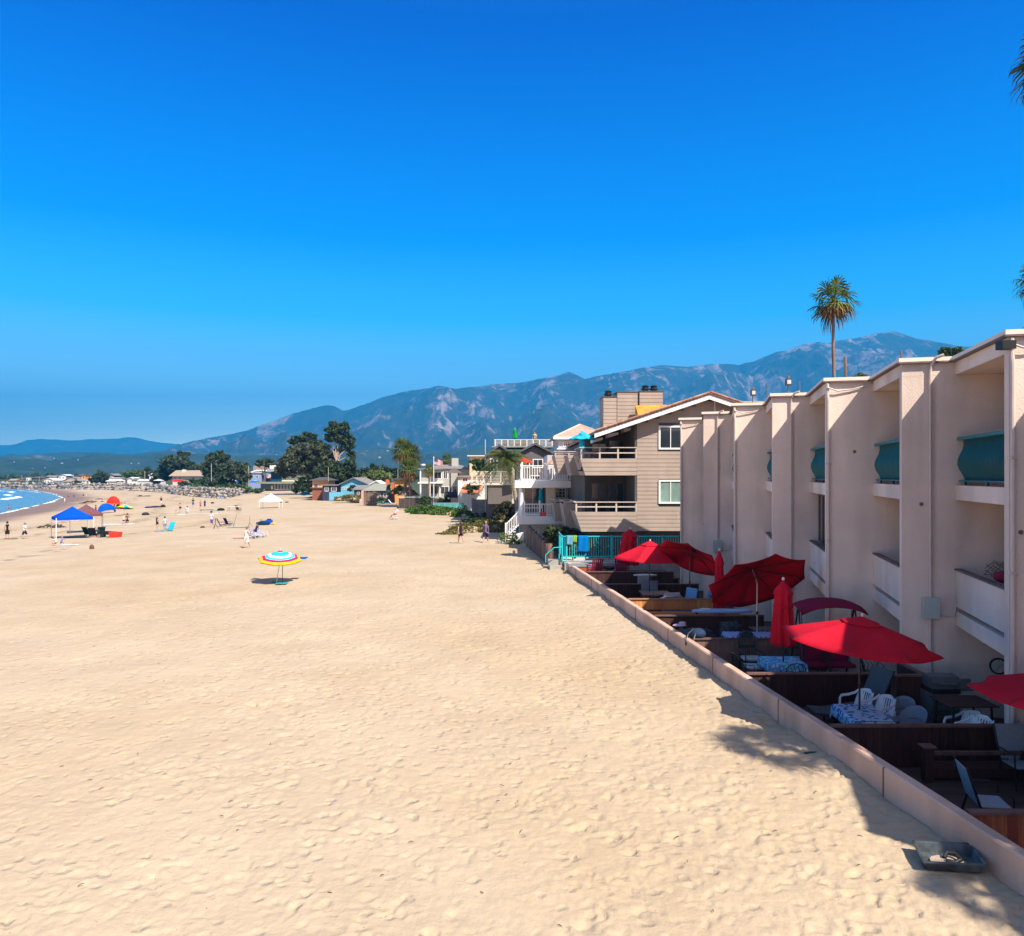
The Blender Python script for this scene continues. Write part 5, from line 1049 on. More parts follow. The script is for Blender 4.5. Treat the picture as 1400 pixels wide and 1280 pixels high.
window(wh, 1.0, 2.6, Z6(700), Z6(668), 6.4, .08); MB().bx(.9, 2.9, 6.4, 6.6, Z6(706), Z6(667)).build('back_wall', m_dkwall, wh)
# upper storey with hipped roof
s66 = F / 66; x0, x1 = (758 - 700) / s66, (832 - 700) / s66; ze = CZ - (598 - HY) / s66; zp = CZ - (577.5 - HY) / s66
MB().bx(x0 + .35, x1, 6, 13, Z6(657.5), ze).build('upper_wall', mat('pale_grey_wall', (.45, .44, .44), .8), wh)
mb = MB(); xc = (797 - 700) / s66; mb.add([(x0 - .1, 5.6, ze), (x1 + .3, 5.6, ze), (x1 + .3, 13.3, ze), (x0 - .1, 13.3, ze), (xc, 9.2, zp), (xc + .2, 9.8, zp)], [(3, 2, 1, 0), (0, 1, 4), (1, 2, 5, 4), (2, 3, 5), (3, 0, 4, 5)]); rf = mb.build('roof', mat('pink_grey_tiles', (.42, .28, .22), .85, var=.25, scale=5, stretch=(1, 1, 3), bump=.4, bscale=9), wh)
for a, b in (((x0 - .1, 5.6, ze), (xc, 9.2, zp)), ((x1 + .3, 5.6, ze), (xc, 9.2, zp)), ((x0 - .1, 13.3, ze), (xc + .2, 9.8, zp))): 
    mb = MB(); mb.tube([a, b], .09, 6); mb.build('hip_tiles', mat('pale_ridge', (.55, .42, .35), .8), rf)
MB().bx(x0 - .12, x1 + .3, 5.58, 5.62, ze - .18, ze + .02).build('gutter', m_white, wh); window(wh, x0 + .75, x0 + 1.5, ze - .85, ze - .38, 5.99, .05, mull=3, rows=3)
MB().bx(x0 + .2, x1, 5.5, 6, ze - 1.05, ze - .95).build('ledge', m_white, wh)
# stairs to the sand
mb = MB()
for k in range(9): z = Z6(717) - .2 * k - .12; xx = X6(705) - .16 * (k + 1); mb.bx(xx - .12, X6(705) - .002, -.6, .8, z - .05, z)
mb.build('steps', m_white, wh)
mb = MB(); a = Vector((X6(711), -.65, Z6(697))); b = Vector((X6(692), -.65, Z6(716))); mb.bar(a, b, .08, .08)
for k in range(9): p = a.lerp(b, k / 8); mb.bar(p, p - Vector((0, 0, 1.1)), .05, up=(0, 1, 0))
mb.bar(a - Vector((0, 0, 1.0)), b - Vector((0, 0, 1.0)), .06); mb.bx(b.x - .08, b.x + .04, -.72, -.58, b.z - 1.5, b.z + .1); mb.build('stair_railing', m_white, wh)
mb = MB(); mb.hexa([(X6(697), -1.2, -.2), (X6(716), -1.2, -.2), (X6(716), -.9, -.2), (X6(697), -.9, -.2), (X6(706), -1.2, .75), (X6(716), -1.2, .9), (X6(716), -.9, .9), (X6(706), -.9, .75)]); mb.build('stair_stringer', m_white, wh)
towel('pinkish red cloth lying over the lower deck rail of the white house', X6(742), 60.1, Z6(701), .5, .35, cloth((230, 100, 90)))
t = thing('deck_table', 'dark round-topped table on the lower deck of the white house', 'table', (X6(768), 60.9, Z6(706))); MB().lathe([(0, .86), (.7, .86), (.68, .95), (.3, 1.1), (0, 1.12)], n=20).build('cover', m_black, t); MB().tube([(0, 0, 0), (0, 0, .86)], .06, 8).build('leg', m_black, t)
closed_umbrella('deck_umbrella', 'closed teal umbrella under the upper deck of the white house', (X6(741), 62.5), Z6(706), Z6(669), Z6(690), .18, clothm=m_tcl, group='turquoise umbrellas', seed=12, base=False)

# ------------------------------------------------------------------ dark grey house with a roof deck
s85 = F / 85; X8 = lambda px: (px - 700) / s85; Z8 = lambda py: CZ - (py - HY) / s85
dh = thing('grey_house', 'dark grey gabled beach house with a railed roof deck above two gables', 'house', (0, 85, 0))
m_dg = mat('charcoal_siding', (.115, .11, .115), .8, var=.1, scale=2, bump=.2); m_cream = mat('cream_trim', (.62, .56, .46), .7)
mb = MB(); mb.prismy([(X8(665), -.2), (X8(705), -.2), (X8(705), Z8(624)), (X8(683), Z8(612)), (X8(665), Z8(624))], 0, 9); mb.build('wall', m_dg, dh)
mb = MB(); mb.prismy([(X8(705.1), -.2), (X8(757), -.2), (X8(757), Z8(622)), (X8(731), Z8(611)), (X8(705.1), Z8(622))], -1, 9); mb.build('wall', m_dg, dh)
m_dr = mat('dark_roofing', (.09, .09, .095), .85, var=.2)
for a, b, c, y0, za, zb in ((663, 683, 706, -.5, 625, 610.5), (703, 731, 760, -1.5, 623.5, 609)):
    mb = MB(); mb.prismy([(X8(a), Z8(za)), (X8(b), Z8(zb)), (X8(c), Z8(za)), (X8(c), Z8(za) + .22), (X8(b), Z8(zb) + .24), (X8(a), Z8(za) + .22)], y0, 9.3); mb.build('roof', m_dr, dh)
for px in (700, 748.5, 756): MB().bx(X8(px), X8(px) + .28, -1.1, -1.005, Z8(688), Z8(624)).build('corner_board', m_cream, dh)
for a, b, c, d_ in ((714, 724, 630, 640), (728, 742, 628, 640), (670, 680, 627, 645), (709, 716, 655, 672), (724, 738, 650, 672), (672, 678, 660, 686)): window(dh, X8(a), X8(b), Z8(d_), Z8(c), -1.005 if a > 700 else -.005, .08, mull=1)
MB().bx(X8(672), X8(757), 1.5, 9, Z8(611), Z8(609.5)).build('roof_deck', m_conc, dh)
mb = MB(); x = X8(675)
mb.bx(X8(675), X8(757), 1.5, 1.56, Z8(601), Z8(600)); 
for k in range(4): mb.bx(X8(675), X8(757), 1.52, 1.54, Z8(602.5 + 1.8 * k) - .02, Z8(602.5 + 1.8 * k) + .02)
for k in range(10): x = X8(676 + 8.8 * k); mb.bx(x, x + .12, 1.5, 1.6, Z8(610), Z8(601))
mb.build('deck_railing', m_cream, dh)
mb = MB(); mb.bx(X8(645), X8(700), -2.6, -2.5, Z8(646), Z8(644.5)); mb.bx(X8(645), X8(700), -2.6, .0, Z8(663), Z8(660))
for k in range(6): mb.bx(X8(645), X8(700), -2.56, -2.54, Z8(648 + 2 * k) - .02, Z8(648 + 2 * k) + .02)
for px in (646, 652, 661, 671, 684, 697): mb.bx(X8(px), X8(px) + .16, -2.6, -2.45, Z8(661), Z8(645))
mb.build('balcony_railing', m_cream, dh); MB().bx(X8(668), X8(700), -2.4, 0, Z8(688), Z8(663)).build('porch_wall', mat('dark_porch', (.14, .12, .11), .8), dh)
closed_umbrella('roof_umbrella', 'closed bright green umbrella standing on the roof deck of the dark grey house', (X8(704), 88), Z8(611), Z8(584), Z8(598), .24, clothm=cloth((20, 150, 60), .9), group='umbrellas of the grey house', seed=14, base=False)
umbrella('terrace_umbrella', 'orange-red umbrella half hidden by the palm fronds before the grey house', (X8(716), 81), Z8(650), Z8(633), 1.0, .5, clothm=cloth((225, 70, 40), .8), n=6, group='umbrellas of the grey house', base=False)
umbrella('terrace_umbrella', 'pale pink flat umbrella on the white house upper deck', (X6(757), 62), Z6(657), Z6(634), .85, .3, clothm=cloth((200, 150, 130), .8), n=6, group='umbrellas of the grey house', base=False)
tag(MB().tube([(0, 0, 0), (0, 0, 9.3)], .05, 6).build('flag_mast', paint((190, 205, 215)), None, ((663.5 - 700) / F * 92, 92, .2)), 'tall bare pale mast left of the dark grey house', 'mast')
# ------------------------------------------------------------------ houses along the beach and behind it
def W_of(rgb, k=.8): return paint(rgb, .75, k)
def house(label, p0, p1, yb, ye, d, depth, wall, roof, kind='gable_y', yr=None, wins=(), name='beach_house', base=None, over=.35, cat='house', rz=0, door=None, wframe=None, chim=(), mull=1):
    """p0..p1 pixel span of the front wall, yb base row, ye eave row, yr ridge row, all at depth d"""
    s = F / d; w = (p1 - p0) / s; gx = ((p0 + p1) / 2 - 700) / s; z = lambda py: CZ - (py - HY) / s; zb = z(yb)
    t = thing(name, label, cat, (gx, d, zb), rz); H = z(ye) - zb; a = w / 2; low = -2.0
    yr = ye - 3 if yr is None else yr; RH = z(yr) - z(ye); m = m_dkwall
    if kind == 'gable_y': MB().prismy([(-a, low), (a, low), (a, H), (0, H + RH * .96), (-a, H)], 0, depth).build('wall', wall, t)
    else: MB().bx(-a, a, 0, depth, low, H - .002).build('wall', wall, t)
    o = over; mb = MB(); th = .16
    if kind == 'gable_y': mb.prismy([(-a - o, H - RH * o / a), (0, H + RH), (a + o, H - RH * o / a), (a + o, H - RH * o / a + th), (0, H + RH + th), (-a - o, H - RH * o / a + th)], -o, depth + o)
    elif kind == 'gable_x': mb.prismx([(-o, H - .1), (depth / 2, H + RH), (depth + o, H - .1), (depth + o, H - .1 + th), (depth / 2, H + RH + th), (-o, H - .1 + th)], -a - o, a + o)
    elif kind == 'hip': q = min(a * .6, depth * .4); mb.add([(-a - o, -o, H), (a + o, -o, H), (a + o, depth + o, H), (-a - o, depth + o, H), (-a + q, depth / 2, H + RH), (a - q, depth / 2, H + RH)], [(3, 2, 1, 0), (0, 1, 5, 4), (1, 2, 5), (2, 3, 4, 5), (3, 0, 4)])
    elif kind == 'shed': mb.hexa([(-a - o, -o, H), (a + o, -o, H), (a + o, depth, H + RH), (-a - o, depth, H + RH), (-a - o, -o, H + th), (a + o, -o, H + th), (a + o, depth, H + RH + th), (-a - o, depth, H + RH + th)])
    else: mb.bx(-a - o, a + o, -o, depth + o, H, H + max(.15, RH))
    r = mb.build('roof', roof, t)
    for cx, cw, ct in chim: x = (cx - 700) / s - gx; MB().bx(x - cw / s / 2, x + cw / s / 2, depth * .3, depth * .3 + cw / s, H, z(ct) - zb).build('chimney', W_of((190, 110, 85)) if cat == 'house' and 'brick' in label else wall, r)
    for wq in wins:
        a0, b0, a1, b1 = wq[:4]; x0 = (a0 - 700) / s - gx; x1 = (a1 - 700) / s - gx; window(t, x0, x1, z(b1) - zb, z(b0) - zb, -.001, min(.08, (x1 - x0) * .15), frame=wframe, mull=wq[4] if len(wq) > 4 else mull)
    if door: x = (door[0] - 700) / s - gx; MB().bx(x, x + .9, -.04, -.001, z(yb) - zb, z(yb) - zb + 2.1).build('door', W_of(door[1]), t)
    return t
r_grey = mat('grey_shingle', (.20, .19, .18), .9, var=.2, scale=3); r_dark = mat('dark_shingle', (.07, .07, .075), .9, var=.2, scale=3); r_tan = mat('tan_shingle', (.33, .25, .19), .9, var=.2, scale=3); r_white = mat('white_roof', (.62, .62, .60), .8, var=.1)
w_cream = W_of((235, 205, 160)); w_white = W_of((235, 235, 230)); w_blue = W_of((110, 185, 215)); w_grey = W_of((190, 188, 180)); w_tan = W_of((225, 165, 90)); w_dark = W_of((70, 70, 75)); w_brick = W_of((150, 95, 75))
# grey house with wide balcony, and its neighbours (about 120 m away)
g1 = house('grey two-storey house behind the flagpole with white posts and a wide upper balcony', 577, 645, 690, 641, 122, 10, w_grey, r_grey, 'hip', 635, wins=((593, 645, 604, 655), (606, 644, 612, 655), (588, 664, 600, 676), (602, 665, 614, 676), (618, 664, 630, 675)), chim=((620, 9, 626),))
s = F / 122; gx = (611 - 700) / s; zb = CZ - (690 - HY) / s
def loc(px, py, s=s, gx=gx, zb=zb): return (px - 700) / s - gx, CZ - (py - HY) / s - zb
for px in (576.5, 589): x, z1 = loc(px, 642); MB().bx(x - .1, x + .1, -1.6, -1.4, 0, z1).build('porch_post', m_white, g1)
x0, z0 = loc(573, 661); x1, z1 = loc(606, 659); MB().bx(x0, x1, -1.7, 0, z0, z1).build('balcony_deck', m_white, g1); x0, z0 = loc(577, 653); x1, z1 = loc(590, 655.5); MB().bx(x0, x1, -1.65, -1.55, z1 - .55, z0).build('balcony_parapet', w_grey, g1)
x0, z0 = loc(573, 642); x1, _ = loc(606, 642); MB().bx(x0, x1, -1.8, .2, z0 - .02, z0 + .16).build('porch_roof', r_grey, g1)
x0, z0 = loc(578, 658); x1, z1 = loc(604, 643); MB().bx(x0, x1, .01, .05, z0, z1).build('dark_opening', m_dkwall, g1) if False else None
tag(MB().lathe([(0, 0), (.42, .12), (.45, .3), (.3, .36), (0, .2)], n=14).build('satellite_dish', w_white, None, ((578 - 700) / F * 124, 124, CZ + 1.35)), 'small round white dish on the left end of the grey house roof', 'dish')
house('cream box-shaped upper floor behind the tree left of the tall mast', 642, 663, 690, 624, 118, 6, W_of((238, 205, 150)), r_white, 'flat', 623, wins=((646, 630, 650, 638),), door=None)
house('white-walled unit with a teal window under the orange awning house', 626, 664, 690, 652, 108, 6, w_white, r_tan, 'flat', 651, wins=((632, 653, 640, 659), (643, 672, 650, 678)))
aw = D(630, 671, 105); s = F / 105
t = thing('awning', 'flat-faced orange awning projecting from the white unit beside the concrete wall', 'awning', (aw.x, 105, aw.z)); mb = MB(); mb.hexa([(0, -.8, 0), (27 / s, -.8, 0), (32 / s, 2.8, .82), (.3, 2.8, .82), (0, -.8, .05), (27 / s, -.8, .05), (32 / s, 2.8, .87), (.3, 2.8, .87)]); mb.build('canvas', cloth((235, 150, 105)), t); MB().bx(0, 27 / s, -.82, -.8, -.25, .05).build('valance', cloth((235, 150, 105)), t)
for x in (.05, 27 / s - .08): MB().bx(x, x + .06, -.78, -.72, -1.4, 0).build('post', m_white, t)
t = tag(MB().bx(0, 38 / (F / 96), 0, .25, -1.5, 17 / (F / 96)).bx(-.03, .32, -.08, .3, -1.5, 18.5 / (F / 96)).build('concrete_wall', mat('rough_concrete', (.22, .21, .21), .95, var=.25, scale=2, bump=.5, stain=.25)), 'weathered grey concrete bulkhead beside the palm trunk', 'wall'); t.location = D(645, 700, 96)
t = thing('pavilion', 'dark square pavilion roof on posts in front of the grey house', 'pavilion', D(621, 690, 112)); s = F / 112
mb = MB(); z0 = 43 / s; mb.add([(-1.15, -1.1, z0), (1.15, -1.1, z0), (1.15, 1.1, z0), (-1.15, 1.1, z0), (0, 0, z0 + .8)], [(3, 2, 1, 0), (0, 1, 4), (1, 2, 4), (2, 3, 4), (3, 0, 4)]); mb.build('roof', mat('brown_shingle', (.11, .085, .08), .9), t)
for x, y in ((-.6, -.6), (.6, -.6), (.6, .6), (-.6, .6)): MB().bx(x - .05, x + .05, y - .05, y + .05, -.5, z0).build('post', w_dark, t)
t = thing('awning', 'long black awning over a glass terrace right of the flagpole', 'awning', D(607, 678, 112)); MB().hexa([(0, 0, 0), (3.1, 0, 0), (3.1, 1.5, .45), (0, 1.5, .45), (0, 0, .08), (3.1, 0, .08), (3.1, 1.5, .53), (0, 1.5, .53)]).build('canvas', mat('black_canvas', (.025, .025, .03), .8), t)
MB().bx(0, 3.1, -.02, 0, -.3, .06).build('valance', mat('black_canvas', (.025, .025, .03), .8), t)
for x in (0.02, 3.0): MB().bx(x, x + .06, .02, .08, -1.6, 0).build('post', m_white, t)
t = thing('glass_fence', 'low teal glass terrace fence behind the dune grass', 'fence', D(592, 699, 104)); s = F / 104
MB().bx(0, 42 / s, 0, .03, .0, 1.05).build('glass_panel', mat('teal_glass', (.08, .30, .30), .15, var=.2, scale=1), t); MB().bx(0, 42 / s, -.03, .05, 1.05, 1.13).build('top_rail', W_of((150, 190, 195)), t)
for k in range(6): MB().bx(k * 8 / s, k * 8 / s + .06, -.02, .04, -.4, 1.05).build('post', W_of((150, 190, 195)), t)
t = thing('terrace_fence', 'pale rail of the raised terraces running from the palapa to the teal glass', 'fence', D(545, 690, 118)); s = F / 118
MB().bx(0, 90 / s, 0, .05, 1.1, 1.2).build('top_rail', W_of((190, 200, 205)), t)
for k in range(13): MB().bx(k * 7.4 / s, k * 7.4 / s + .06, 0, .05, -.4, 1.1).build('post', W_of((120, 110, 110)), t)
MB().bx(0, 90 / s, .1, .14, -.6, .95).build('dark_boards', mat('dark_boards', (.06, .045, .045), .8, var=.4, scale=2, stretch=(4, 1, .5)), t)
# blue house group (about 160 m away)
house('light blue gabled beach house with a row of small white windows', 466, 502, 680, 662, 158, 12, w_blue, r_grey, 'gable_y', 654, wins=((468, 666, 470.5, 670), (471.5, 666, 474, 670), (475, 666, 477.5, 670)), over=.6)
house('low porch with dark posts and a flat roof attached left of the blue gable', 441, 466, 680, 664, 160, 5, W_of((55, 60, 85)), r_grey, 'flat', 663, wins=((444, 666, 449, 672), (453, 666, 460, 672)), name='porch')
house('tan lookout house with a flat dark hipped roof and a dark window box', 427, 449, 676, 657, 166, 6, W_of((225, 180, 125)), r_dark, 'hip', 652.5, wins=((429, 661, 435, 667),), over=.8)
house('red-brown low wall block at the foot of the tan lookout house', 427, 442, 677, 667.5, 164, 3, w_brick, w_brick, 'flat', 667, name='brick_block', cat='wall')
tag(MB().bx(0, 20 / 6.6, 0, .1, -.5, 1.2).build('blue_fence', w_blue, None, D(450, 681, 156)), 'light blue board fence left of the blue gabled house', 'fence')
house('dark cottage with white eaves between the blue house and the green-grey roof', 484, 503, 682, 670, 150, 6, w_dark, r_grey, 'shed', 665, wins=((488, 672, 492, 677),), wframe=m_white)
house('low house with a broad green-grey hipped roof behind the bamboo fence', 499, 531, 684, 671, 146, 8, W_of((120, 110, 100)), mat('green_grey_roof', (.24, .25, .21), .9, var=.1), 'hip', 661.5, wins=((503, 674, 509, 680), (514, 674, 520, 680), (524, 674, 529, 680)), over=.6)
house('small white gable peeking above the green-grey roof', 507, 522, 672, 662, 156, 5, w_white, w_white, 'gable_y', 658)
t = tag(MB().bx(-.35, .35, -.3, .3, -4, 0).build('brick_chimney', W_of((215, 105, 70)), None, D(530, 656, 150)), 'taller orange brick chimney beside the green umbrella', 'chimney'); tag(MB().bx(-.3, .3, -.3, .3, -4, 0).build('brick_chimney', W_of((215, 105, 70)), None, D(537, 660, 148)), 'shorter orange brick chimney right of the green umbrella', 'chimney')
house('small bright tan house with a dark flat roof next to the twin palms', 540, 556, 690, 656, 138, 7, w_tan, r_dark, 'flat', 654, over=.6)
closed_umbrella('garden_umbrella', 'closed dark green umbrella above the bamboo fence', (D(531, 0, 139).x, 139), .8, CZ - (662 - HY) * 139 / F, CZ - (674 - HY) * 139 / F, .42, clothm=cloth((60, 90, 70)), seed=21, base=False, group='garden umbrellas')
# palapa and bamboo fence
t = thing('palapa', 'round thatched sunshade beside the twin palm trunks', 'sunshade', D(558, 692, 126)); m_th = mat('thatch', (.20, .14, .10), .95, var=.4, scale=3, bump=.6, bscale=9, stretch=(3, 3, 1))
MB().lathe([(1.75, 1.9), (1.8, 1.75), (1.1, 2.5), (.15, 3.1), (0, 3.15)], n=22).build('thatch_roof', m_th, t); MB().tube([(0, 0, 0), (0, 0, 2.6)], .09, 8).build('post', m_th, t)
t = thing('bamboo_fence', 'fence of upright brown bamboo poles on the sand in front of the green-grey roof', 'fence', D(498, 688, 133)); mb = MB(); s = F / 133; rg = random.Random(4)
for k in range(52): x = k * 17 / s / 52; mb.tube([(x, rg.uniform(-.04, .04), -.4), (x + rg.uniform(-.02, .02), rg.uniform(-.04, .04), 1.75 + rg.uniform(-.15, .35))], .045, 5)
mb.build('poles', mat('bamboo', (.17, .125, .10), .85, var=.3, island=.35), t); MB().bx(-.1, 17 / s, .06, .12, 1.0, 1.1).build('crossbar', m_th, t)
MB().bx(-.5, -.1, -.1, .2, -.4, 2.2).build('gate_post', W_of((225, 165, 135)), t)
# modern white building
s = F / 255
mod = thing('modern_house', 'long low white modern building with flat roofs and a row of small square windows', 'building', D(382, 669, 255)); O_ = mod.location.copy()
def Lq(px, py): return (px - 700) / s - O_.x, CZ - (py - HY) / s - O_.z
def mbox(name, a, b, c, d_, y0, y1, m): x0, z0 = Lq(a, d_); x1, z1 = Lq(c, b); return MB().bx(x0, x1, y0, y1, z0, z1).build(name, m, mod)
mbox('upper_wall', 383, 650, 422, 658.5, 2, 14, W_of((240, 235, 200))); mbox('clerestory', 368, 645.2, 432, 650, 2.2, 14, W_of((120, 150, 140))); mbox('glass_wall', 368, 645, 383, 660, 1.8, 13, mat('blue_glass', (.02, .06, .11), .1)); mbox('upper_roof', 365, 641, 434, 645, 0, 15, W_of((165, 170, 175)))
mbox('porch_roof', 353, 659, 408, 661.4, -2.5, 6, W_of((140, 145, 135))); mbox('lower_glass', 357, 661.4, 405, 669, -.5, 2, mat('porch_glass', (.10, .13, .12), .3)); mbox('roof_box', 361, 636, 380, 641, 6, 12, w_white); mbox('lower_wall', 372, 664, 374, 669, -1, -.5, w_white)
mbox('roof_box', 430, 639, 436, 642, 3, 6, w_white)
for k in range(6): x0, z0 = Lq(384.5 + 6.2 * k, 654.6); x1, z1 = Lq(387.5 + 6.2 * k, 652.4); window(mod, x0, x1, z0, z1, 1.99, .12, frame=W_of((240, 235, 200)), mull=0)
for k in range(7): mbox('porch_mullion', 376 + 4.2 * k, 662, 376.7 + 4.2 * k, 669, -.6, -.5, w_white)
house('small blue and white house with a sloping white roof at the end of the boulders', 341, 357, 665, 647, 262, 8, W_of((150, 170, 215)), w_white, 'shed', 643, wins=((344, 650, 347, 654), (350, 650, 353, 654), (347, 657, 351, 661)))
house('cottage with a pinkish shed roof left of the blue glass wall', 354, 367, 664, 654.5, 268, 7, W_of((130, 115, 110)), W_of((215, 165, 145)), 'shed', 649)
house('grey gabled attic behind the pinkish shed roof', 348, 358, 664, 645, 285, 6, W_of((120, 105, 100)), r_tan, 'flat', 637)
t = tag(MB().hexa([(0, 0, 0), (2.9, 0, 0), (2.9, 1.5, .5), (0, 1.5, .5), (0, 0, .12), (2.9, 0, .12), (2.9, 1.5, .62), (0, 1.5, .62)]).build('blue_awning', cloth((30, 110, 215)), None, D(341, 660, 258)), 'bright blue awning on the small blue and white house', 'awning')
# ranch house with tan roof, red awning etc.
house('ranch house with a long tan roof and white wall among the dark trees', 236, 277, 661, 651, 330, 12, W_of((225, 215, 200)), r_tan, 'gable_x', 643.5, wins=((238, 652, 241, 655), (244, 652, 247, 655), (262, 653, 266, 656)), over=1.2, chim=((246, 4, 642),))
t = tag(MB().hexa([(0, 0, 0), (4.2, 0, 0), (4.2, 2, .6), (0, 2, .6), (0, 0, .3), (4.2, 0, .3), (4.2, 2, .9), (0, 2, .9)]).build('red_awning', cloth((235, 40, 50)), None, D(235, 659, 325)), 'bright red awning in front of the ranch house', 'awning')
house('white house half hidden by dark trees left of the ranch house', 204, 216, 660, 650, 360, 8, w_white, r_white, 'gable_x', 647.5, wins=((206, 652, 208, 655), (210, 652, 213, 655)))
house('long low white shed behind the boulders beneath a bare pole', 189, 213, 661, 657.5, 350, 4, W_of((200, 205, 200)), r_white, 'gable_x', 655.8, name='shed')
# distant settlement
rows = [('white cube house at the far left end of the houses', 36, 43, 662, 652, 520, w_white, r_dark, 'flat'), ('dark house with a long roof between two white ones far left', 44, 60, 662, 654, 520, w_dark, r_dark, 'gable_x'),
 ('white beach house with a stepped roof in the far row', 60, 72, 662, 656, 480, w_white, r_white, 'gable_y'), ('second white beach house with posts in the far row', 73, 85, 662, 657, 478, W_of((215, 215, 215)), r_white, 'gable_x'),
 ('tall white house with a bright gable above the far row', 80, 93, 658, 651, 540, w_white, r_white, 'gable_y'), ('purple-dark house in the far row', 91, 99, 658, 651, 530, W_of((90, 60, 75)), r_dark, 'flat'),
 ('low white bungalow below the purple-dark house', 88, 97, 663, 658.5, 450, w_white, r_tan, 'gable_x'), ('orange house front in the far row', 112, 117, 658, 650, 470, W_of((245, 160, 80)), r_tan, 'flat'), ('beige house beside the orange front', 105, 112, 660, 650.5, 475, W_of((190, 160, 140)), r_dark, 'gable_x'),
 ('white flat house below the orange front', 109, 121, 662, 657, 440, w_white, r_white, 'flat'), ('house with a turquoise lower storey beside the round dark tree', 119, 128, 663, 658, 430, W_of((30, 170, 180)), r_white, 'flat'), ('grey gabled house right of the round dark tree', 146, 156, 662, 650, 420, W_of((170, 165, 165)), r_grey, 'gable_y'),
 ('bright white box house beside the grey gable', 155, 161, 659, 654, 410, w_white, w_white, 'flat'), ('dark brown roofed house before the green hedge', 158, 168, 661, 651, 430, W_of((120, 90, 90)), r_dark, 'hip'), ('low pale bungalow under the brown roof', 146, 158, 664, 658, 400, W_of((220, 210, 195)), r_white, 'gable_x'),
 ('white gabled cottage at the green hedge', 174, 183, 658, 655, 400, w_white, w_white, 'gable_y'), ('tiny pale house at the very end of the point', 12, 22, 662, 657, 600, W_of((170, 150, 140)), r_tan, 'gable_x'), ('dark red-roofed house near the end of the point', 22, 34, 662, 657.5, 580, W_of((110, 80, 75)), W_of((120, 70, 60)), 'gable_x'),
 ('pale two-tier house behind the white beach houses', 99, 106, 658, 653, 560, W_of((205, 195, 190)), r_grey, 'gable_y'), ('cream house above the beige one', 122, 128, 658, 650, 500, W_of((225, 215, 170)), r_grey, 'flat')]
for lab, a, b, yb, ye, d, w, r, k in rows:
    n = max(1, int((b - a) / 3.4)); wins = [(a + (b - a) * (q + .3) / n, ye + (yb - ye) * .22, a + (b - a) * (q + .7) / n, ye + (yb - ye) * .55) for q in range(n)]
    house(lab, a, b, yb, ye, d, 8, w, r, k, ye - 2 if k != 'flat' else ye - .6, wins=wins, over=.5, mull=0)
for lab, a, b, yb, ye, d, w, r, k in [('white gabled house just left of the round dark tree', 121, 127, 661, 655, 415, w_white, r_white, 'gable_y'), ('tan house with a dark roof left of the first white house', 28, 36, 660, 655.5, 540, W_of((180, 150, 130)), r_dark, 'gable_x'), ('grey long house above the white beach houses', 62, 76, 657, 652.5, 560, W_of((150, 150, 150)), r_grey, 'gable_x'), ('blue-grey house behind the low white bungalow', 93, 103, 660, 654, 500, W_of((150, 170, 185)), r_grey, 'gable_y'), ('small white house left of the long low white shed', 180, 188, 662, 656, 380, w_white, r_grey, 'gable_x')]:
    house(lab, a, b, yb, ye, d, 8, w, r, k, ye - 2, wins=[(a + 1, ye + 1, a + 2.4, ye + 3), (b - 3, ye + 1, b - 1.4, ye + 3)], over=.5, mull=0)
# white houses scattered on the hazy foothills
hill = bpy.data.objects['foothills'].data; main_ = bpy.data.objects['mountains'].data
from mathutils.bvhtree import BVHTree
dg = bpy.context.evaluated_depsgraph_get()
def bvh(me): return BVHTree.FromPolygons([v.co for v in me.vertices], [tuple(p.vertices) for p in me.polygons])
B1 = bvh(hill); src = None
spots = [(85, 634, 3.6, 'white'), (64, 629, 2, 'pale'), (74, 627, 2.5, 'pale'), (107, 629, 2.2, 'pale'), (62, 640, 2, 'white'), (20, 632, 2, 'pale'), (45, 641, 1.6, 'pale'), (180, 634, 2, 'pale'), (190, 634, 2, 'white'), (371, 593, 3, 'white'), (519, 626, 4, 'white'), (530, 617, 3.5, 'white'), (586, 616, 4, 'white'), (638, 603, 4, 'white'), (585, 613, 2, 'pale'), (597, 614, 2, 'pale'), (540, 610, 2.5, 'pale'), (612, 622, 2.5, 'pale'), (575, 605, 2.5, 'pale'), (466, 588, 2, 'white'), (560, 625, 3, 'pale'), (350, 640, 2.5, 'pale'), (378, 622, 2.2, 'pale')]
nm = -1
ORD = 'first second third fourth fifth sixth seventh eighth ninth tenth eleventh twelfth thirteenth fourteenth fifteenth sixteenth seventeenth eighteenth nineteenth twentieth twenty-first twenty-second twenty-third twenty-fourth twenty-fifth'.split()
for px, py, w, c in sorted(spots):
    dr = Vector(((px - 700) / F, 1, -(py - HY) / F)).normalized(); h = B1.ray_cast(Vector((0, 0, CZ)), dr)
    if h[0] is None: continue
    p = h[0]; ww = .75 * w * p.y / F
    if src is None:
        src = thing('hillside_house', '', 'house', (0, 0, 0), 0, 'white houses on the hazy foothills'); MB().bx(-.5, .5, 0, .5, -.3, .22).build('wall', W_of((200, 200, 205), .7), src); MB().prismx([(-.04, .21), (.25, .36), (.54, .21)], -.53, .53).build('roof', W_of((200, 195, 195), .7), src); o = src
    else: o = dup(src, (0, 0, 0))
    nm += 1; o.location = (p.x, p.y - 2, p.z + .5); o.scale = (ww, ww, ww); side = 'far left' if px < 130 else 'left of the cypress' if px < 400 else 'above the blue house' if px < 535 else 'right of the twin palms'
    o['label'] = '%s speck of a house on the hazy hillside, %s white speck from the left' % ('bright' if c == 'white' else 'faint', ORD[nm])
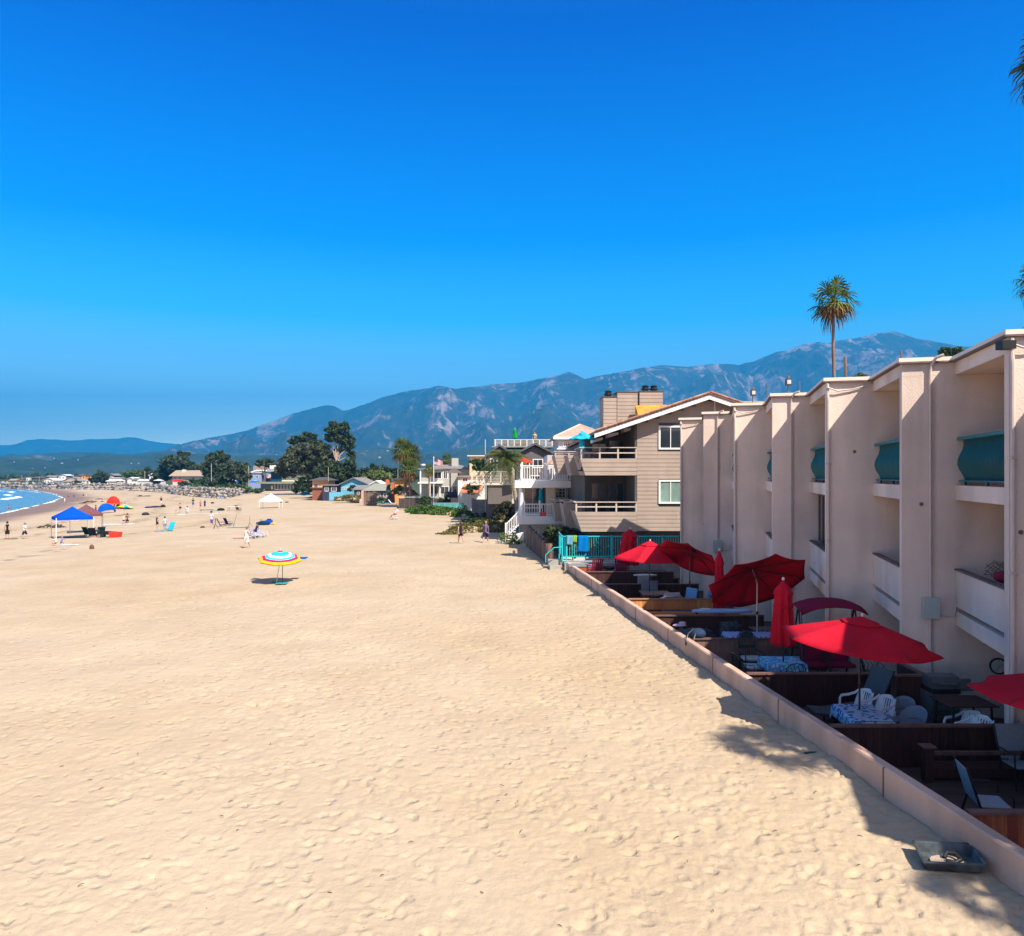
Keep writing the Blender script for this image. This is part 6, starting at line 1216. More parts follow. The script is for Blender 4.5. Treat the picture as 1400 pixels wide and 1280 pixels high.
# poles
for px, y0, y1, d, lab in ((30, 662, 650, 520, 'dark thin pole at the far left end of the settlement'), (53.5, 662, 651, 480, 'pole in front of the dark far roof'), (75, 662, 651, 470, 'pole rising between the two white beach houses'), (100.5, 663, 649, 450, 'thick pale pole right of the purple-dark house'), (198, 660, 644, 350, 'tall pale pole above the long low white shed'), (289, 654, 634, 250, 'tall pale pole in front of the spreading dark cypress'), (330, 654, 640, 250, 'pale pole left of the small blue and white house'), (340, 665, 637, 240, 'thick wooden pole at the corner of the blue and white house'), (282, 655, 645, 262, 'short pale post left of the tallest pole'), (449, 652, 639, 165, 'thin white mast above the tan lookout house'), (544, 652, 642, 140, 'thin white mast on the small tan house')):
    p = D(px, y1, d); tag(MB().tube([(0, 0, 0), (0, 0, -(y0 - y1) * d / F - 1)], .10 if d > 200 else .05, 6).build('pole', W_of((190, 180, 165)), None, p), lab, 'pole')
t = thing('flagpole', 'white flagpole flying the stars and stripes before the grey house', 'flagpole', D(593, 692, 114)); H = 66 * 114 / F
MB().tube([(0, 0, 0), (0, 0, H)], [.06, .04], 8).build('pole', m_white, t); MB().ell((0, 0, H + .06), .09, 8, 6).build('finial', m_white, t)
fmats = [cloth((190, 30, 45)), cloth((235, 235, 235)), cloth((25, 40, 100))]; mb = MB(); nx, nz = 16, 13
V = [(.05 + 1.25 * i / nx, .10 * math.sin(i * .7) * i / nx, H - .1 - .9 * j / nz - .35 * (i / nx) ** 1.3) for j in range(nz + 1) for i in range(nx + 1)]; mb.add(V, [], True)
for j in range(nz):
    for i in range(nx): a = j * (nx + 1) + i; mb.f.append((a, a + nx + 1, a + nx + 2, a + 1)); mb.mi.append(2 if (i < 7 and j < 7) else j % 2); mb.sm.append(True)
fl = thick(mb.build('flag', fmats, t), .01)
mb = MB()
for r_ in range(5):
    for c_ in range(6):
        i = .4 + c_ * 1.05; j = .5 + r_ * 1.3; f = i / nx; p = Vector((.05 + 1.25 * f, .10 * math.sin(i * .7) * f - .012, H - .1 - .9 * j / nz - .35 * f ** 1.3))
        mb.add([tuple(p + Vector((math.sin(q * math.pi / 5) * (.024 if q % 2 == 0 else .01), 0, math.cos(q * math.pi / 5) * (.024 if q % 2 == 0 else .01)))) for q in range(10)], [tuple(range(10))])
mb.build('stars', fmats[1], fl)
t = thing('terrace_umbrella', 'white closed terrace umbrella and post near the flagpole', 'umbrella', D(601, 690, 112)); MB().tube([(0, 0, 0), (0, 0, 2.6)], .05, 8).build('pole', m_white, t); MB().lathe([(0.05, 1.0), (.25, 1.1), (.16, 1.9), (.04, 2.5), (0, 2.5)], n=10).build('folded_canopy', cloth((200, 205, 180)), t)

# ------------------------------------------------------------------ foliage
def leaf_mat(name, rgb, isl=.55): return mat(name, rgb, .7, var=.3, scale=.5, bump=0, island=isl, spec=.15, trans=.15)
lm_dark = leaf_mat('dark_leaves', (.042, .062, .028)); lm_mid = leaf_mat('mid_leaves', (.05, .085, .03)); lm_lite = leaf_mat('light_leaves', (.12, .16, .045)); lm_cyp = leaf_mat('cypress_leaves', (.07, .08, .042)); lm_palm = leaf_mat('palm_leaves', (.085, .12, .02), .4); lm_dry = leaf_mat('dry_fronds', (.20, .12, .05), .4)
m_bark = mat('bark', (.20, .14, .10), .95, var=.35, scale=3, bump=.6, bscale=10, stretch=(1, 1, .3)); m_pbark = mat('pale_bark', (.42, .32, .25), .9, var=.2, scale=2, bump=.3)
def leaves(mb, blobs, n, size, seed=0, shell=.55):
    rs = np.random.RandomState(seed); vol = np.array([b[3] * b[4] * b[5] for b in blobs]) ** .67; cnt = rs.multinomial(n, vol / vol.sum()); P = []
    for b, c in zip(blobs, cnt):
        d = rs.normal(size=(c, 3)); d /= np.linalg.norm(d, axis=1)[:, None]; r = shell + (1 - shell) * rs.rand(c) ** .6
        r *= 1 + .18 * np.sin(d[:, 0] * 5 + seed) * np.cos(d[:, 1] * 4 + 2 * seed + d[:, 2] * 5)
        nc = max(5, int(c / 45)); cd = rs.normal(size=(nc, 3)); cd /= np.linalg.norm(cd, axis=1)[:, None]; cr = (shell + (1.02 - shell) * rs.rand(nc) ** .7)[:, None]
        cc = cd * cr; own = rs.randint(0, nc, c); rad = (.16 + .16 * rs.rand(nc))[own][:, None] * (1 + 8 / nc)
        q = cc[own] + d * (rs.rand(c) ** .45)[:, None] * rad; far_ = rs.rand(c) < .12; q[far_] = d[far_] * r[far_][:, None] * .95
        P.append(np.array(b[:3]) + q * np.array(b[3:6]))
    P = np.vstack(P); n = len(P); a = rs.normal(size=(n, 3)); a /= np.linalg.norm(a, axis=1)[:, None]; b = rs.normal(size=(n, 3)); b -= (a * b).sum(1)[:, None] * a; b /= np.linalg.norm(b, axis=1)[:, None]
    s = size * (.6 + .8 * rs.rand(n))[:, None]; V = np.stack([P - a * s, P + b * s * .45, P + a * s, P - b * s * .45], 1).reshape(-1, 3); Fc = np.arange(4 * n).reshape(n, 4); mb.arr(V, Fc)
def tree(label, px, yb, d, blobs, n, size, m, trunk=.25, name='tree', cat='tree', bark=None, group=None, limbs=True, seed=0, shell=.55, lean=0):
    """blobs: (px, py, half-width px, half-height px) at depth d"""
    s = F / d; base = D(px, yb, d); t = thing(name, label, cat, base, 0, group); bl = []
    rg = random.Random(seed + int(px))
    for q in blobs:
        c = D(q[0], q[1], d) - base; rx = q[2] / s; rz = q[3] / s; bl.append((c.x, (rg.random() - .5) * rx * .9, c.z, rx, max(rx, rz) * .8, rz))
    if trunk:
        mb = MB(); c0 = bl[0]; top = max(b[2] for b in bl); mb.tube([(0, 0, -1), (c0[0] * .1, 0, c0[2] * .3), (c0[0] * .5, 0, c0[2] * .7), (c0[0] * .9, 0, c0[2])], [trunk, trunk * .8, trunk * .6, trunk * .3], 7)
        if limbs:
            for b in bl[1:]: z0 = c0[2] * (.3 + .3 * rg.random()); mb.tube([(c0[0] * .3, 0, z0), ((c0[0] * .3 + b[0]) / 2, b[1] * .4, (z0 + b[2]) / 2 - .1 * b[5]), (b[0], b[1], b[2])], [trunk * .5, trunk * .35, trunk * .12], 5)
        mb.build('trunk', bark or m_bark, t)
    mb = MB(); leaves(mb, bl, n, size, seed, shell); mb.build('crown', m, t); return t
tree('big spreading flat-topped cypress with grey inner limbs behind the modern building', 425, 668, 205, [(415, 628, 26, 15), (395, 636, 18, 14), (437, 632, 22, 17), (428, 615, 20, 8), (385, 645, 8, 8), (447, 648, 20, 16), (410, 613, 14, 6)], 9000, .62, lm_cyp, .5, seed=2)
tree('flat tufted pine crown rising above the big cypress', 424, 660, 212, [(408, 602, 10, 4.5), (422, 597, 9, 6), (399, 605, 5, 3), (430, 604, 6, 4), (415, 598, 6, 3), (437, 606, 5, 3)], 1700, .5, lm_dark, .3, seed=3)
tree('tall eucalyptus with a pale trunk and open rounded crown', 461, 662, 195, [(456, 590, 10, 7), (468, 588, 10, 8), (474, 602, 10, 9), (450, 599, 6, 4), (463, 600, 10, 6), (480, 608, 5, 6), (455, 582, 6, 4), (467, 614, 8, 4), (448, 611, 5, 3), (479, 621, 7, 5), (470, 581, 5, 3)], 5200, .42, lm_dark, .28, bark=m_pbark, seed=4)
tree('dense dark shrubby tree between the cypress and the tan lookout house', 455, 676, 178, [(455, 648, 22, 18), (440, 655, 16, 14), (472, 650, 14, 16), (430, 664, 12, 9), (412, 666, 10, 8), (478, 637, 8, 8), (420, 658, 8, 7)], 6500, .5, lm_dark, .3, seed=5)
tree('small round tree with a visible trunk behind the roof of the modern building', 362, 662, 262, [(362, 632, 10, 5.5), (368, 634, 6, 4), (355, 633, 5, 4)], 900, .55, lm_dark, .3, seed=6)
tree('dark layered conifer with a pointed spiky top behind the tallest pole', 298, 662, 262, [(297, 638, 16, 15), (302, 624, 6, 7), (290, 628, 8, 7), (308, 630, 7, 7), (284, 642, 8, 10), (312, 640, 7, 10)], 4200, .65, lm_dark, .5, seed=7)
tree('rounded grey-green bush tree right of the tallest pole', 316, 664, 238, [(314, 647, 15, 14), (303, 654, 9, 8), (328, 650, 9, 11), (322, 640, 9, 7)], 3600, .55, leaf_mat('grey_green_leaves', (.06, .08, .045)), .3, seed=8)
tree('dark tree between the grey-green bush and the small blue house', 335, 662, 255, [(334, 642, 9, 10), (339, 650, 6, 8), (329, 640, 6, 6)], 1500, .55, lm_dark, .3, seed=9)
tree('very broad dark tree mass left of the ranch house', 245, 660, 345, [(240, 635, 18, 9), (225, 646, 13, 10), (256, 640, 14, 9), (268, 644, 12, 9), (232, 630, 9, 6), (248, 628, 9, 5), (215, 652, 8, 7), (280, 645, 10, 9)], 6000, .85, lm_dark, .5, seed=10)
tree('wispy group of tall palms above the broad dark trees', 250, 655, 350, [(245, 619.5, 2.5, 2.5), (252, 621, 4, 2.5), (257.5, 621.5, 2.5, 2.5), (249, 624, 2, 2)], 420, .6, lm_dark, .12, seed=11)
tree('round dark tree among the far houses', 135, 663, 405, [(135, 653, 8, 6.5), (129, 656, 6, 6), (142, 654, 6, 7), (137, 648, 5, 4)], 1800, .7, lm_dark, .3, seed=12)
tree('bright green clipped hedge trees behind the white gabled cottage', 184, 662, 420, [(178, 649, 9, 5), (190, 649, 10, 6), (200, 650, 8, 6), (172, 651, 5, 5)], 2400, .7, leaf_mat('hedge_leaves', (.08, .13, .03)), .2, name='hedge', cat='hedge', seed=13)
tree('small dark pointed tree left of the broad dark trees', 202, 660, 400, [(202, 642, 4, 4), (203, 648, 6, 5)], 500, .6, lm_dark, .2, seed=14)
tree('green shrub between the far houses under the thick pole', 107, 663, 440, [(107, 660, 5, 3)], 350, .6, lm_mid, 0, name='shrub', cat='shrub', seed=15)
tree('dark shrubs in front of the dark far roof', 42, 663, 500, [(38, 660, 7, 2.6), (50, 660, 6, 2.4), (64, 661, 6, 1.8)], 600, .7, lm_mid, 0, name='shrub', cat='shrub', seed=16)
tree('low green bushes over the boulders in front of the ranch house', 262, 668, 290, [(262, 660, 10, 3.5), (276, 659, 9, 5), (288, 657, 9, 6), (298, 660, 9, 5), (250, 663, 8, 3), (272, 664, 12, 3)], 3200, .5, lm_mid, 0, name='shrub', cat='shrub', seed=17)
tree('strip of dune scrub under the white and blue garden umbrellas', 310, 672, 225, [(300, 667, 10, 3), (314, 667, 9, 4), (326, 667, 9, 4), (338, 669, 8, 4), (350, 671, 8, 3)], 2400, .4, lm_mid, 0, name='shrub', cat='shrub', seed=18)
tree('light green feathery garden tree behind the green-grey roof', 520, 676, 172, [(516, 651, 12, 8), (503, 655, 9, 7), (528, 654, 9, 7), (493, 659, 8, 5)], 2600, .42, lm_lite, .2, seed=19)
tree('long dark line of garden trees between the eucalyptus and the twin palms', 500, 668, 215, [(492, 650, 10, 8), (506, 645, 10, 5), (520, 645, 10, 6), (534, 648, 10, 7), (546, 651, 8, 8), (484, 655, 8, 8)], 3400, .55, lm_dark, .3, seed=20)
tree('spiky little palm tuft above the dark garden tree line', 511, 655, 210, [(510, 638, 3, 2.5), (515, 640, 2.5, 2)], 200, .55, lm_dark, .1, seed=21)
tree('loose-leaved tree left of the tall bare mast', 655, 668, 103, [(657, 634, 7, 6), (648, 631, 6, 3), (663, 640, 6, 7), (652, 640, 5, 4)], 1100, .26, lm_mid, .1, seed=22)
tree('dark bushy tree behind the pavilion roof', 637, 660, 128, [(637, 646, 6, 6), (643, 643, 5, 5)], 700, .3, lm_dark, .1, seed=23)
tree('tangled brown-green shrub at the foot of the curved palm', 700, 722, 76, [(688, 700, 14, 9), (702, 708, 10, 8), (680, 708, 7, 6), (693, 692, 8, 5)], 3200, .16, leaf_mat('shrub_leaves', (.06, .06, .03)), 0, name='shrub', cat='shrub', seed=24)
tree('dark agave-like shrub beside the teal glass fence', 632, 708, 100, [(630, 698, 6, 6), (638, 702, 6, 4)], 500, .24, lm_dark, 0, name='shrub', cat='shrub', seed=25)
tree('rounded dark green treetop behind the nearest hotel roofs', 1299, 540, 75, [(1296, 482, 10, 7), (1312, 480, 7, 5), (1288, 490, 8, 6)], 2600, .16, lm_mid, .2, seed=26)
tree('tip of a green tree just above the pink roof right of the tall palm', 1178, 545, 85, [(1178, 515, 7, 4), (1171, 517, 4, 3)], 700, .14, lm_lite, .1, seed=27)
tree('dark ivy hedge under the condo behind the turquoise fence', 770, 765, 47, [(765, 733, 16, 12), (785, 735, 14, 12), (752, 728, 10, 8)], 4200, .10, lm_dark, 0, name='hedge', cat='hedge', seed=28)
for k, (px, lab) in enumerate(((818, 'leafy potted plant behind the turquoise fence right of the blue towel'), (833, 'second leafy plant behind the turquoise fence next to the closed umbrella'), (783, 'yellow-green plant behind the turquoise fence left of the blue towel'))):
    tree(lab, px, 764, 44.4, [(px, 752, 5, 8)], 260, .10, lm_lite, .04, name='potted_plant', cat='plant', seed=30 + k)

tree('row of small dark trees behind the white beach houses', 66, 661, 590, [(48, 655, 7, 3), (58, 654, 4, 2.5), (68, 652, 5, 2), (85, 656, 5, 3), (104, 652, 5, 3), (116, 660, 5, 3)], 1600, .8, lm_dark, 0, seed=40)
tree('low green scrub strip along the top of the far rock bank', 60, 664, 450, [(20, 663, 14, 1.6), (45, 663, 14, 1.6), (75, 663.5, 14, 1.6), (105, 664, 14, 1.8), (150, 665, 16, 1.8), (185, 665, 14, 2)], 2600, .6, lm_mid, 0, name='shrub', cat='shrub', seed=41)
for k, (px, yb, bl, n_, sz, m_, lab) in enumerate(((582, 690, [(582, 683, 6, 5), (574, 686, 5, 3)], 700, .2, lm_mid, 'leafy bushes at the foot of the small dusty palm'), (603, 690, [(603, 685, 5, 3.5), (611, 684, 4, 3)], 500, .2, lm_dark, 'low dark planting before the glass terrace of the grey house'), (640, 686, [(643, 668, 5, 6), (650, 664, 5, 4)], 600, .2, lm_mid, 'green bush between the orange awning and the dark grey house'), (661, 650, [(668, 640, 5, 5)], 350, .18, lm_dark, 'small dark potted tree on the middle balcony of the dark grey house'), (517, 690, [(520, 682, 6, 3), (510, 684, 5, 3)], 500, .25, lm_mid, 'green hedge patch behind the bamboo fence'), (690, 600, [(690, 606, 5, 3), (712, 606, 8, 2.5), (735, 606, 5, 2.5)], 700, .16, lm_mid, 'row of low plants behind the roof deck railing'), (478, 672, [(481, 668, 5, 3)], 300, .25, lm_dark, 'dark shrub right of the light blue gable'), (545, 676, [(548, 668, 5, 5), (540, 672, 4, 4)], 450, .25, lm_lite, 'yellow-green garden bush beside the small bright tan house'))):
    tree(lab, px, yb, {582: 116, 603: 111, 640: 103, 661: 82.6, 517: 136, 690: 88, 478: 155, 545: 132}[px], bl, n_, sz, m_, 0, name='shrub', cat='shrub', seed=60 + k)
rw = random.Random(31); bl = []
for px in np.arange(-60, 600, 7.5):
    d = rw.uniform(640, 900) if px < 330 else rw.uniform(420, 520); s = F / d; c = D(px + rw.uniform(-3, 3), 653.5 + rw.uniform(-1.2, 1.5), d); bl.append((c.x, c.y, c.z, rw.uniform(5, 9) / s, rw.uniform(5, 9) / s, rw.uniform(3, 5.5) / s))
mb = MB(); leaves(mb, bl, 26000, 1.0, 33, .5); tag(mb.build('far_woods', lm_mid), 'continuous low belt of distant trees behind the seaside houses', 'woods', kind='stuff')
# fan palms
def fan_palm(label, crown, base, R_, nf, trunk, seed, leaflets=13, skirt=True, group='fan palms', lm=None, lean=None):
    rg = random.Random(seed); crown = Vector(crown); base = Vector(base); t = thing('fan_palm', label, 'palm tree', base, 0, group); c = crown - base
    mb = MB(); pts = []; 
    for k in range(9): f = k / 8; off = Vector((.0, 0, 0)) if lean is None else Vector((lean * math.sin(f * math.pi) , 0, 0)); pts.append(c * f + off)
    mb.tube(pts, [trunk * (1.5 if k == 0 else 1.05 - .3 * k / 8) for k in range(9)], 10); mb.build('trunk', m_bark, t)
    for pas in (0, 1):
        mb = MB(); mb.m = 0; n = nf if pas == 0 else int(nf * .5)
        for k in range(n):
            az = k * 2.399 + rg.random() * .4; f = (k + .5) / n; el = R(78 - 115 * f ** .9 + rg.uniform(-8, 8)) if pas == 0 else R(-22 - 60 * rg.random())
            L = R_ * (.42 + .14 * rg.random()) * (1 if pas == 0 else .6); dr = Vector((math.cos(az) * math.cos(el), math.sin(az) * math.cos(el), math.sin(el))); tip = c + dr * L - Vector((0, 0, .08 * L * math.cos(el)))
            mb.tube([tuple(c), tuple((c + tip) / 2 + Vector((0, 0, .03 * L))), tuple(tip)], [.03 * R_, .02 * R_, .012 * R_], 4)
            side = dr.cross(Vector((0, 0, 1))); side = side.normalized() if side.length > .1 else Vector((1, 0, 0)); fl = R_ * (.48 + .1 * rg.random())
            nrm = side.cross(dr).normalized()
            for q in range(leaflets):
                a = R(-105 + 210 * q / (leaflets - 1) + rg.uniform(-4, 4)); v = (dr * math.cos(a) + side * math.sin(a) + nrm * .22 * math.cos(a * 1.3)).normalized(); dro = Vector((0, 0, -1)) * fl * (.28 + .3 * (1 - max(0, dr.z)) * rg.random() + (.5 if pas else 0))
                w = v.cross(nrm).normalized() * fl * .06; p0 = tip; p1 = tip + v * fl * .55; p2 = tip + v * fl * .92 + dro * .5; p3 = tip + v * fl * .98 + dro
                mb.add([tuple(p0), tuple(p1 + w), tuple(p1 - w), tuple(p2 + w * .5), tuple(p2 - w * .5), tuple(p3)], [(0, 2, 1), (1, 2, 4, 3), (3, 4, 5)])
        if pas == 0: mb.build('crown', lm or lm_palm, t)
        elif skirt: mb.build('dead_fronds', lm_dry, t)
    return t
fan_palm('tall slender fan palm above the pink roofs against the mountains', D(1140, 411, 52), D(1153, 620, 52), 1.85, 20, .115, 5, 13, lean=-.3)
tag(MB().tube([(0, 0, 0), (.1, 0, -8)], .09, 6).build('palm_stump', m_bark, None, D(1155.5, 488, 52.5)), 'thin bare stem standing beside the tall fan palm trunk', 'stem')
fan_palm('near fan palm whose drooping fronds hang in at the top right corner', D(1458, 75, 33), D(1475, 840, 33), 2.3, 24, .2, 6, 16)
fan_palm('fan palm whose frond tips just show at the right edge below the corner palm', D(1432, 385, 30), D(1436, 700, 30), 1.25, 26, .15, 7, 14)
fan_palm('taller dark fan palm of the pair beside the palapa', D(551, 615, 126), D(556, 694, 126), 2.4, 32, .25, 8, 12)
fan_palm('shorter fan palm of the pair, lower and to the right', D(560, 640, 124), D(562, 694, 124), 2.2, 28, .25, 9, 12)
fan_palm('middle crown of the twin palms, leaning right', D(562, 622, 127), D(559, 694, 127), 2.2, 28, .22, 10, 12, lm=leaf_mat('dusty_palm', (.08, .095, .025)))
fan_palm('small dusty palm with brown skirt left of the flagpole', D(587, 643, 117), D(586, 690, 117), 1.15, 22, .15, 11, 12)
fan_palm('palm crown poking above the grey house roof left of its chimney', D(611, 628, 136), D(611, 690, 136), 1.3, 22, .15, 12, 12)
# off-frame palms whose fronds shade the sand by the wall
fan_palm('palm beside the hotel casting feathery shade on the sand', (12.0, 6.6, 12.0), (12.2, 6.6, .2), 1.25, 22, .15, 13, 12, skirt=False); fan_palm('palm nearer the camera casting shade by the plastic tub', (12.9, 1.2, 12.0), (13.1, 1.2, .2), .95, 18, .15, 14, 12, skirt=False)
# feather palm
def feather_palm(label, crown, base, L, nf, trunk, seed):
    rg = random.Random(seed); crown = Vector(crown); base = Vector(base); t = thing('date_palm', label, 'palm tree', base); c = crown - base; mb = MB()
    mb.tube([(0, 0, -.5), (-.05, 0, c.z * .3), (c.x * .3, 0, c.z * .6), (c.x * .75, 0, c.z * .88), tuple(c)], [trunk * 1.2, trunk, trunk * .85, trunk * .8, trunk * 1.1], 9); mb.build('trunk', m_pbark, t)
    mb = MB()
    for k in range(nf):
        az = k * 2.399; f = k / nf; el = R(80 - 95 * f + rg.uniform(-8, 8)); h = Vector((math.cos(az), math.sin(az), 0)); P = []
        for i in range(12): u = i / 11; P.append(c + h * L * (math.cos(el) * u * .95 + .28 * u * u * math.sin(max(el, 0))) + Vector((0, 0, L * (math.sin(el) * u - .85 * u ** 2.3 * (.6 + .4 * math.cos(el))))))
        mb.tube(P, [.05 - .004 * i for i in range(12)], 4, cap=False)
        for i in range(1, 12):
            dr = (P[i] - P[i - 1]).normalized(); sd = dr.cross(Vector((0, 0, 1))); sd = sd.normalized() if sd.length > .05 else Vector((1, 0, 0))
            for sgn in (-1, 1):
                for q in (0, .5):
                    p = P[i - 1].lerp(P[i], q); l = L * .24 * math.sin(.35 + 2.5 * (i + q) / 12); e = p + (sd * sgn * .75 + dr * .55 + Vector((0, 0, -.35))) * l; w = dr * .045
                    mb.add([tuple(p - w), tuple(p + w), tuple(e)], [(0, 1, 2)])
    mb.build('crown', leaf_mat('date_leaves', (.075, .10, .028), .35), t); return t
feather_palm('curved date palm with drooping golden fronds in front of the dark grey house', D(691, 634, 76), D(708, 722, 76), 3.3, 46, .24, 3)
# ice plant and dune cover on the sand banks
def mound(label, pts, d, n, size, m, seed, name='dune_plants', bank=True):
    t = MB(); bl = []; base = D(pts[0][0], pts[0][1], d)
    for px, py, rx, rz, dd in pts: c = D(px, py, dd); s = F / dd; bl.append((c.x, c.y, c.z, rx / s, max(1.2, rx / s * .5), rz / s))
    leaves(t, bl, n, size, seed, .75); o = t.build(name, m); tag(o, label, 'ground cover', kind='stuff')
    if bank:
        mb = MB()
        for b in bl: mb.ell((b[0], b[1], b[2] - .1), (b[3] * .96, b[4] * .96, b[5] * .85), 18, 10)
        q = mb.build('sand_bank', mat('bank_sand', (.40, .31, .20), .95, var=.15, scale=1, bump=.5, bscale=5)); tag(q, kind='structure')
m_ice = leaf_mat('ice_plant', (.13, .12, .035), .5); m_ice2 = leaf_mat('ice_plant_green', (.07, .14, .02), .5)
mound('low sunlit ice plant on the bank behind the two walkers', [(640, 726, 26, 10, 71), (662, 724, 16, 12, 72), (681, 726, 16, 13, 71), (688, 716, 14, 10, 76), (618, 733, 20, 6, 69)], 72, 17000, .11, m_ice, 1)
mound('green ice plant spreading down from the glass fence', [(590, 700, 26, 8, 104), (612, 703, 22, 8, 101), (572, 698, 16, 5, 108), (635, 706, 16, 7, 97)], 105, 15000, .16, m_ice2, 2)
mound('dry brown dune plants before the light blue house', [(478, 681, 14, 4, 148), (490, 682, 10, 4, 146), (466, 682, 10, 2.5, 148)], 148, 4200, .2, leaf_mat('dry_dune', (.16, .14, .06), .5), 3)
mb = MB(); leaves(mb, [(D(668, 708, 86).x, 86, D(668, 708, 86).z, 2.0, 1.0, .7), (D(655, 714, 84).x, 84, D(655, 714, 84).z, 1.8, 1.0, .45), (D(682, 702, 86).x, 86, D(682, 702, 86).z, 1.2, .8, .6)], 2200, .2, 5); tag(mb.build('shrub', lm_dark), 'dark green sprawling shrub below the concrete bulkhead', 'shrub')
mb = MB(); leaves(mb, [(D(696, 738, 58).x, 58.5, .35, .9, .6, .5)], 500, .1, 6); tag(mb.build('shrub', lm_lite), 'small bright shrub at the foot of the white stair', 'shrub')
t = tag(MB().tube([(0, 0, -.3), (0.02, 0, 2.4)], .13, 8).build('timber_post', mat('red_timber', (.25, .13, .10), .8, var=.25), None, D(678.5, 712, 84)), 'stout brown post standing in the scrub below the curved palm', 'post'); t.location.z = .2

# ------------------------------------------------------------------ rock revetment
rg = random.Random(12); protos = []
rmats = [mat('rock_grey', (.15, .16, .18), .9, var=.3, scale=1.5, bump=.6, bscale=4), mat('rock_pale', (.32, .30, .28), .9, var=.2, scale=1.5, bump=.6, bscale=4), mat('rock_warm', (.33, .24, .16), .9, var=.25, scale=1.5, bump=.6, bscale=4), mat('rock_dark', (.06, .065, .08), .9, var=.3, scale=1.5, bump=.6, bscale=4)]
def rock_geo(sd):
    r_ = np.random.RandomState(sd); mb = MB(); mb.ell((0, 0, 0), 1, 9, 6); V = np.array(mb.v); nn = r_.normal(size=(7, 3)); nn /= np.linalg.norm(nn, axis=1)[:, None]
    for q in nn: dd = V @ q; V -= np.outer(np.clip(dd - .62, 0, 9), q)
    V *= (1 + .12 * r_.normal(size=(len(V), 1))); mb.v = V.tolist(); mb.sm = [False] * len(mb.f); return mb
for k in range(12): protos.append(rock_geo(k).build('boulder', rmats[(0, 1, 0, 3, 1, 2, 0, 1, 0, 3, 1, 0)[k]]))
spine = [(-130, 668, 10), (0, 668.5, 9), (60, 669, 8), (120, 669.5, 8), (180, 671, 9), (215, 673, 10), (240, 676, 12), (262, 679, 14), (285, 681, 15), (305, 682, 15), (322, 679, 11), (336, 675, 8), (350, 672.5, 4)]
def sp(px): return np.interp(px, [a[0] for a in spine], [a[1] for a in spine]), np.interp(px, [a[0] for a in spine], [a[2] for a in spine])
used = []; cnt = 0; stuffmb = MB()
for px, nr in [(p, q) for p in np.arange(-100, 352, 2.05) for q in range(5)]:
    yb, hh = sp(px); g = G(px, yb); ns = 4 if hh > 10 else 3
    if nr >= ns: continue
    f = nr / max(1, ns - 1); up = hh * f * .85; dp = g.y + f * hh * g.y / F * 2.2 + rg.uniform(-1, 1); sz = 1.9 * g.y / F * rg.uniform(.7, 1.35) * (1.0 if hh < 10 else 1.15)
    x = (px + rg.uniform(-1, 1) - 700) / F * dp; z = CZ - (yb - up + rg.uniform(-1, .6) - HY) / F * dp
    used.append((dp, x, z, sz))
used.sort(key=lambda q: -q[3] / q[0] * (1 if q[1] / q[0] * F + 700 > 0 else 0))
ind = used[:296]; rest = used[296:]
for k, (dp, x, z, sz) in enumerate(ind):
    pr = protos[k % 12]; o = pr if k < 12 else pr.copy()
    if k >= 12: SC.collection.objects.link(o)
    o.location = (x, dp, z); o.rotation_euler = (rg.random() * 6, rg.random() * 6, rg.random() * 6); o.scale = (sz * rg.uniform(.9, 1.4), sz, sz * rg.uniform(.7, 1)); tag(o, 'angular boulder in the long rock bank below the far trees and houses', 'boulder', 'boulders of the rock bank')
geos = [rock_geo(50 + k) for k in range(6)]
for k, (dp, x, z, sz) in enumerate(rest):
    g = geos[k % 6]; stuffmb.m = (0, 1, 0, 3, 2, 1)[rg.randrange(6)]; stuffmb.T = Matrix.Translation((x, dp, z)) @ Matrix.Rotation(rg.random() * 6, 4, 'Z') @ Matrix.Diagonal((sz * 1.2, sz, sz * .85, 1)); stuffmb.add(g.v, g.f, False)
o = stuffmb.build('rock_bank', rmats); tag(o, 'smaller farther rocks of the long rock bank', 'rocks', kind='stuff')
# ------------------------------------------------------------------ people
SK = (.46, .27, .19)
def skin(n='skin_tan', c=SK): return mat(n, c, .6, var=.06, scale=8, bump=.05)
def hairm(c): return mat('hair_%d_%d_%d' % tuple(int(v * 255) for v in c), c, .8, var=.25, scale=20, bump=.3)
H_BR = hairm((.05, .03, .02)); H_BK = hairm((.012, .01, .01)); H_BL = hairm((.32, .2, .09))
PZ = dict(  # hip pitch L,R (deg, + forward), knee bend L,R, spine lean, arms: pitch L,R, abduct L,R, elbow L,R
    stand=((4, -3), (4, 4), 2, (6, -6), (12, 12), (12, 12)), walk=((28, -22), (8, 30), 5, (-26, 26), (9, 9), (22, 25)), walk2=((-20, 26), (32, 10), 8, (24, -20), (10, 10), (30, 18)),
    akimbo=((3, -3), (3, 3), 0, (-5, 20), (45, 30), (85, 60)), sit=((92, 84), (95, 88), -8, (35, 40), (14, 14), (40, 45)), sitsand=((105, 98), (118, 100), 12, (50, 45), (12, 14), (35, 40)),
    recline=((82, 76), (55, 38), -24, (10, 15), (20, 18), (40, 50)), kneel=((35, 95), (120, 95), 18, (55, 60), (12, 10), (30, 30)), bend=((10, -5), (12, 5), 50, (60, 70), (8, 10), (15, 20)), lie=((5, 0), (8, 4), 0, (150, 165), (14, 10), (20, 30)))
def rxm(a): return Matrix.Rotation(R(a), 3, 'X')
def remesh(o, v):
    m = o.modifiers.new('skin_over', 'REMESH'); m.mode = 'VOXEL'; m.voxel_size = v; m.use_smooth_shade = True
    s = o.modifiers.new('soften', 'SMOOTH'); s.factor = .5; s.iterations = 2
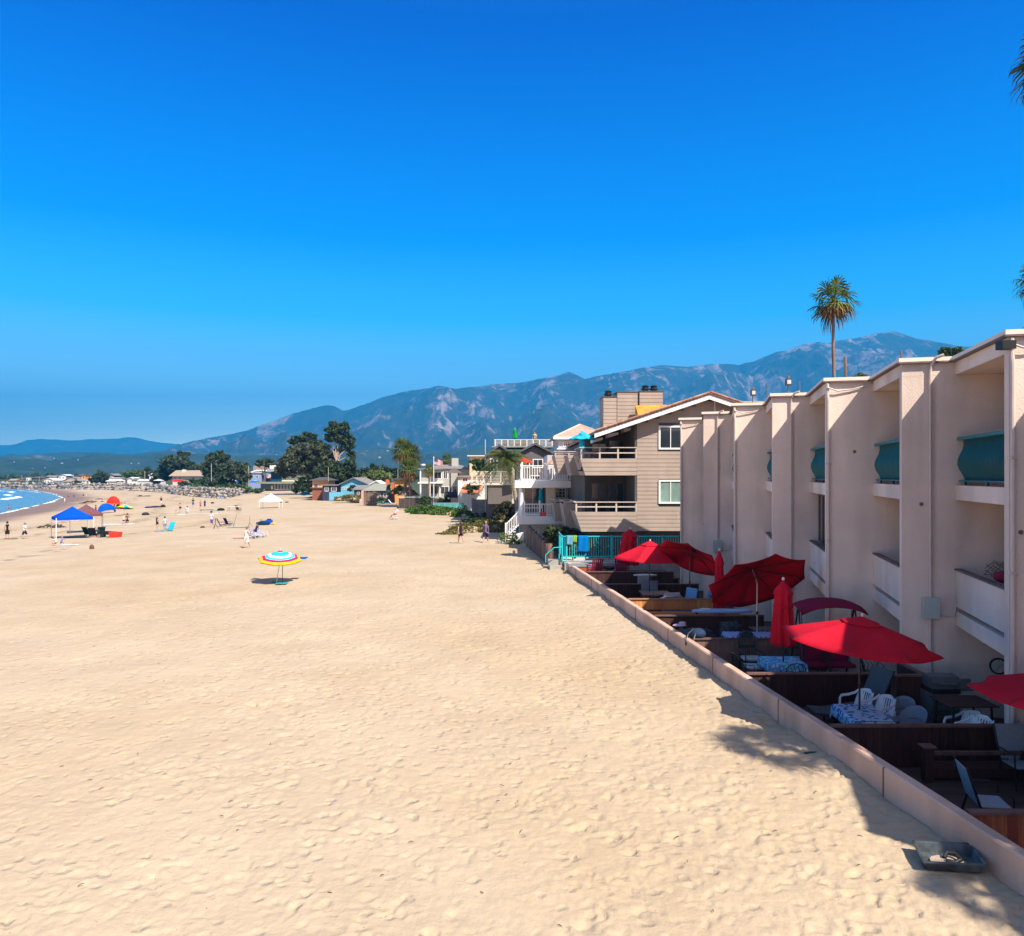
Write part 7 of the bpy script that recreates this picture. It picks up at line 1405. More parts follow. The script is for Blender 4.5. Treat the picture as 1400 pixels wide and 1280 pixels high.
def person(label, pos, h, face, pose='stand', top=None, tkind='shirt', bottom=(30, 40, 70), blen=.5, hair=H_BR, long=False, hat=None, sk=None, group=None, child=False, seat=0.):
    """a figure h metres tall; face is the heading in degrees (0 looks away from the camera, 180 towards it, 90 to the left)"""
    hp, kn, lean, ap, ab, el = PZ[pose]; t = thing('person', label, 'person', pos, R(face), group); d = pos[1]; fine = d < 75
    K = h; hr = .068 if not child else .085; leg = .49 if not child else .43; th = leg * .5; sh = leg * .46
    S = lambda v: v * K
    def dirv(p, a=0): return Vector((math.sin(R(a)), math.sin(R(p)) * math.cos(R(a)), -math.cos(R(p)) * math.cos(R(a))))
    pelvis = Vector((0, 0, 0)); up = Vector((0, math.sin(R(lean)), math.cos(R(lean)))); body = 1 - leg - 2 * hr - .045
    waist = pelvis + up * S(body * .38); chest = pelvis + up * S(body * .78); neck = pelvis + up * S(body + .0); headup = (up * .5 + Vector((0, .05, .9))).normalized() if pose != 'lie' else up
    head = neck + headup * S(.045 + hr); legs = []; arms = []
    for i, sx in enumerate((-1, 1)):
        hip = pelvis + Vector((sx * S(.052), 0, -S(.02))); kd = dirv(hp[i], sx * 3); knee = hip + kd * S(th); ad = dirv(hp[i] - kn[i], sx * 2); ank = knee + ad * S(sh); fd = Vector((0, 1, 0)) if pose not in ('lie',) else Vector((0, .3, -1)).normalized()
        if kn[i] > 60 and pose in ('kneel',): fd = Vector((0, -.7, -.5)).normalized()
        toe = ank + fd * S(.085) + Vector((0, 0, -S(.02))); legs.append((hip, knee, ank, toe))
        so = pelvis + up * S(body * .92) + Vector((sx * S(.098 if tkind != 'none' else .095), 0, 0)); ud = dirv(ap[i] + lean * .4, sx * ab[i]); elb = so + ud * S(.165); fd2 = dirv(ap[i] + lean * .4 + el[i], sx * ab[i] * (.4 if pose != 'akimbo' else -.8)); wr = elb + fd2 * S(.14); arms.append((so, elb, wr, fd2))
    if pose == 'lie': M = Matrix.Rotation(R(-84), 4, 'X')
    else: M = Matrix()
    allp = [p for l in legs for p in l] + [pelvis - Vector((0, 0, S(.07)))]
    zmin = min((M @ p).z for p in allp) - S(.022); off = Vector((0, 0, -zmin + seat)); 
    mb = MB(); mb.T = Matrix.Translation(off) @ M; T0 = mb.T.copy()
    fem = tkind in ('dress', 'swim'); cw = .088 if fem else .1
    def torso(m, g=0., z0=0., top_=True):
        m.tube([pelvis - up * S(.045), pelvis + up * S(.01), waist, chest, pelvis + up * S(body * .93), neck], [S(.055 + g), S(.088 + g), S(.072 + g), S(cw - .004 + g), S(.07 + g), S(.03 + g)], 14, flat=.66)
        m.tube([pelvis + up * S(body * .88) + Vector((-S(.088), 0, 0)), pelvis + up * S(body * .9), pelvis + up * S(body * .88) + Vector((S(.088), 0, 0))], [S(.036 + g)] * 3, 8)
    torso(mb)
    mb.tube([neck - headup * S(.02), neck + headup * S(.05)], S(.03), 8)
    hc = head; HM = Matrix.Translation(hc); old = mb.T; mb.T = old @ HM
    mb.ell((0, 0, 0), (S(hr * .78), S(hr * .92), S(hr * 1.08)), 16, 12); mb.ell((0, S(hr * .22), -S(hr * .55)), (S(hr * .52), S(hr * .6), S(hr * .5)), 12, 8)
    mb.tube([(0, S(hr * .85), S(hr * .1)), (0, S(hr * 1.12), -S(hr * .22))], [S(hr * .1), S(hr * .17)], 6); 
    for sx in (-1, 1): mb.ell((sx * S(hr * .8), 0, -S(hr * .05)), (S(hr * .12), S(hr * .2), S(hr * .26)), 6, 5)
    mb.T = old
    for hip, knee, ank, toe in legs:
        mb.tube([hip + Vector((0, 0, S(.03))), hip.lerp(knee, .35), knee.lerp(hip, .08), knee, knee.lerp(ank, .3), ank.lerp(knee, .12), ank], [S(.058), S(.052), S(.036), S(.034), S(.035), S(.02), S(.02)], 10)
        mb.tube([ank + (ank - toe) * .25, ank.lerp(toe, .5) - Vector((0, 0, S(.004))), toe], [S(.022), S(.024), S(.016)], 8, flat=.7)
    for so, elb, wr, fd2 in arms:
        mb.tube([so, so.lerp(elb, .4), elb, elb.lerp(wr, .3), wr], [S(.031), S(.028), S(.022), S(.023), S(.015)], 8)
        pe = wr + fd2 * S(.05); mb.tube([wr, wr.lerp(pe, .5), pe], [S(.014), S(.023), S(.021)], 8, flat=.55)
        sd = fd2.cross(Vector((0, 1, .2))).normalized()
        for q, ln in enumerate((.034, .04, .038, .03)): b0 = pe + sd * S(.011 * (q - 1.5)); m1 = b0 + fd2 * S(ln * .55) + Vector((0, S(.004), 0)); mb.tube([b0 - fd2 * S(.008), m1, m1 + fd2 * S(ln * .42) + Vector((0, S(.008), 0))], [S(.0062), S(.0056), S(.0046)], 5)
        mb.tube([wr + fd2 * S(.014) - sd * S(.012), wr + fd2 * S(.034) - sd * S(.03), wr + fd2 * S(.05) - sd * S(.033)], [S(.0075), S(.0065), S(.005)], 5)
    b = mb.build('body', sk or skin(), t); remesh(b, .0085 * h if fine else .016 * h)
    # eyes, mouth
    mb = MB(); mb.T = T0 @ HM
    for sx in (-1, 1): mb.ell((sx * S(hr * .34), S(hr * .86), S(hr * .12)), (S(hr * .13), S(hr * .07), S(hr * .07)), 8, 5)
    mb.ell((0, S(hr * .82), -S(hr * .5)), (S(hr * .26), S(hr * .06), S(hr * .05)), 8, 5); mb.build('face_features', mat('eye_dark', (.06, .03, .025), .4), b)
    mb = MB(); mb.T = T0 @ HM; mb.ell((0, -S(hr * .14), S(hr * .22)), (S(hr * .92), S(hr * .98), S(hr * 1.0)), 14, 10)
    if long: mb.tube([(0, -S(hr * .5), 0), (0, -S(hr * .95), -S(hr * 1.0)), (0, -S(hr * 1.0), -S(hr * 2.4))], [S(hr * .8), S(hr * .75), S(hr * .3)], 10, flat=.6)
    hb = mb.build('hair', hair, t)
    if hat:
        mb = MB(); mb.T = T0 @ HM; mb.ell((0, -S(hr * .05), S(hr * .55)), (S(hr * 1.0), S(hr * 1.08), S(hr * .72)), 14, 8); mb.tube([(0, S(hr * .8), S(hr * .5)), (0, S(hr * 1.7), S(hr * .42))], [S(hr * .7), S(hr * .5)], 10, flat=.12); mb.build('cap', cloth(hat), t)
    if top:
        mb = MB(); mb.T = T0; g = .011 if tkind != 'hoodie' else .02; torso(mb, g)
        if tkind == 'dress': mb.tube([waist, pelvis, pelvis - Vector((0, 0, S(.16))) + (dirv(hp[0]) + dirv(hp[1])) * S(.03)], [S(.08), S(.105), S(.135)], 14, flat=.8)
        if tkind in ('shirt', 'hoodie'):
            for so, elb, wr, _ in arms: e = elb if tkind == 'shirt' else wr; k = .75 if tkind == 'shirt' else 1; mb.tube([so, so.lerp(elb, .5), so.lerp(e, k)] if tkind == 'shirt' else [so, elb, wr.lerp(elb, .05)], [S(.045), S(.042), S(.038)] if tkind == 'shirt' else [S(.046), S(.036), S(.03)], 8)
            if tkind == 'hoodie': mb.tube([neck - Vector((0, S(.03), S(.02))), neck + Vector((0, -S(.06), -S(.05)))], [S(.055), S(.05)], 8)
        o = mb.build({'shirt': 'shirt', 'hoodie': 'hoodie', 'dress': 'dress', 'tank': 'tank_top', 'swim': 'swimsuit'}[tkind], cloth(top), t); remesh(o, .013 * h if fine else .02 * h)
    if bottom and tkind != 'dress':
        mb = MB(); mb.T = T0; mb.tube([pelvis + up * S(.05), pelvis, pelvis - up * S(.05)], [S(.088), S(.1), S(.075)], 12, flat=.75)
        for hip, knee, ank, toe in legs:
            e = knee if blen <= 1 else ank; L2 = min(blen, 1); pts = [hip, hip.lerp(knee, L2 * .5), hip.lerp(knee, L2)]; rad = [S(.068), S(.062), S(.058)]
            if blen > 1: pts += [knee.lerp(ank, (blen - 1) * .9)]; rad += [S(.036)]
            mb.tube(pts, rad, 10)
        o = mb.build('shorts' if blen <= 1 else 'trousers', cloth(bottom), t); remesh(o, .013 * h if fine else .02 * h)
    return t
def g(px, py): return tuple(G(px, py))
def ph(px, y0, y1): p = G(px, y1); return (y1 - y0) * p.y / F
NAVY = (30, 45, 90); DK = (30, 30, 35)
person('woman walking away on the sand in dark top and shorts with long dark hair', g(630, 743.5), ph(630, 714, 743.5), 20, 'walk', (45, 50, 60), 'tank', (30, 45, 60), .5, long=True)
person('man in a purple-grey hoodie and navy shorts walking before the ice plant', g(664, 742.5), ph(664, 713, 742.5), -10, 'walk2', (110, 95, 125), 'hoodie', NAVY, .85, hair=H_BL)
person('woman in a white summer dress walking bent slightly forward near the striped beach chairs', g(337, 749.5), ph(337, 720, 749.5), -55, 'walk', (240, 235, 235), 'dress', None, hair=hairm((.22, .10, .04)), long=False)
person('man in a white shirt and blue shorts walking towards the rainbow umbrella', g(289.5, 721), ph(289.5, 699, 721), 150, 'walk', (240, 230, 235), 'shirt', (70, 80, 170), .9, hat=(60, 60, 70))
person('man in a dark sleeveless wetsuit standing at the far left edge', g(10, 737), ph(10, 714, 737), 35, 'stand', (35, 35, 40), 'tank', (40, 40, 45), .9, hair=H_BK)
person('man in a white shirt, navy shorts and grey cap walking left of the blue canopy', g(33.5, 737), ph(33.5, 714.5, 737), -75, 'walk', (240, 240, 245), 'shirt', (30, 40, 75), .85, hat=(150, 150, 160))
person('woman in a black swimsuit with her elbow out beside the turquoise chair', g(215, 727), ph(215, 708.5, 727), -60, 'akimbo', DK, 'swim', DK, .05, hair=H_BR, long=True)
person('man in a light grey shirt and shorts standing against the turquoise chair', g(225.5, 726), ph(225.5, 707, 726), 60, 'stand', (200, 210, 220), 'shirt', (120, 150, 180), .6, hair=H_BK)
person('child with dark hair standing at the left side of the blue sun shelter', g(131, 702), ph(131, 691, 702), 60, 'stand', (60, 50, 45), 'tank', (40, 35, 35), .6, hair=H_BK, child=True)
person('distant person in dark top and white shorts walking between the tents and the rocks', g(220.5, 691.5), ph(220.5, 679, 691.5), 160, 'walk', DK, 'shirt', (235, 235, 235), .9)
person('distant person in a tan top standing left of the sunbathers on the white towel', g(246.5, 701), ph(246.5, 687, 701), 30, 'bend', (190, 150, 120), 'tank', DK, .4)
person('seated child on the sand left of the white towel', g(240, 704), .95, -80, 'sitsand', (190, 210, 205), 'shirt', (100, 150, 140), .5, child=True)
person('person sitting on the long white towel in front of the children', g(257, 703), 1.6, 60, 'sitsand', (220, 215, 225), 'shirt', (220, 210, 220), .5, hair=H_BR)
person('person in a dark green top and blue shorts standing left of the colourful children', g(264, 693.5), ph(264, 681.5, 693.5), 10, 'stand', (45, 70, 60), 'shirt', (60, 100, 170), .9, hair=H_BK)
person('child in a red and blue top standing behind the child in yellow', g(274, 695), ph(274, 685, 695), 170, 'stand', (230, 80, 80), 'shirt', (80, 80, 190), .6, child=True)
person('child in yellow standing in front of the colourful children', g(275, 701), ph(275, 692, 701), 180, 'stand', (240, 200, 40), 'shirt', (90, 110, 170), .6, hair=H_BK, child=True)
person('slim person dressed all in navy at the right of the colourful children', g(280, 694), ph(280, 684, 694), 5, 'stand', (35, 40, 90), 'hoodie', (35, 40, 90), 1.6, hair=H_BK)
person('person in a blue top sitting at the foot of the rock bank', g(302, 682.5), 1.5, 120, 'sitsand', (50, 120, 220), 'shirt', (40, 90, 190), .7, hat=(230, 235, 245))
person('person in a white top reclining in a low chair in front of the bamboo fence', g(541, 710), 1.65, 100, 'recline', (235, 235, 240), 'shirt', (190, 60, 60), .8, hat=(50, 45, 50), seat=.18)
person('person in a navy striped swimsuit reclining in the striped beach chair', g(349, 736), 1.6, 60, 'recline', (50, 55, 100), 'swim', (50, 55, 100), .1, hair=H_BR, seat=.16)
person('child in white sitting on the sand in front of the blue canopy', g(76, 746), 1.0, 150, 'sitsand', (235, 235, 230), 'shirt', (40, 90, 60), .6, hair=H_BL, child=True)
person('child in a blue and white top sitting beside the child in white', g(84, 745.5), 1.0, -120, 'sitsand', (120, 150, 220), 'shirt', (60, 70, 140), .6, hair=hairm((.3, .1, .04)), child=True)
person('person sitting in the shade behind the blue canopy beside the green chairs', g(156, 697), 1.6, 140, 'sit', (50, 80, 60), 'shirt', DK, .6, seat=.0)
person('person in pink sitting on a towel right of the red dome', g(165, 695.5), 1.6, -70, 'sitsand', (235, 170, 190), 'shirt', (230, 220, 225), .5)
person('person in lilac sitting at the right end of the group by the red dome', g(171, 695), 1.4, 70, 'sitsand', (200, 170, 220), 'shirt', (220, 220, 230), .6)
person('sunbather sitting upright below the small rainbow umbrella, the left of two', g(169, 716), 1.7, -30, 'sitsand', (220, 200, 190), 'swim', DK, .1, hair=H_BL)
person('sunbather sitting upright below the small rainbow umbrella, the right of two', g(174, 716), 1.7, 20, 'sitsand', (120, 80, 70), 'swim', DK, .1, hair=H_BR)
person('person in white wading at the edge of the water, nearest the surf', g(88.5, 687.5), ph(88.5, 680.5, 687.5), 100, 'stand', (240, 240, 240), 'shirt', (235, 225, 220), .9)
person('small figure in white at the waterline beyond the nearest wader', g(77, 678), ph(77, 674.5, 678), 90, 'stand', (240, 240, 240), 'shirt', (220, 220, 220), .9, child=True)
person('person in black bending at the wet sand', g(94, 682), ph(94, 677, 682), 80, 'bend', DK, 'shirt', (60, 60, 90), .8)
person('person in dark purple walking on the wet sand', g(101, 681.5), ph(101, 676, 681.5), -80, 'walk', (70, 50, 90), 'shirt', DK, .8)
person('person in black walking ahead of the person in white on the wet sand', g(114, 680), ph(114, 674.5, 680), 90, 'walk', DK, 'shirt', DK, .8)
person('person in white following along the wet sand', g(118, 679.5), ph(118, 675.5, 679.5), 90, 'stand', (240, 235, 235), 'shirt', (235, 230, 230), .8, child=True)
person('child in pink standing in the shallow surf at the left edge', (*g(12, 699)[:2], SEA - .1), 1.35, 60, 'stand', (180, 60, 100), 'tank', (60, 50, 110), .5, child=True)
person('person lying on the sand beside the small turquoise umbrella', g(424, 681), 1.7, -80, 'lie', (210, 60, 70), 'swim', (200, 50, 60), .3)
person('person in white sitting low beside the dark shed at the light blue fence', g(435, 681), 1.6, 40, 'sitsand', (220, 225, 240), 'shirt', (200, 190, 200), .6)
person('two-tone dressed person standing on the grey house roof deck behind the railing', tuple(D(731, 611, 88)), 1.7, 170, 'stand', (190, 180, 140), 'shirt', (60, 60, 60), .9)

# ------------------------------------------------------------------ beach things
def canopy_tent(label, px, yb, w, eave, peak, rz, col, legcol, group=None, name='canopy_tent', depth=None):
    p = g(px, yb); t = thing(name, label, 'canopy', p, rz, group); a = w / 2; b = (depth or w) / 2; m = cloth(col, .9)
    V = []; n = 8
    mb = MB(); ring = [(-a, -b), (a, -b), (a, b), (-a, b)]; V = [(0, 0, peak)]; lv = 6; pts = []
    for L_ in range(1, lv + 1):
        f = L_ / lv
        for k in range(4):
            A = Vector(ring[k]); B = Vector(ring[(k + 1) % 4])
            for j in range(n): q = A.lerp(B, j / n) * f; s_ = 4 * (j / n) * (1 - j / n); V.append((q.x, q.y, peak - (peak - eave) * f ** .9 - .05 * s_ * f))
    m_ = 4 * n; fs = [(0, 1 + j, 1 + (j + 1) % m_) for j in range(m_)] + [(1 + i * m_ + j, 1 + (i + 1) * m_ + j, 1 + (i + 1) * m_ + (j + 1) % m_, 1 + i * m_ + (j + 1) % m_) for i in range(lv - 1) for j in range(m_)]
    mb.add(V, fs, True); thick(mb.build('canopy', m, t), .015)
    mb = MB(); ct = .2
    for k in range(4): A = Vector((*ring[k], 0)); B = Vector((*ring[(k + 1) % 4], 0)); mb.bar(A * 1.004 + Vector((0, 0, eave - ct / 2 - .03)), B * 1.004 + Vector((0, 0, eave - ct / 2 - .03)), .012, ct)
    mb.build('valance', m, t); ml = W_of(legcol)
    for x, y in ring: zt = tz(p[0] + x, p[1] + y) - p[2]; MB().bx(x - .03, x + .03, y - .03, y + .03, zt - .05, eave).build('leg', ml, t)
    mb = MB()
    for k in range(4): A = Vector((*ring[k], eave - .08)); B = Vector((*ring[(k + 1) % 4], eave - .08)); C = (A + B) / 2; mb.bar(A, C + Vector((0, 0, -.22)), .02); mb.bar(C + Vector((0, 0, -.22)), B, .02)
    mb.build('truss', ml, t); return t
canopy_tent('bright blue pop-up canopy with white legs near the shoreline', 99, 735, 3.1, 1.98, 3.0, R(38), (0, 75, 205), (235, 235, 235))
canopy_tent('maroon-brown canopy half hidden behind the blue one', 118, 727.5, 3.0, 1.95, 2.95, R(30), (110, 75, 80), (120, 110, 110))
wt = canopy_tent('white peaked canopy standing alone on the open sand', 370.5, 694.5, 3.3, 1.3, 2.45, R(4), (250, 250, 250), (245, 245, 245), depth=2.4)
tag(MB().bx(-1.2, 1.2, -.6, .6, .0, .03).build('beach_mat', cloth(DK), None, tuple(Vector(g(106, 735.5)) + Vector((0, 0, .03)))), 'dark mat spread in the shade under the blue canopy', 'mat')
def beach_chair(label, px, py, rz, col, col2=None, frame=(210, 210, 215), low=True, name='beach_chair', group=None, sc=1.0):
    t = thing(name, label, 'beach chair', g(px, py), R(rz), group); m = cloth(col); fm = W_of(frame); t.scale = (sc,) * 3
    MB().hexa([(-.27, -.25, .22), (.27, -.25, .22), (.27, .2, .14), (-.27, .2, .14), (-.27, -.25, .24), (.27, -.25, .24), (.27, .2, .16), (-.27, .2, .16)]).build('seat', m, t)
    bk = MB(); bk.hexa([(-.27, .18, .14), (.27, .18, .14), (.27, .21, .14), (-.27, .21, .14), (-.27, .52, .80), (.27, .52, .80), (.27, .55, .80), (-.27, .55, .80)]); bo = bk.build('backrest', m, t)
    if col2:
        mb = MB()
        for k in range(4): x = -.2 + .13 * k; mb.hexa([(x, .17, .15), (x + .05, .17, .15), (x + .05, .178, .15), (x, .178, .15), (x, .51, .80), (x + .05, .51, .80), (x + .05, .518, .80), (x, .518, .80)])
        mb.build('stripes', cloth(col2), bo)
    for sx in (-1, 1):
        MB().tube([(sx * .29, -.3, 0), (sx * .29, -.2, .42), (sx * .29, .32, .46)], .016, 6).build('armrest', fm, t); MB().tube([(sx * .28, .2, 0), (sx * .28, .22, .18), (sx * .28, .55, .84)], .014, 6).build('frame_side', fm, t)
        MB().tube([(sx * .28, -.26, .24), (sx * .28, .34, 0)], .014, 6).build('leg', fm, t)
    return t
beach_chair('navy beach chair facing the sea behind the man in white, the left one', 304, 720, 120, (30, 50, 110), frame=(50, 60, 80), sc=1.1); beach_chair('navy beach chair tilted beside the other navy one, the right one', 313.5, 719, 140, (35, 45, 90), frame=(50, 60, 80), sc=1.1)
beach_chair('blue and white striped beach chair holding the reclining person', 350, 736.5, 60, (50, 60, 110), (220, 220, 235), sc=1.05); beach_chair('empty blue and white striped chair right of the occupied one', 360, 735, 80, (230, 230, 240), (60, 80, 170), sc=1.1)
beach_chair('turquoise beach chair standing upright behind the man in grey', 230.5, 726.5, -20, (40, 190, 215), frame=(40, 170, 200), sc=1.15)
tag(MB().bx(-.8, .8, -.35, .35, 0, .06).build('bodyboard', cloth((40, 180, 205)), None, tuple(Vector(g(224, 727.3)) + Vector((0, 0, .01)))), 'turquoise bodyboard lying at the feet of the man in grey', 'bodyboard')
for k, (px, py, c, lab) in enumerate(((122, 733, (20, 60, 60), 'dark green folding chair under the brown canopy, leftmost'), (128, 734.5, (35, 35, 40), 'black folding chair under the brown canopy, second from left'), (137, 733, (25, 55, 55), 'dark green folding chair with high back right of the canopies'), (158, 697, (30, 60, 50), 'dark green chair behind the blue sun shelter'))): beach_chair(lab, px, py, 160 + 30 * k, c, frame=(40, 40, 45), sc=1.15 if k < 3 else 1.3)
t = tag(MB().hexa([(-.42, -.3, 0), (.42, -.3, 0), (.42, .3, 0), (-.42, .3, 0), (-.5, -.36, .52), (.5, -.36, .52), (.5, .36, .52), (-.5, .36, .52)]).build('red_tub', W_of((235, 60, 40)), None, g(158, 735), bevel=.03), 'bright red square tub at the right end of the chairs', 'tub')
t = thing('beach_cart', 'dark loaded beach cart with wheels left of the red tub', 'cart', g(147, 734.5), .2); MB().hexa([(-.6, -.3, .25), (.7, -.3, .25), (.7, .3, .25), (-.6, .3, .25), (-.8, -.35, .6), (.8, -.35, .5), (.8, .35, .5), (-.8, .35, .6)]).build('body', cloth((40, 40, 50)), t); MB().tube([(-.7, 0, .6), (-1.1, 0, .95)], .02, 6).build('handle', m_black, t)
for x in (-.4, .45):
    for y in (-.36, .36): w = MB(); w.tube([(x, y - .03, .16), (x, y + .03, .16)], .16, 14); w.build('wheel', m_black, t)
beach_chair('low white beach chair under the reclining person before the bamboo fence', 541.5, 710.2, 100, (235, 235, 240), sc=1.0)
# sun shelter (quarter dome), red dome, umbrellas
def shelter(label, px, py, r, col, a0, a1, rz, name='sun_shelter', hh=1.):
    t = thing(name, label, 'tent', g(px, py), rz); mb = MB(); V = []; n = 12
    for j in range(n + 1):
        f = R(a0 + (a1 - a0) * j / n)
        for i in range(n + 1): a = math.pi * i / n; V.append((-r * math.cos(a), r * .75 * math.sin(a) * math.cos(f), r * hh * math.sin(a) * math.sin(f)))
    mb.add(V, [(j * (n + 1) + i, j * (n + 1) + i + 1, (j + 1) * (n + 1) + i + 1, (j + 1) * (n + 1) + i) for j in range(n) for i in range(n)], True); thick(mb.build('shell', cloth(col, .9), t), .02)
    for k in (0, .5, 1):
        f = R(a0 + (a1 - a0) * k); MB().tube([(-r * math.cos(math.pi * i / 10), r * .76 * math.sin(math.pi * i / 10) * math.cos(f), r * hh * 1.01 * math.sin(math.pi * i / 10) * math.sin(f)) for i in range(11)], .02, 5).build('pole', m_black, t)
    return t
shelter('blue quarter-dome sun shelter with its open side to the left', 145.5, 701.5, 1.55, (0, 80, 200), 20, 110, R(-115), hh=1.05)
shelter('bright red dome tent at the centre of the far group', 155, 689, 1.45, (240, 50, 35), 5, 175, 0, hh=1.2); tag(MB().lathe([(0, 0), (2.3, 0), (2.1, .15), (1.2, .3), (0, .34)], n=20).build('tent_skirt', cloth((240, 70, 35)), None, tuple(Vector(g(155.5, 689.5)) + Vector((0, -.4, .0)))), 'orange-red cloth spread around the base of the red dome tent', 'cloth')
def rainbow(n=8):
    cols = [(210, 30, 80), (30, 185, 210), (40, 170, 215), (235, 235, 225), (60, 195, 215), (220, 30, 100), (245, 180, 30)]; return [cloth(c, .9) for c in cols]
def beach_umbrella(label, px, py, H, r, h, tilt, bands, azi=0, sectors=None, name='beach_umbrella', polecol=(235, 235, 235)):
    t = thing(name, label, 'umbrella', g(px, py), 0); tl = Matrix.Rotation(tilt[0], 4, 'X') @ Matrix.Rotation(tilt[1], 4, 'Y'); T = Matrix.Translation((tilt[2] if len(tilt) > 2 else 0, 0, H)) @ tl
    mb = MB(); mb.T = T; canopy(mb, r, h, 8, sag=.03, val=.06)
    me_m = bands; nb = len(bands)
    nf = len(mb.f)
    for k in range(nf):
        vs = [Vector(mb.v[i]) for i in mb.f[k]]; c = T.inverted() @ (sum(vs, Vector()) / len(vs)); rad = math.hypot(c.x, c.y) / r
        if sectors: mb.mi[k] = int((math.atan2(c.y, c.x) / (2 * math.pi) * 8 + 8 + .5)) % 8 % nb
        else: mb.mi[k] = min(nb - 1, k // 48)
    thick(mb.build('canopy', bands, t), .006)
    MB().tube([(0, 0, -.2), tuple(T @ Vector((0, 0, -.05))), tuple(T @ Vector((0, 0, h + .1)))], .02, 8).build('pole', W_of(polecol), t)
    for k in range(8): a = 2 * math.pi * k / 8; q = MB(); q.T = T; q.bar((0, 0, h * .9), (math.cos(a) * r * .98, math.sin(a) * r * .98, .0), .012); q.build('rib', m_spole, t)
    return t
beach_umbrella('large rainbow-banded beach umbrella standing alone in the middle of the beach', 377, 797.5, 1.22, 1.07, .42, (R(9), R(3), .22), rainbow())
p = Vector(g(386, 796.5)); tag(MB().tube([(0, 0, -.1), (.02, 0, 1.25)], .016, 6).build('umbrella_stake', W_of((60, 70, 75)), None, p), 'thin dark second pole under the rainbow umbrella', 'pole')
for px, lab, dx in ((358, 'blue cloth flap hanging under the left rim of the rainbow umbrella', -1), (412, 'blue cloth flap hanging under the right rim of the rainbow umbrella', 1)):
    q = D(px, 763.5, g(380, 797)[1] + .35); tag(MB().hexa([(-.2, 0, -.04), (.2, 0, -.04), (.2, .5, -.02), (-.2, .5, -.02), (-.2, 0, .0), (.2, 0, .0), (.2, .5, .02), (-.2, .5, .02)]).build('blue_flap', cloth((0, 90, 170)), None, q), lab, 'cloth')
def spread(label, px, py, w, l, col, rz=0, name='beach_towel', cat='towel', n=9):
    p = Vector(g(px, py)); mb = MB(); rg = random.Random(int(px * 7)); V = [((-.5 + i / n) * w, (-.5 + j / n) * l, .03 + tz(p.x + (-.5 + i / n) * w, p.y + (-.5 + j / n) * l) - p.z + rg.uniform(0, .04)) for j in range(n + 1) for i in range(n + 1)]
    mb.add(V, [(j * (n + 1) + i, j * (n + 1) + i + 1, (j + 1) * (n + 1) + i + 1, (j + 1) * (n + 1) + i) for j in range(n) for i in range(n)], True); o = mb.build(name, cloth(col), None, p); o.rotation_euler = (0, 0, rz); thick(o, .015); return tag(o, label, cat)
spread('turquoise towel on the sand at the foot of the rainbow umbrella', 385, 799, .55, .5, (20, 175, 185)); spread('small green cloth beside the turquoise towel under the umbrella', 376, 797, .3, .3, (40, 190, 90))
beach_umbrella('small umbrella with rainbow wedges beside the blue sun shelter', 170, 704.5, 1.15, 1.35, .55, (R(-10), R(0)), [cloth(c) for c in ((250, 210, 40), (20, 190, 180), (30, 110, 210), (150, 40, 150), (230, 60, 60), (60, 180, 80))], sectors=True)
beach_umbrella('small turquoise umbrella near the tan lookout house', 417, 681, 1.1, 1.25, .35, (R(20), R(0)), [cloth((40, 170, 200)), cloth((60, 190, 215))])
beach_umbrella('white garden umbrella beyond the dune scrub', 317, 667, 2.6, 1.7, .7, (0, 0), [cloth((240, 240, 240))]); beach_umbrella('blue garden umbrella right of the white one beyond the scrub', 325, 667, 2.3, 1.3, .3, (0, R(8)), [cloth((20, 100, 190))])
beach_umbrella('flat white umbrella at the right end of the low white shed', 217, 664, 2.2, 2.4, .7, (0, 0), [cloth((215, 215, 225))])
beach_umbrella('white peaked parasol beside the white gabled cottage', 164, 665, 2.8, 2.6, .9, (0, 0), [cloth((225, 215, 205))])
spread('long white towel below the seated person on the towel', 268, 703.5, 6.5, 1.2, (240, 235, 235)); spread('pale towel beneath the two sunbathers at the small rainbow umbrella', 160, 717.5, 4.0, .9, (235, 235, 240)); spread('white towel beside the seated children in front of the blue canopy', 95, 745.5, 1.6, .7, (240, 240, 245))
spread('thin white board or towel right of the group by the red dome', 178, 693, 5.0, .6, (240, 240, 240)); spread('red towel in front of the woman in the white dress', 332, 736.5, 1.6, .5, (190, 60, 80)); spread('teal towel between the leaning pole and the tripod', 326, 721.5, 2.3, .7, (60, 165, 175))
spread('dark mat beside the small seated child', 282, 697.5, 2.4, .8, (60, 80, 110)); spread('pale blue towel lying near the dark bag', 297, 698, 1.8, .8, (140, 200, 200)); spread('dark wet patch of clothing beside the man in black', 18, 737.3, .8, .3, (40, 40, 45), name='clothing', cat='clothing')
def bag(label, px, py, w, h, col, name='bag', cat='bag'): return tag(MB().ell((0, 0, h * .45), (w / 2, w / 3, h * .55), 12, 8).bx(-w * .42, w * .42, -w * .25, w * .25, 0, h * .5).build(name, cloth(col), None, g(px, py)), label, cat)
bag('dark bag lying by itself near the small rainbow umbrella', 199, 704.5, 1.1, .45, (60, 60, 70)); bag('dark clothing bundle in the row left of the distant walker', 204, 694.5, 1.6, .3, (40, 50, 90)); bag('second dark bundle in the row beside the distant walker', 213, 694, 2.0, .35, (60, 60, 80)); bag('round dark bundle right of the distant walker', 223, 693.5, .9, .5, (50, 45, 50))
bag('dark teal bag left of the blue cooler', 360.5, 718, 1.3, .5, (20, 60, 90)); t = thing('cooler', 'blue cooler with a dark top between the teal bag and the yellow float', 'cooler', g(368, 717)); MB().bx(-.35, .35, -.2, .2, 0, .5).build('box', W_of((10, 80, 210)), t, bevel=.02); MB().bx(-.2, .2, -.15, .15, .5, .62).build('lid', cloth((70, 50, 60)), t)
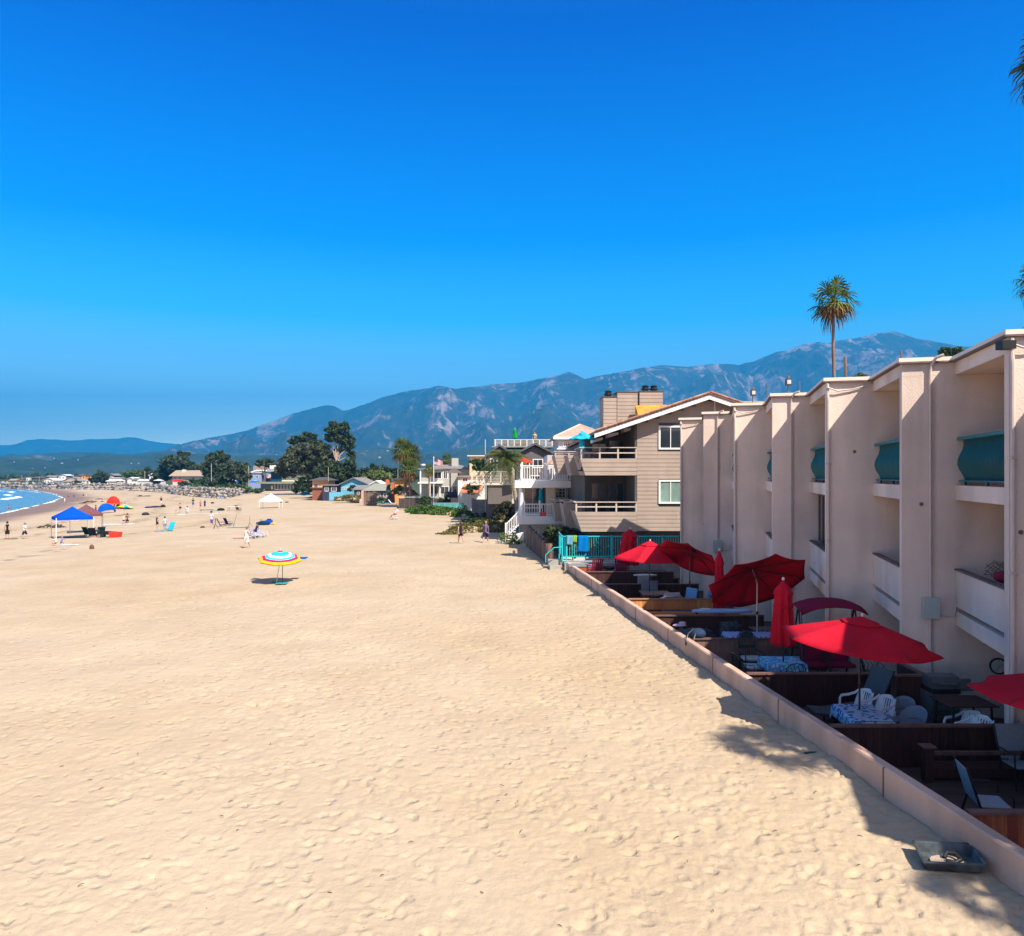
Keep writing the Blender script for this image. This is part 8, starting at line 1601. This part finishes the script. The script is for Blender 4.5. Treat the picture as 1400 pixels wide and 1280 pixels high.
bag('small yellow float right of the blue cooler', 374, 717, .7, .2, (240, 190, 50), 'float', 'float'); bag('small dark bag lying by the pale blue towel', 302, 698, 1.2, .4, (30, 50, 40)); bag('dark bundle beside the child in black', 290.5, 688.5, .7, .3, (50, 45, 40))
bag('white and dark bundle on the sand right of the man in white', 277, 722, .5, .2, (60, 50, 60)); bag('small pyramid of driftwood standing alone below the chairs', 125.5, 750.5, .35, .35, (120, 90, 70), 'driftwood', 'driftwood')
p = Vector(g(294.5, 723)); t = thing('tripod', 'black camera tripod standing on the sand beside the navy chairs', 'tripod', p)
for k in range(3): a = k * 2.09 + .5; MB().tube([(0, 0, .55), (math.cos(a) * .3, math.sin(a) * .3, 0)], .025, 5).build('leg', m_black, t)
MB().tube([(0, 0, .5), (0, 0, 1.0)], .03, 6).ell((0, 0, 1.02), (.06, .06, .06), 8, 5).build('column', m_black, t)
p = Vector(g(341.5, 721)); t = thing('tripod', 'thin grey tripod with a tall mast behind the woman in white', 'tripod', p)
for k in range(3): a = k * 2.09 + .5; MB().tube([(0, 0, .5), (math.cos(a) * .32, math.sin(a) * .32, 0)], .018, 5).build('leg', W_of((90, 90, 100)), t)
MB().tube([(0, 0, .45), (0, 0, 1.1)], .02, 6).build('mast', W_of((90, 90, 100)), t)
tag(MB().tube([(0, 0, 0), (.35, 0, 1.35)], .02, 5).build('beach_pole', W_of((110, 95, 85)), None, g(319, 721)), 'thin pole leaning right beside the teal towel', 'pole'); tag(MB().tube([(0, 0, 0), (-.25, 0, .6)], .03, 5).build('fishing_rod', W_of((60, 60, 60)), None, g(359, 717)), 'short dark rod standing left of the teal bag', 'rod')
t = thing('folding_table', 'low pale folding table with a dark chair at its right end', 'table', g(320, 698.5)); MB().bx(-1.0, 1.0, -.35, .35, .62, .68).build('tabletop', W_of((245, 230, 215)), t)
for sx in (-1, 1): MB().bar((sx * .9, -.3, 0), (sx * .85, -.3, .62), .05).build('leg', W_of((150, 110, 90)), t); MB().bar((sx * .9, .3, 0), (sx * .85, .3, .62), .05).build('leg', W_of((150, 110, 90)), t)
beach_chair('dark wooden folding chair at the right end of the low pale table', 326.5, 698.3, 70, (120, 85, 75), frame=(110, 80, 70), sc=1.1)
for k, (px, py, c, lab) in enumerate(((524, 690, (30, 150, 190), 'bright blue lounger in front of the bamboo fence'), (535, 690.5, (235, 230, 225), 'white lounger with a high back, left of the orange board'), (548, 690.5, (240, 225, 215), 'white lounger angled beside the orange board'), (570, 690, (230, 225, 225), 'white chair at the right side of the orange board'))):
    p = Vector(g(px, py)); lounger('sun_lounger', lab, p.x, p.y, R(70 + 15 * k), cloth(c), W_of((200, 200, 200)), back=50, L=1.8, floor=p.z)
tag(MB().bx(-.75, .75, 0, .06, 0, .62).build('orange_board', W_of((235, 130, 55)), None, g(563, 690.5), bevel=.01), 'bright orange board panel standing on the sand beside the white loungers', 'board'); bag('orange-red beach bag before the terrace fence', 587, 690, .8, .9, (230, 90, 50)); bag('dark log lying on the sand before the bamboo fence', 513, 689.5, 1.0, .2, (40, 30, 30), 'log', 'log')
bag('white sack at the left end of the bamboo fence', 493.5, 689.5, .6, 1.0, (190, 190, 200)); bag('pink and white rubber boat pulled up beside the dune scrub', 331, 671.5, 2.2, .8, (230, 200, 215), 'boat', 'boat'); bag('pale boat hull on the sand edge right of the pink one', 341, 671, 2.0, .7, (225, 225, 195), 'boat', 'boat')
bag('small white parked trailer at the very edge of the scrub', 325, 672, 1.2, .5, (235, 210, 220), 'trailer', 'trailer'); bag('row of dark stones on the sand right of the white canopy', 384, 687.5, .9, .25, (70, 60, 55), 'stone', 'stone'); bag('second dark stone right of the white canopy', 392, 687.5, .8, .25, (70, 60, 55), 'stone', 'stone')
# driftwood and kelp heaps
for k, (px, py, w) in enumerate(((130, 687, 4.5), (141, 683, 3.5), (70, 722, 2.0), (197, 679, 3.0), (118, 688.5, 3))):
    p = Vector(g(px, py)); mb = MB(); rg = random.Random(k)
    for q in range(9): x = rg.uniform(-w / 2, w / 2); y = rg.uniform(-.5, .5); a = rg.uniform(-.5, .5); l = rg.uniform(.3, .9); mb.tube([(x - l * math.cos(a), y - l * math.sin(a), .05), (x, y, .12 + rg.uniform(0, .3)), (x + l * math.cos(a), y + l * math.sin(a), .06)], [.06, .09, .04], 5)
    tag(mb.build('kelp_heap', mat('kelp', (.07, .05, .035), .9, var=.3), None, p), ('tangled dark kelp heap left of the red dome tent', 'smaller dark kelp heap above the blue sun shelter', 'thin line of dark kelp on the sand left of the blue canopy', 'dark kelp line before the rock bank under the bare pole', 'low kelp scatter between the surf and the tents')[k], 'kelp')
# ------------------------------------------------------------------ haze: sea air between the beach and the mountains
def make_haze():
    mb = MB(); mb.bx(-15500, 15500, -3000, 14500, -12, 1500)
    m = bpy.data.materials.new('sea_air'); m.use_nodes = True; t = m.node_tree; t.nodes.clear(); o = t.nodes.new('ShaderNodeOutputMaterial'); v = t.nodes.new('ShaderNodeVolumePrincipled')
    v.inputs['Color'].default_value = (.012, .35, .83, 1); v.inputs['Density'].default_value = HAZE; v.inputs['Anisotropy'].default_value = 0
    t.links.new(v.outputs[0], o.inputs['Volume']); ob = mb.build('haze', m); tag(ob, kind='stuff')
HAZE = 1.9e-4
make_haze()
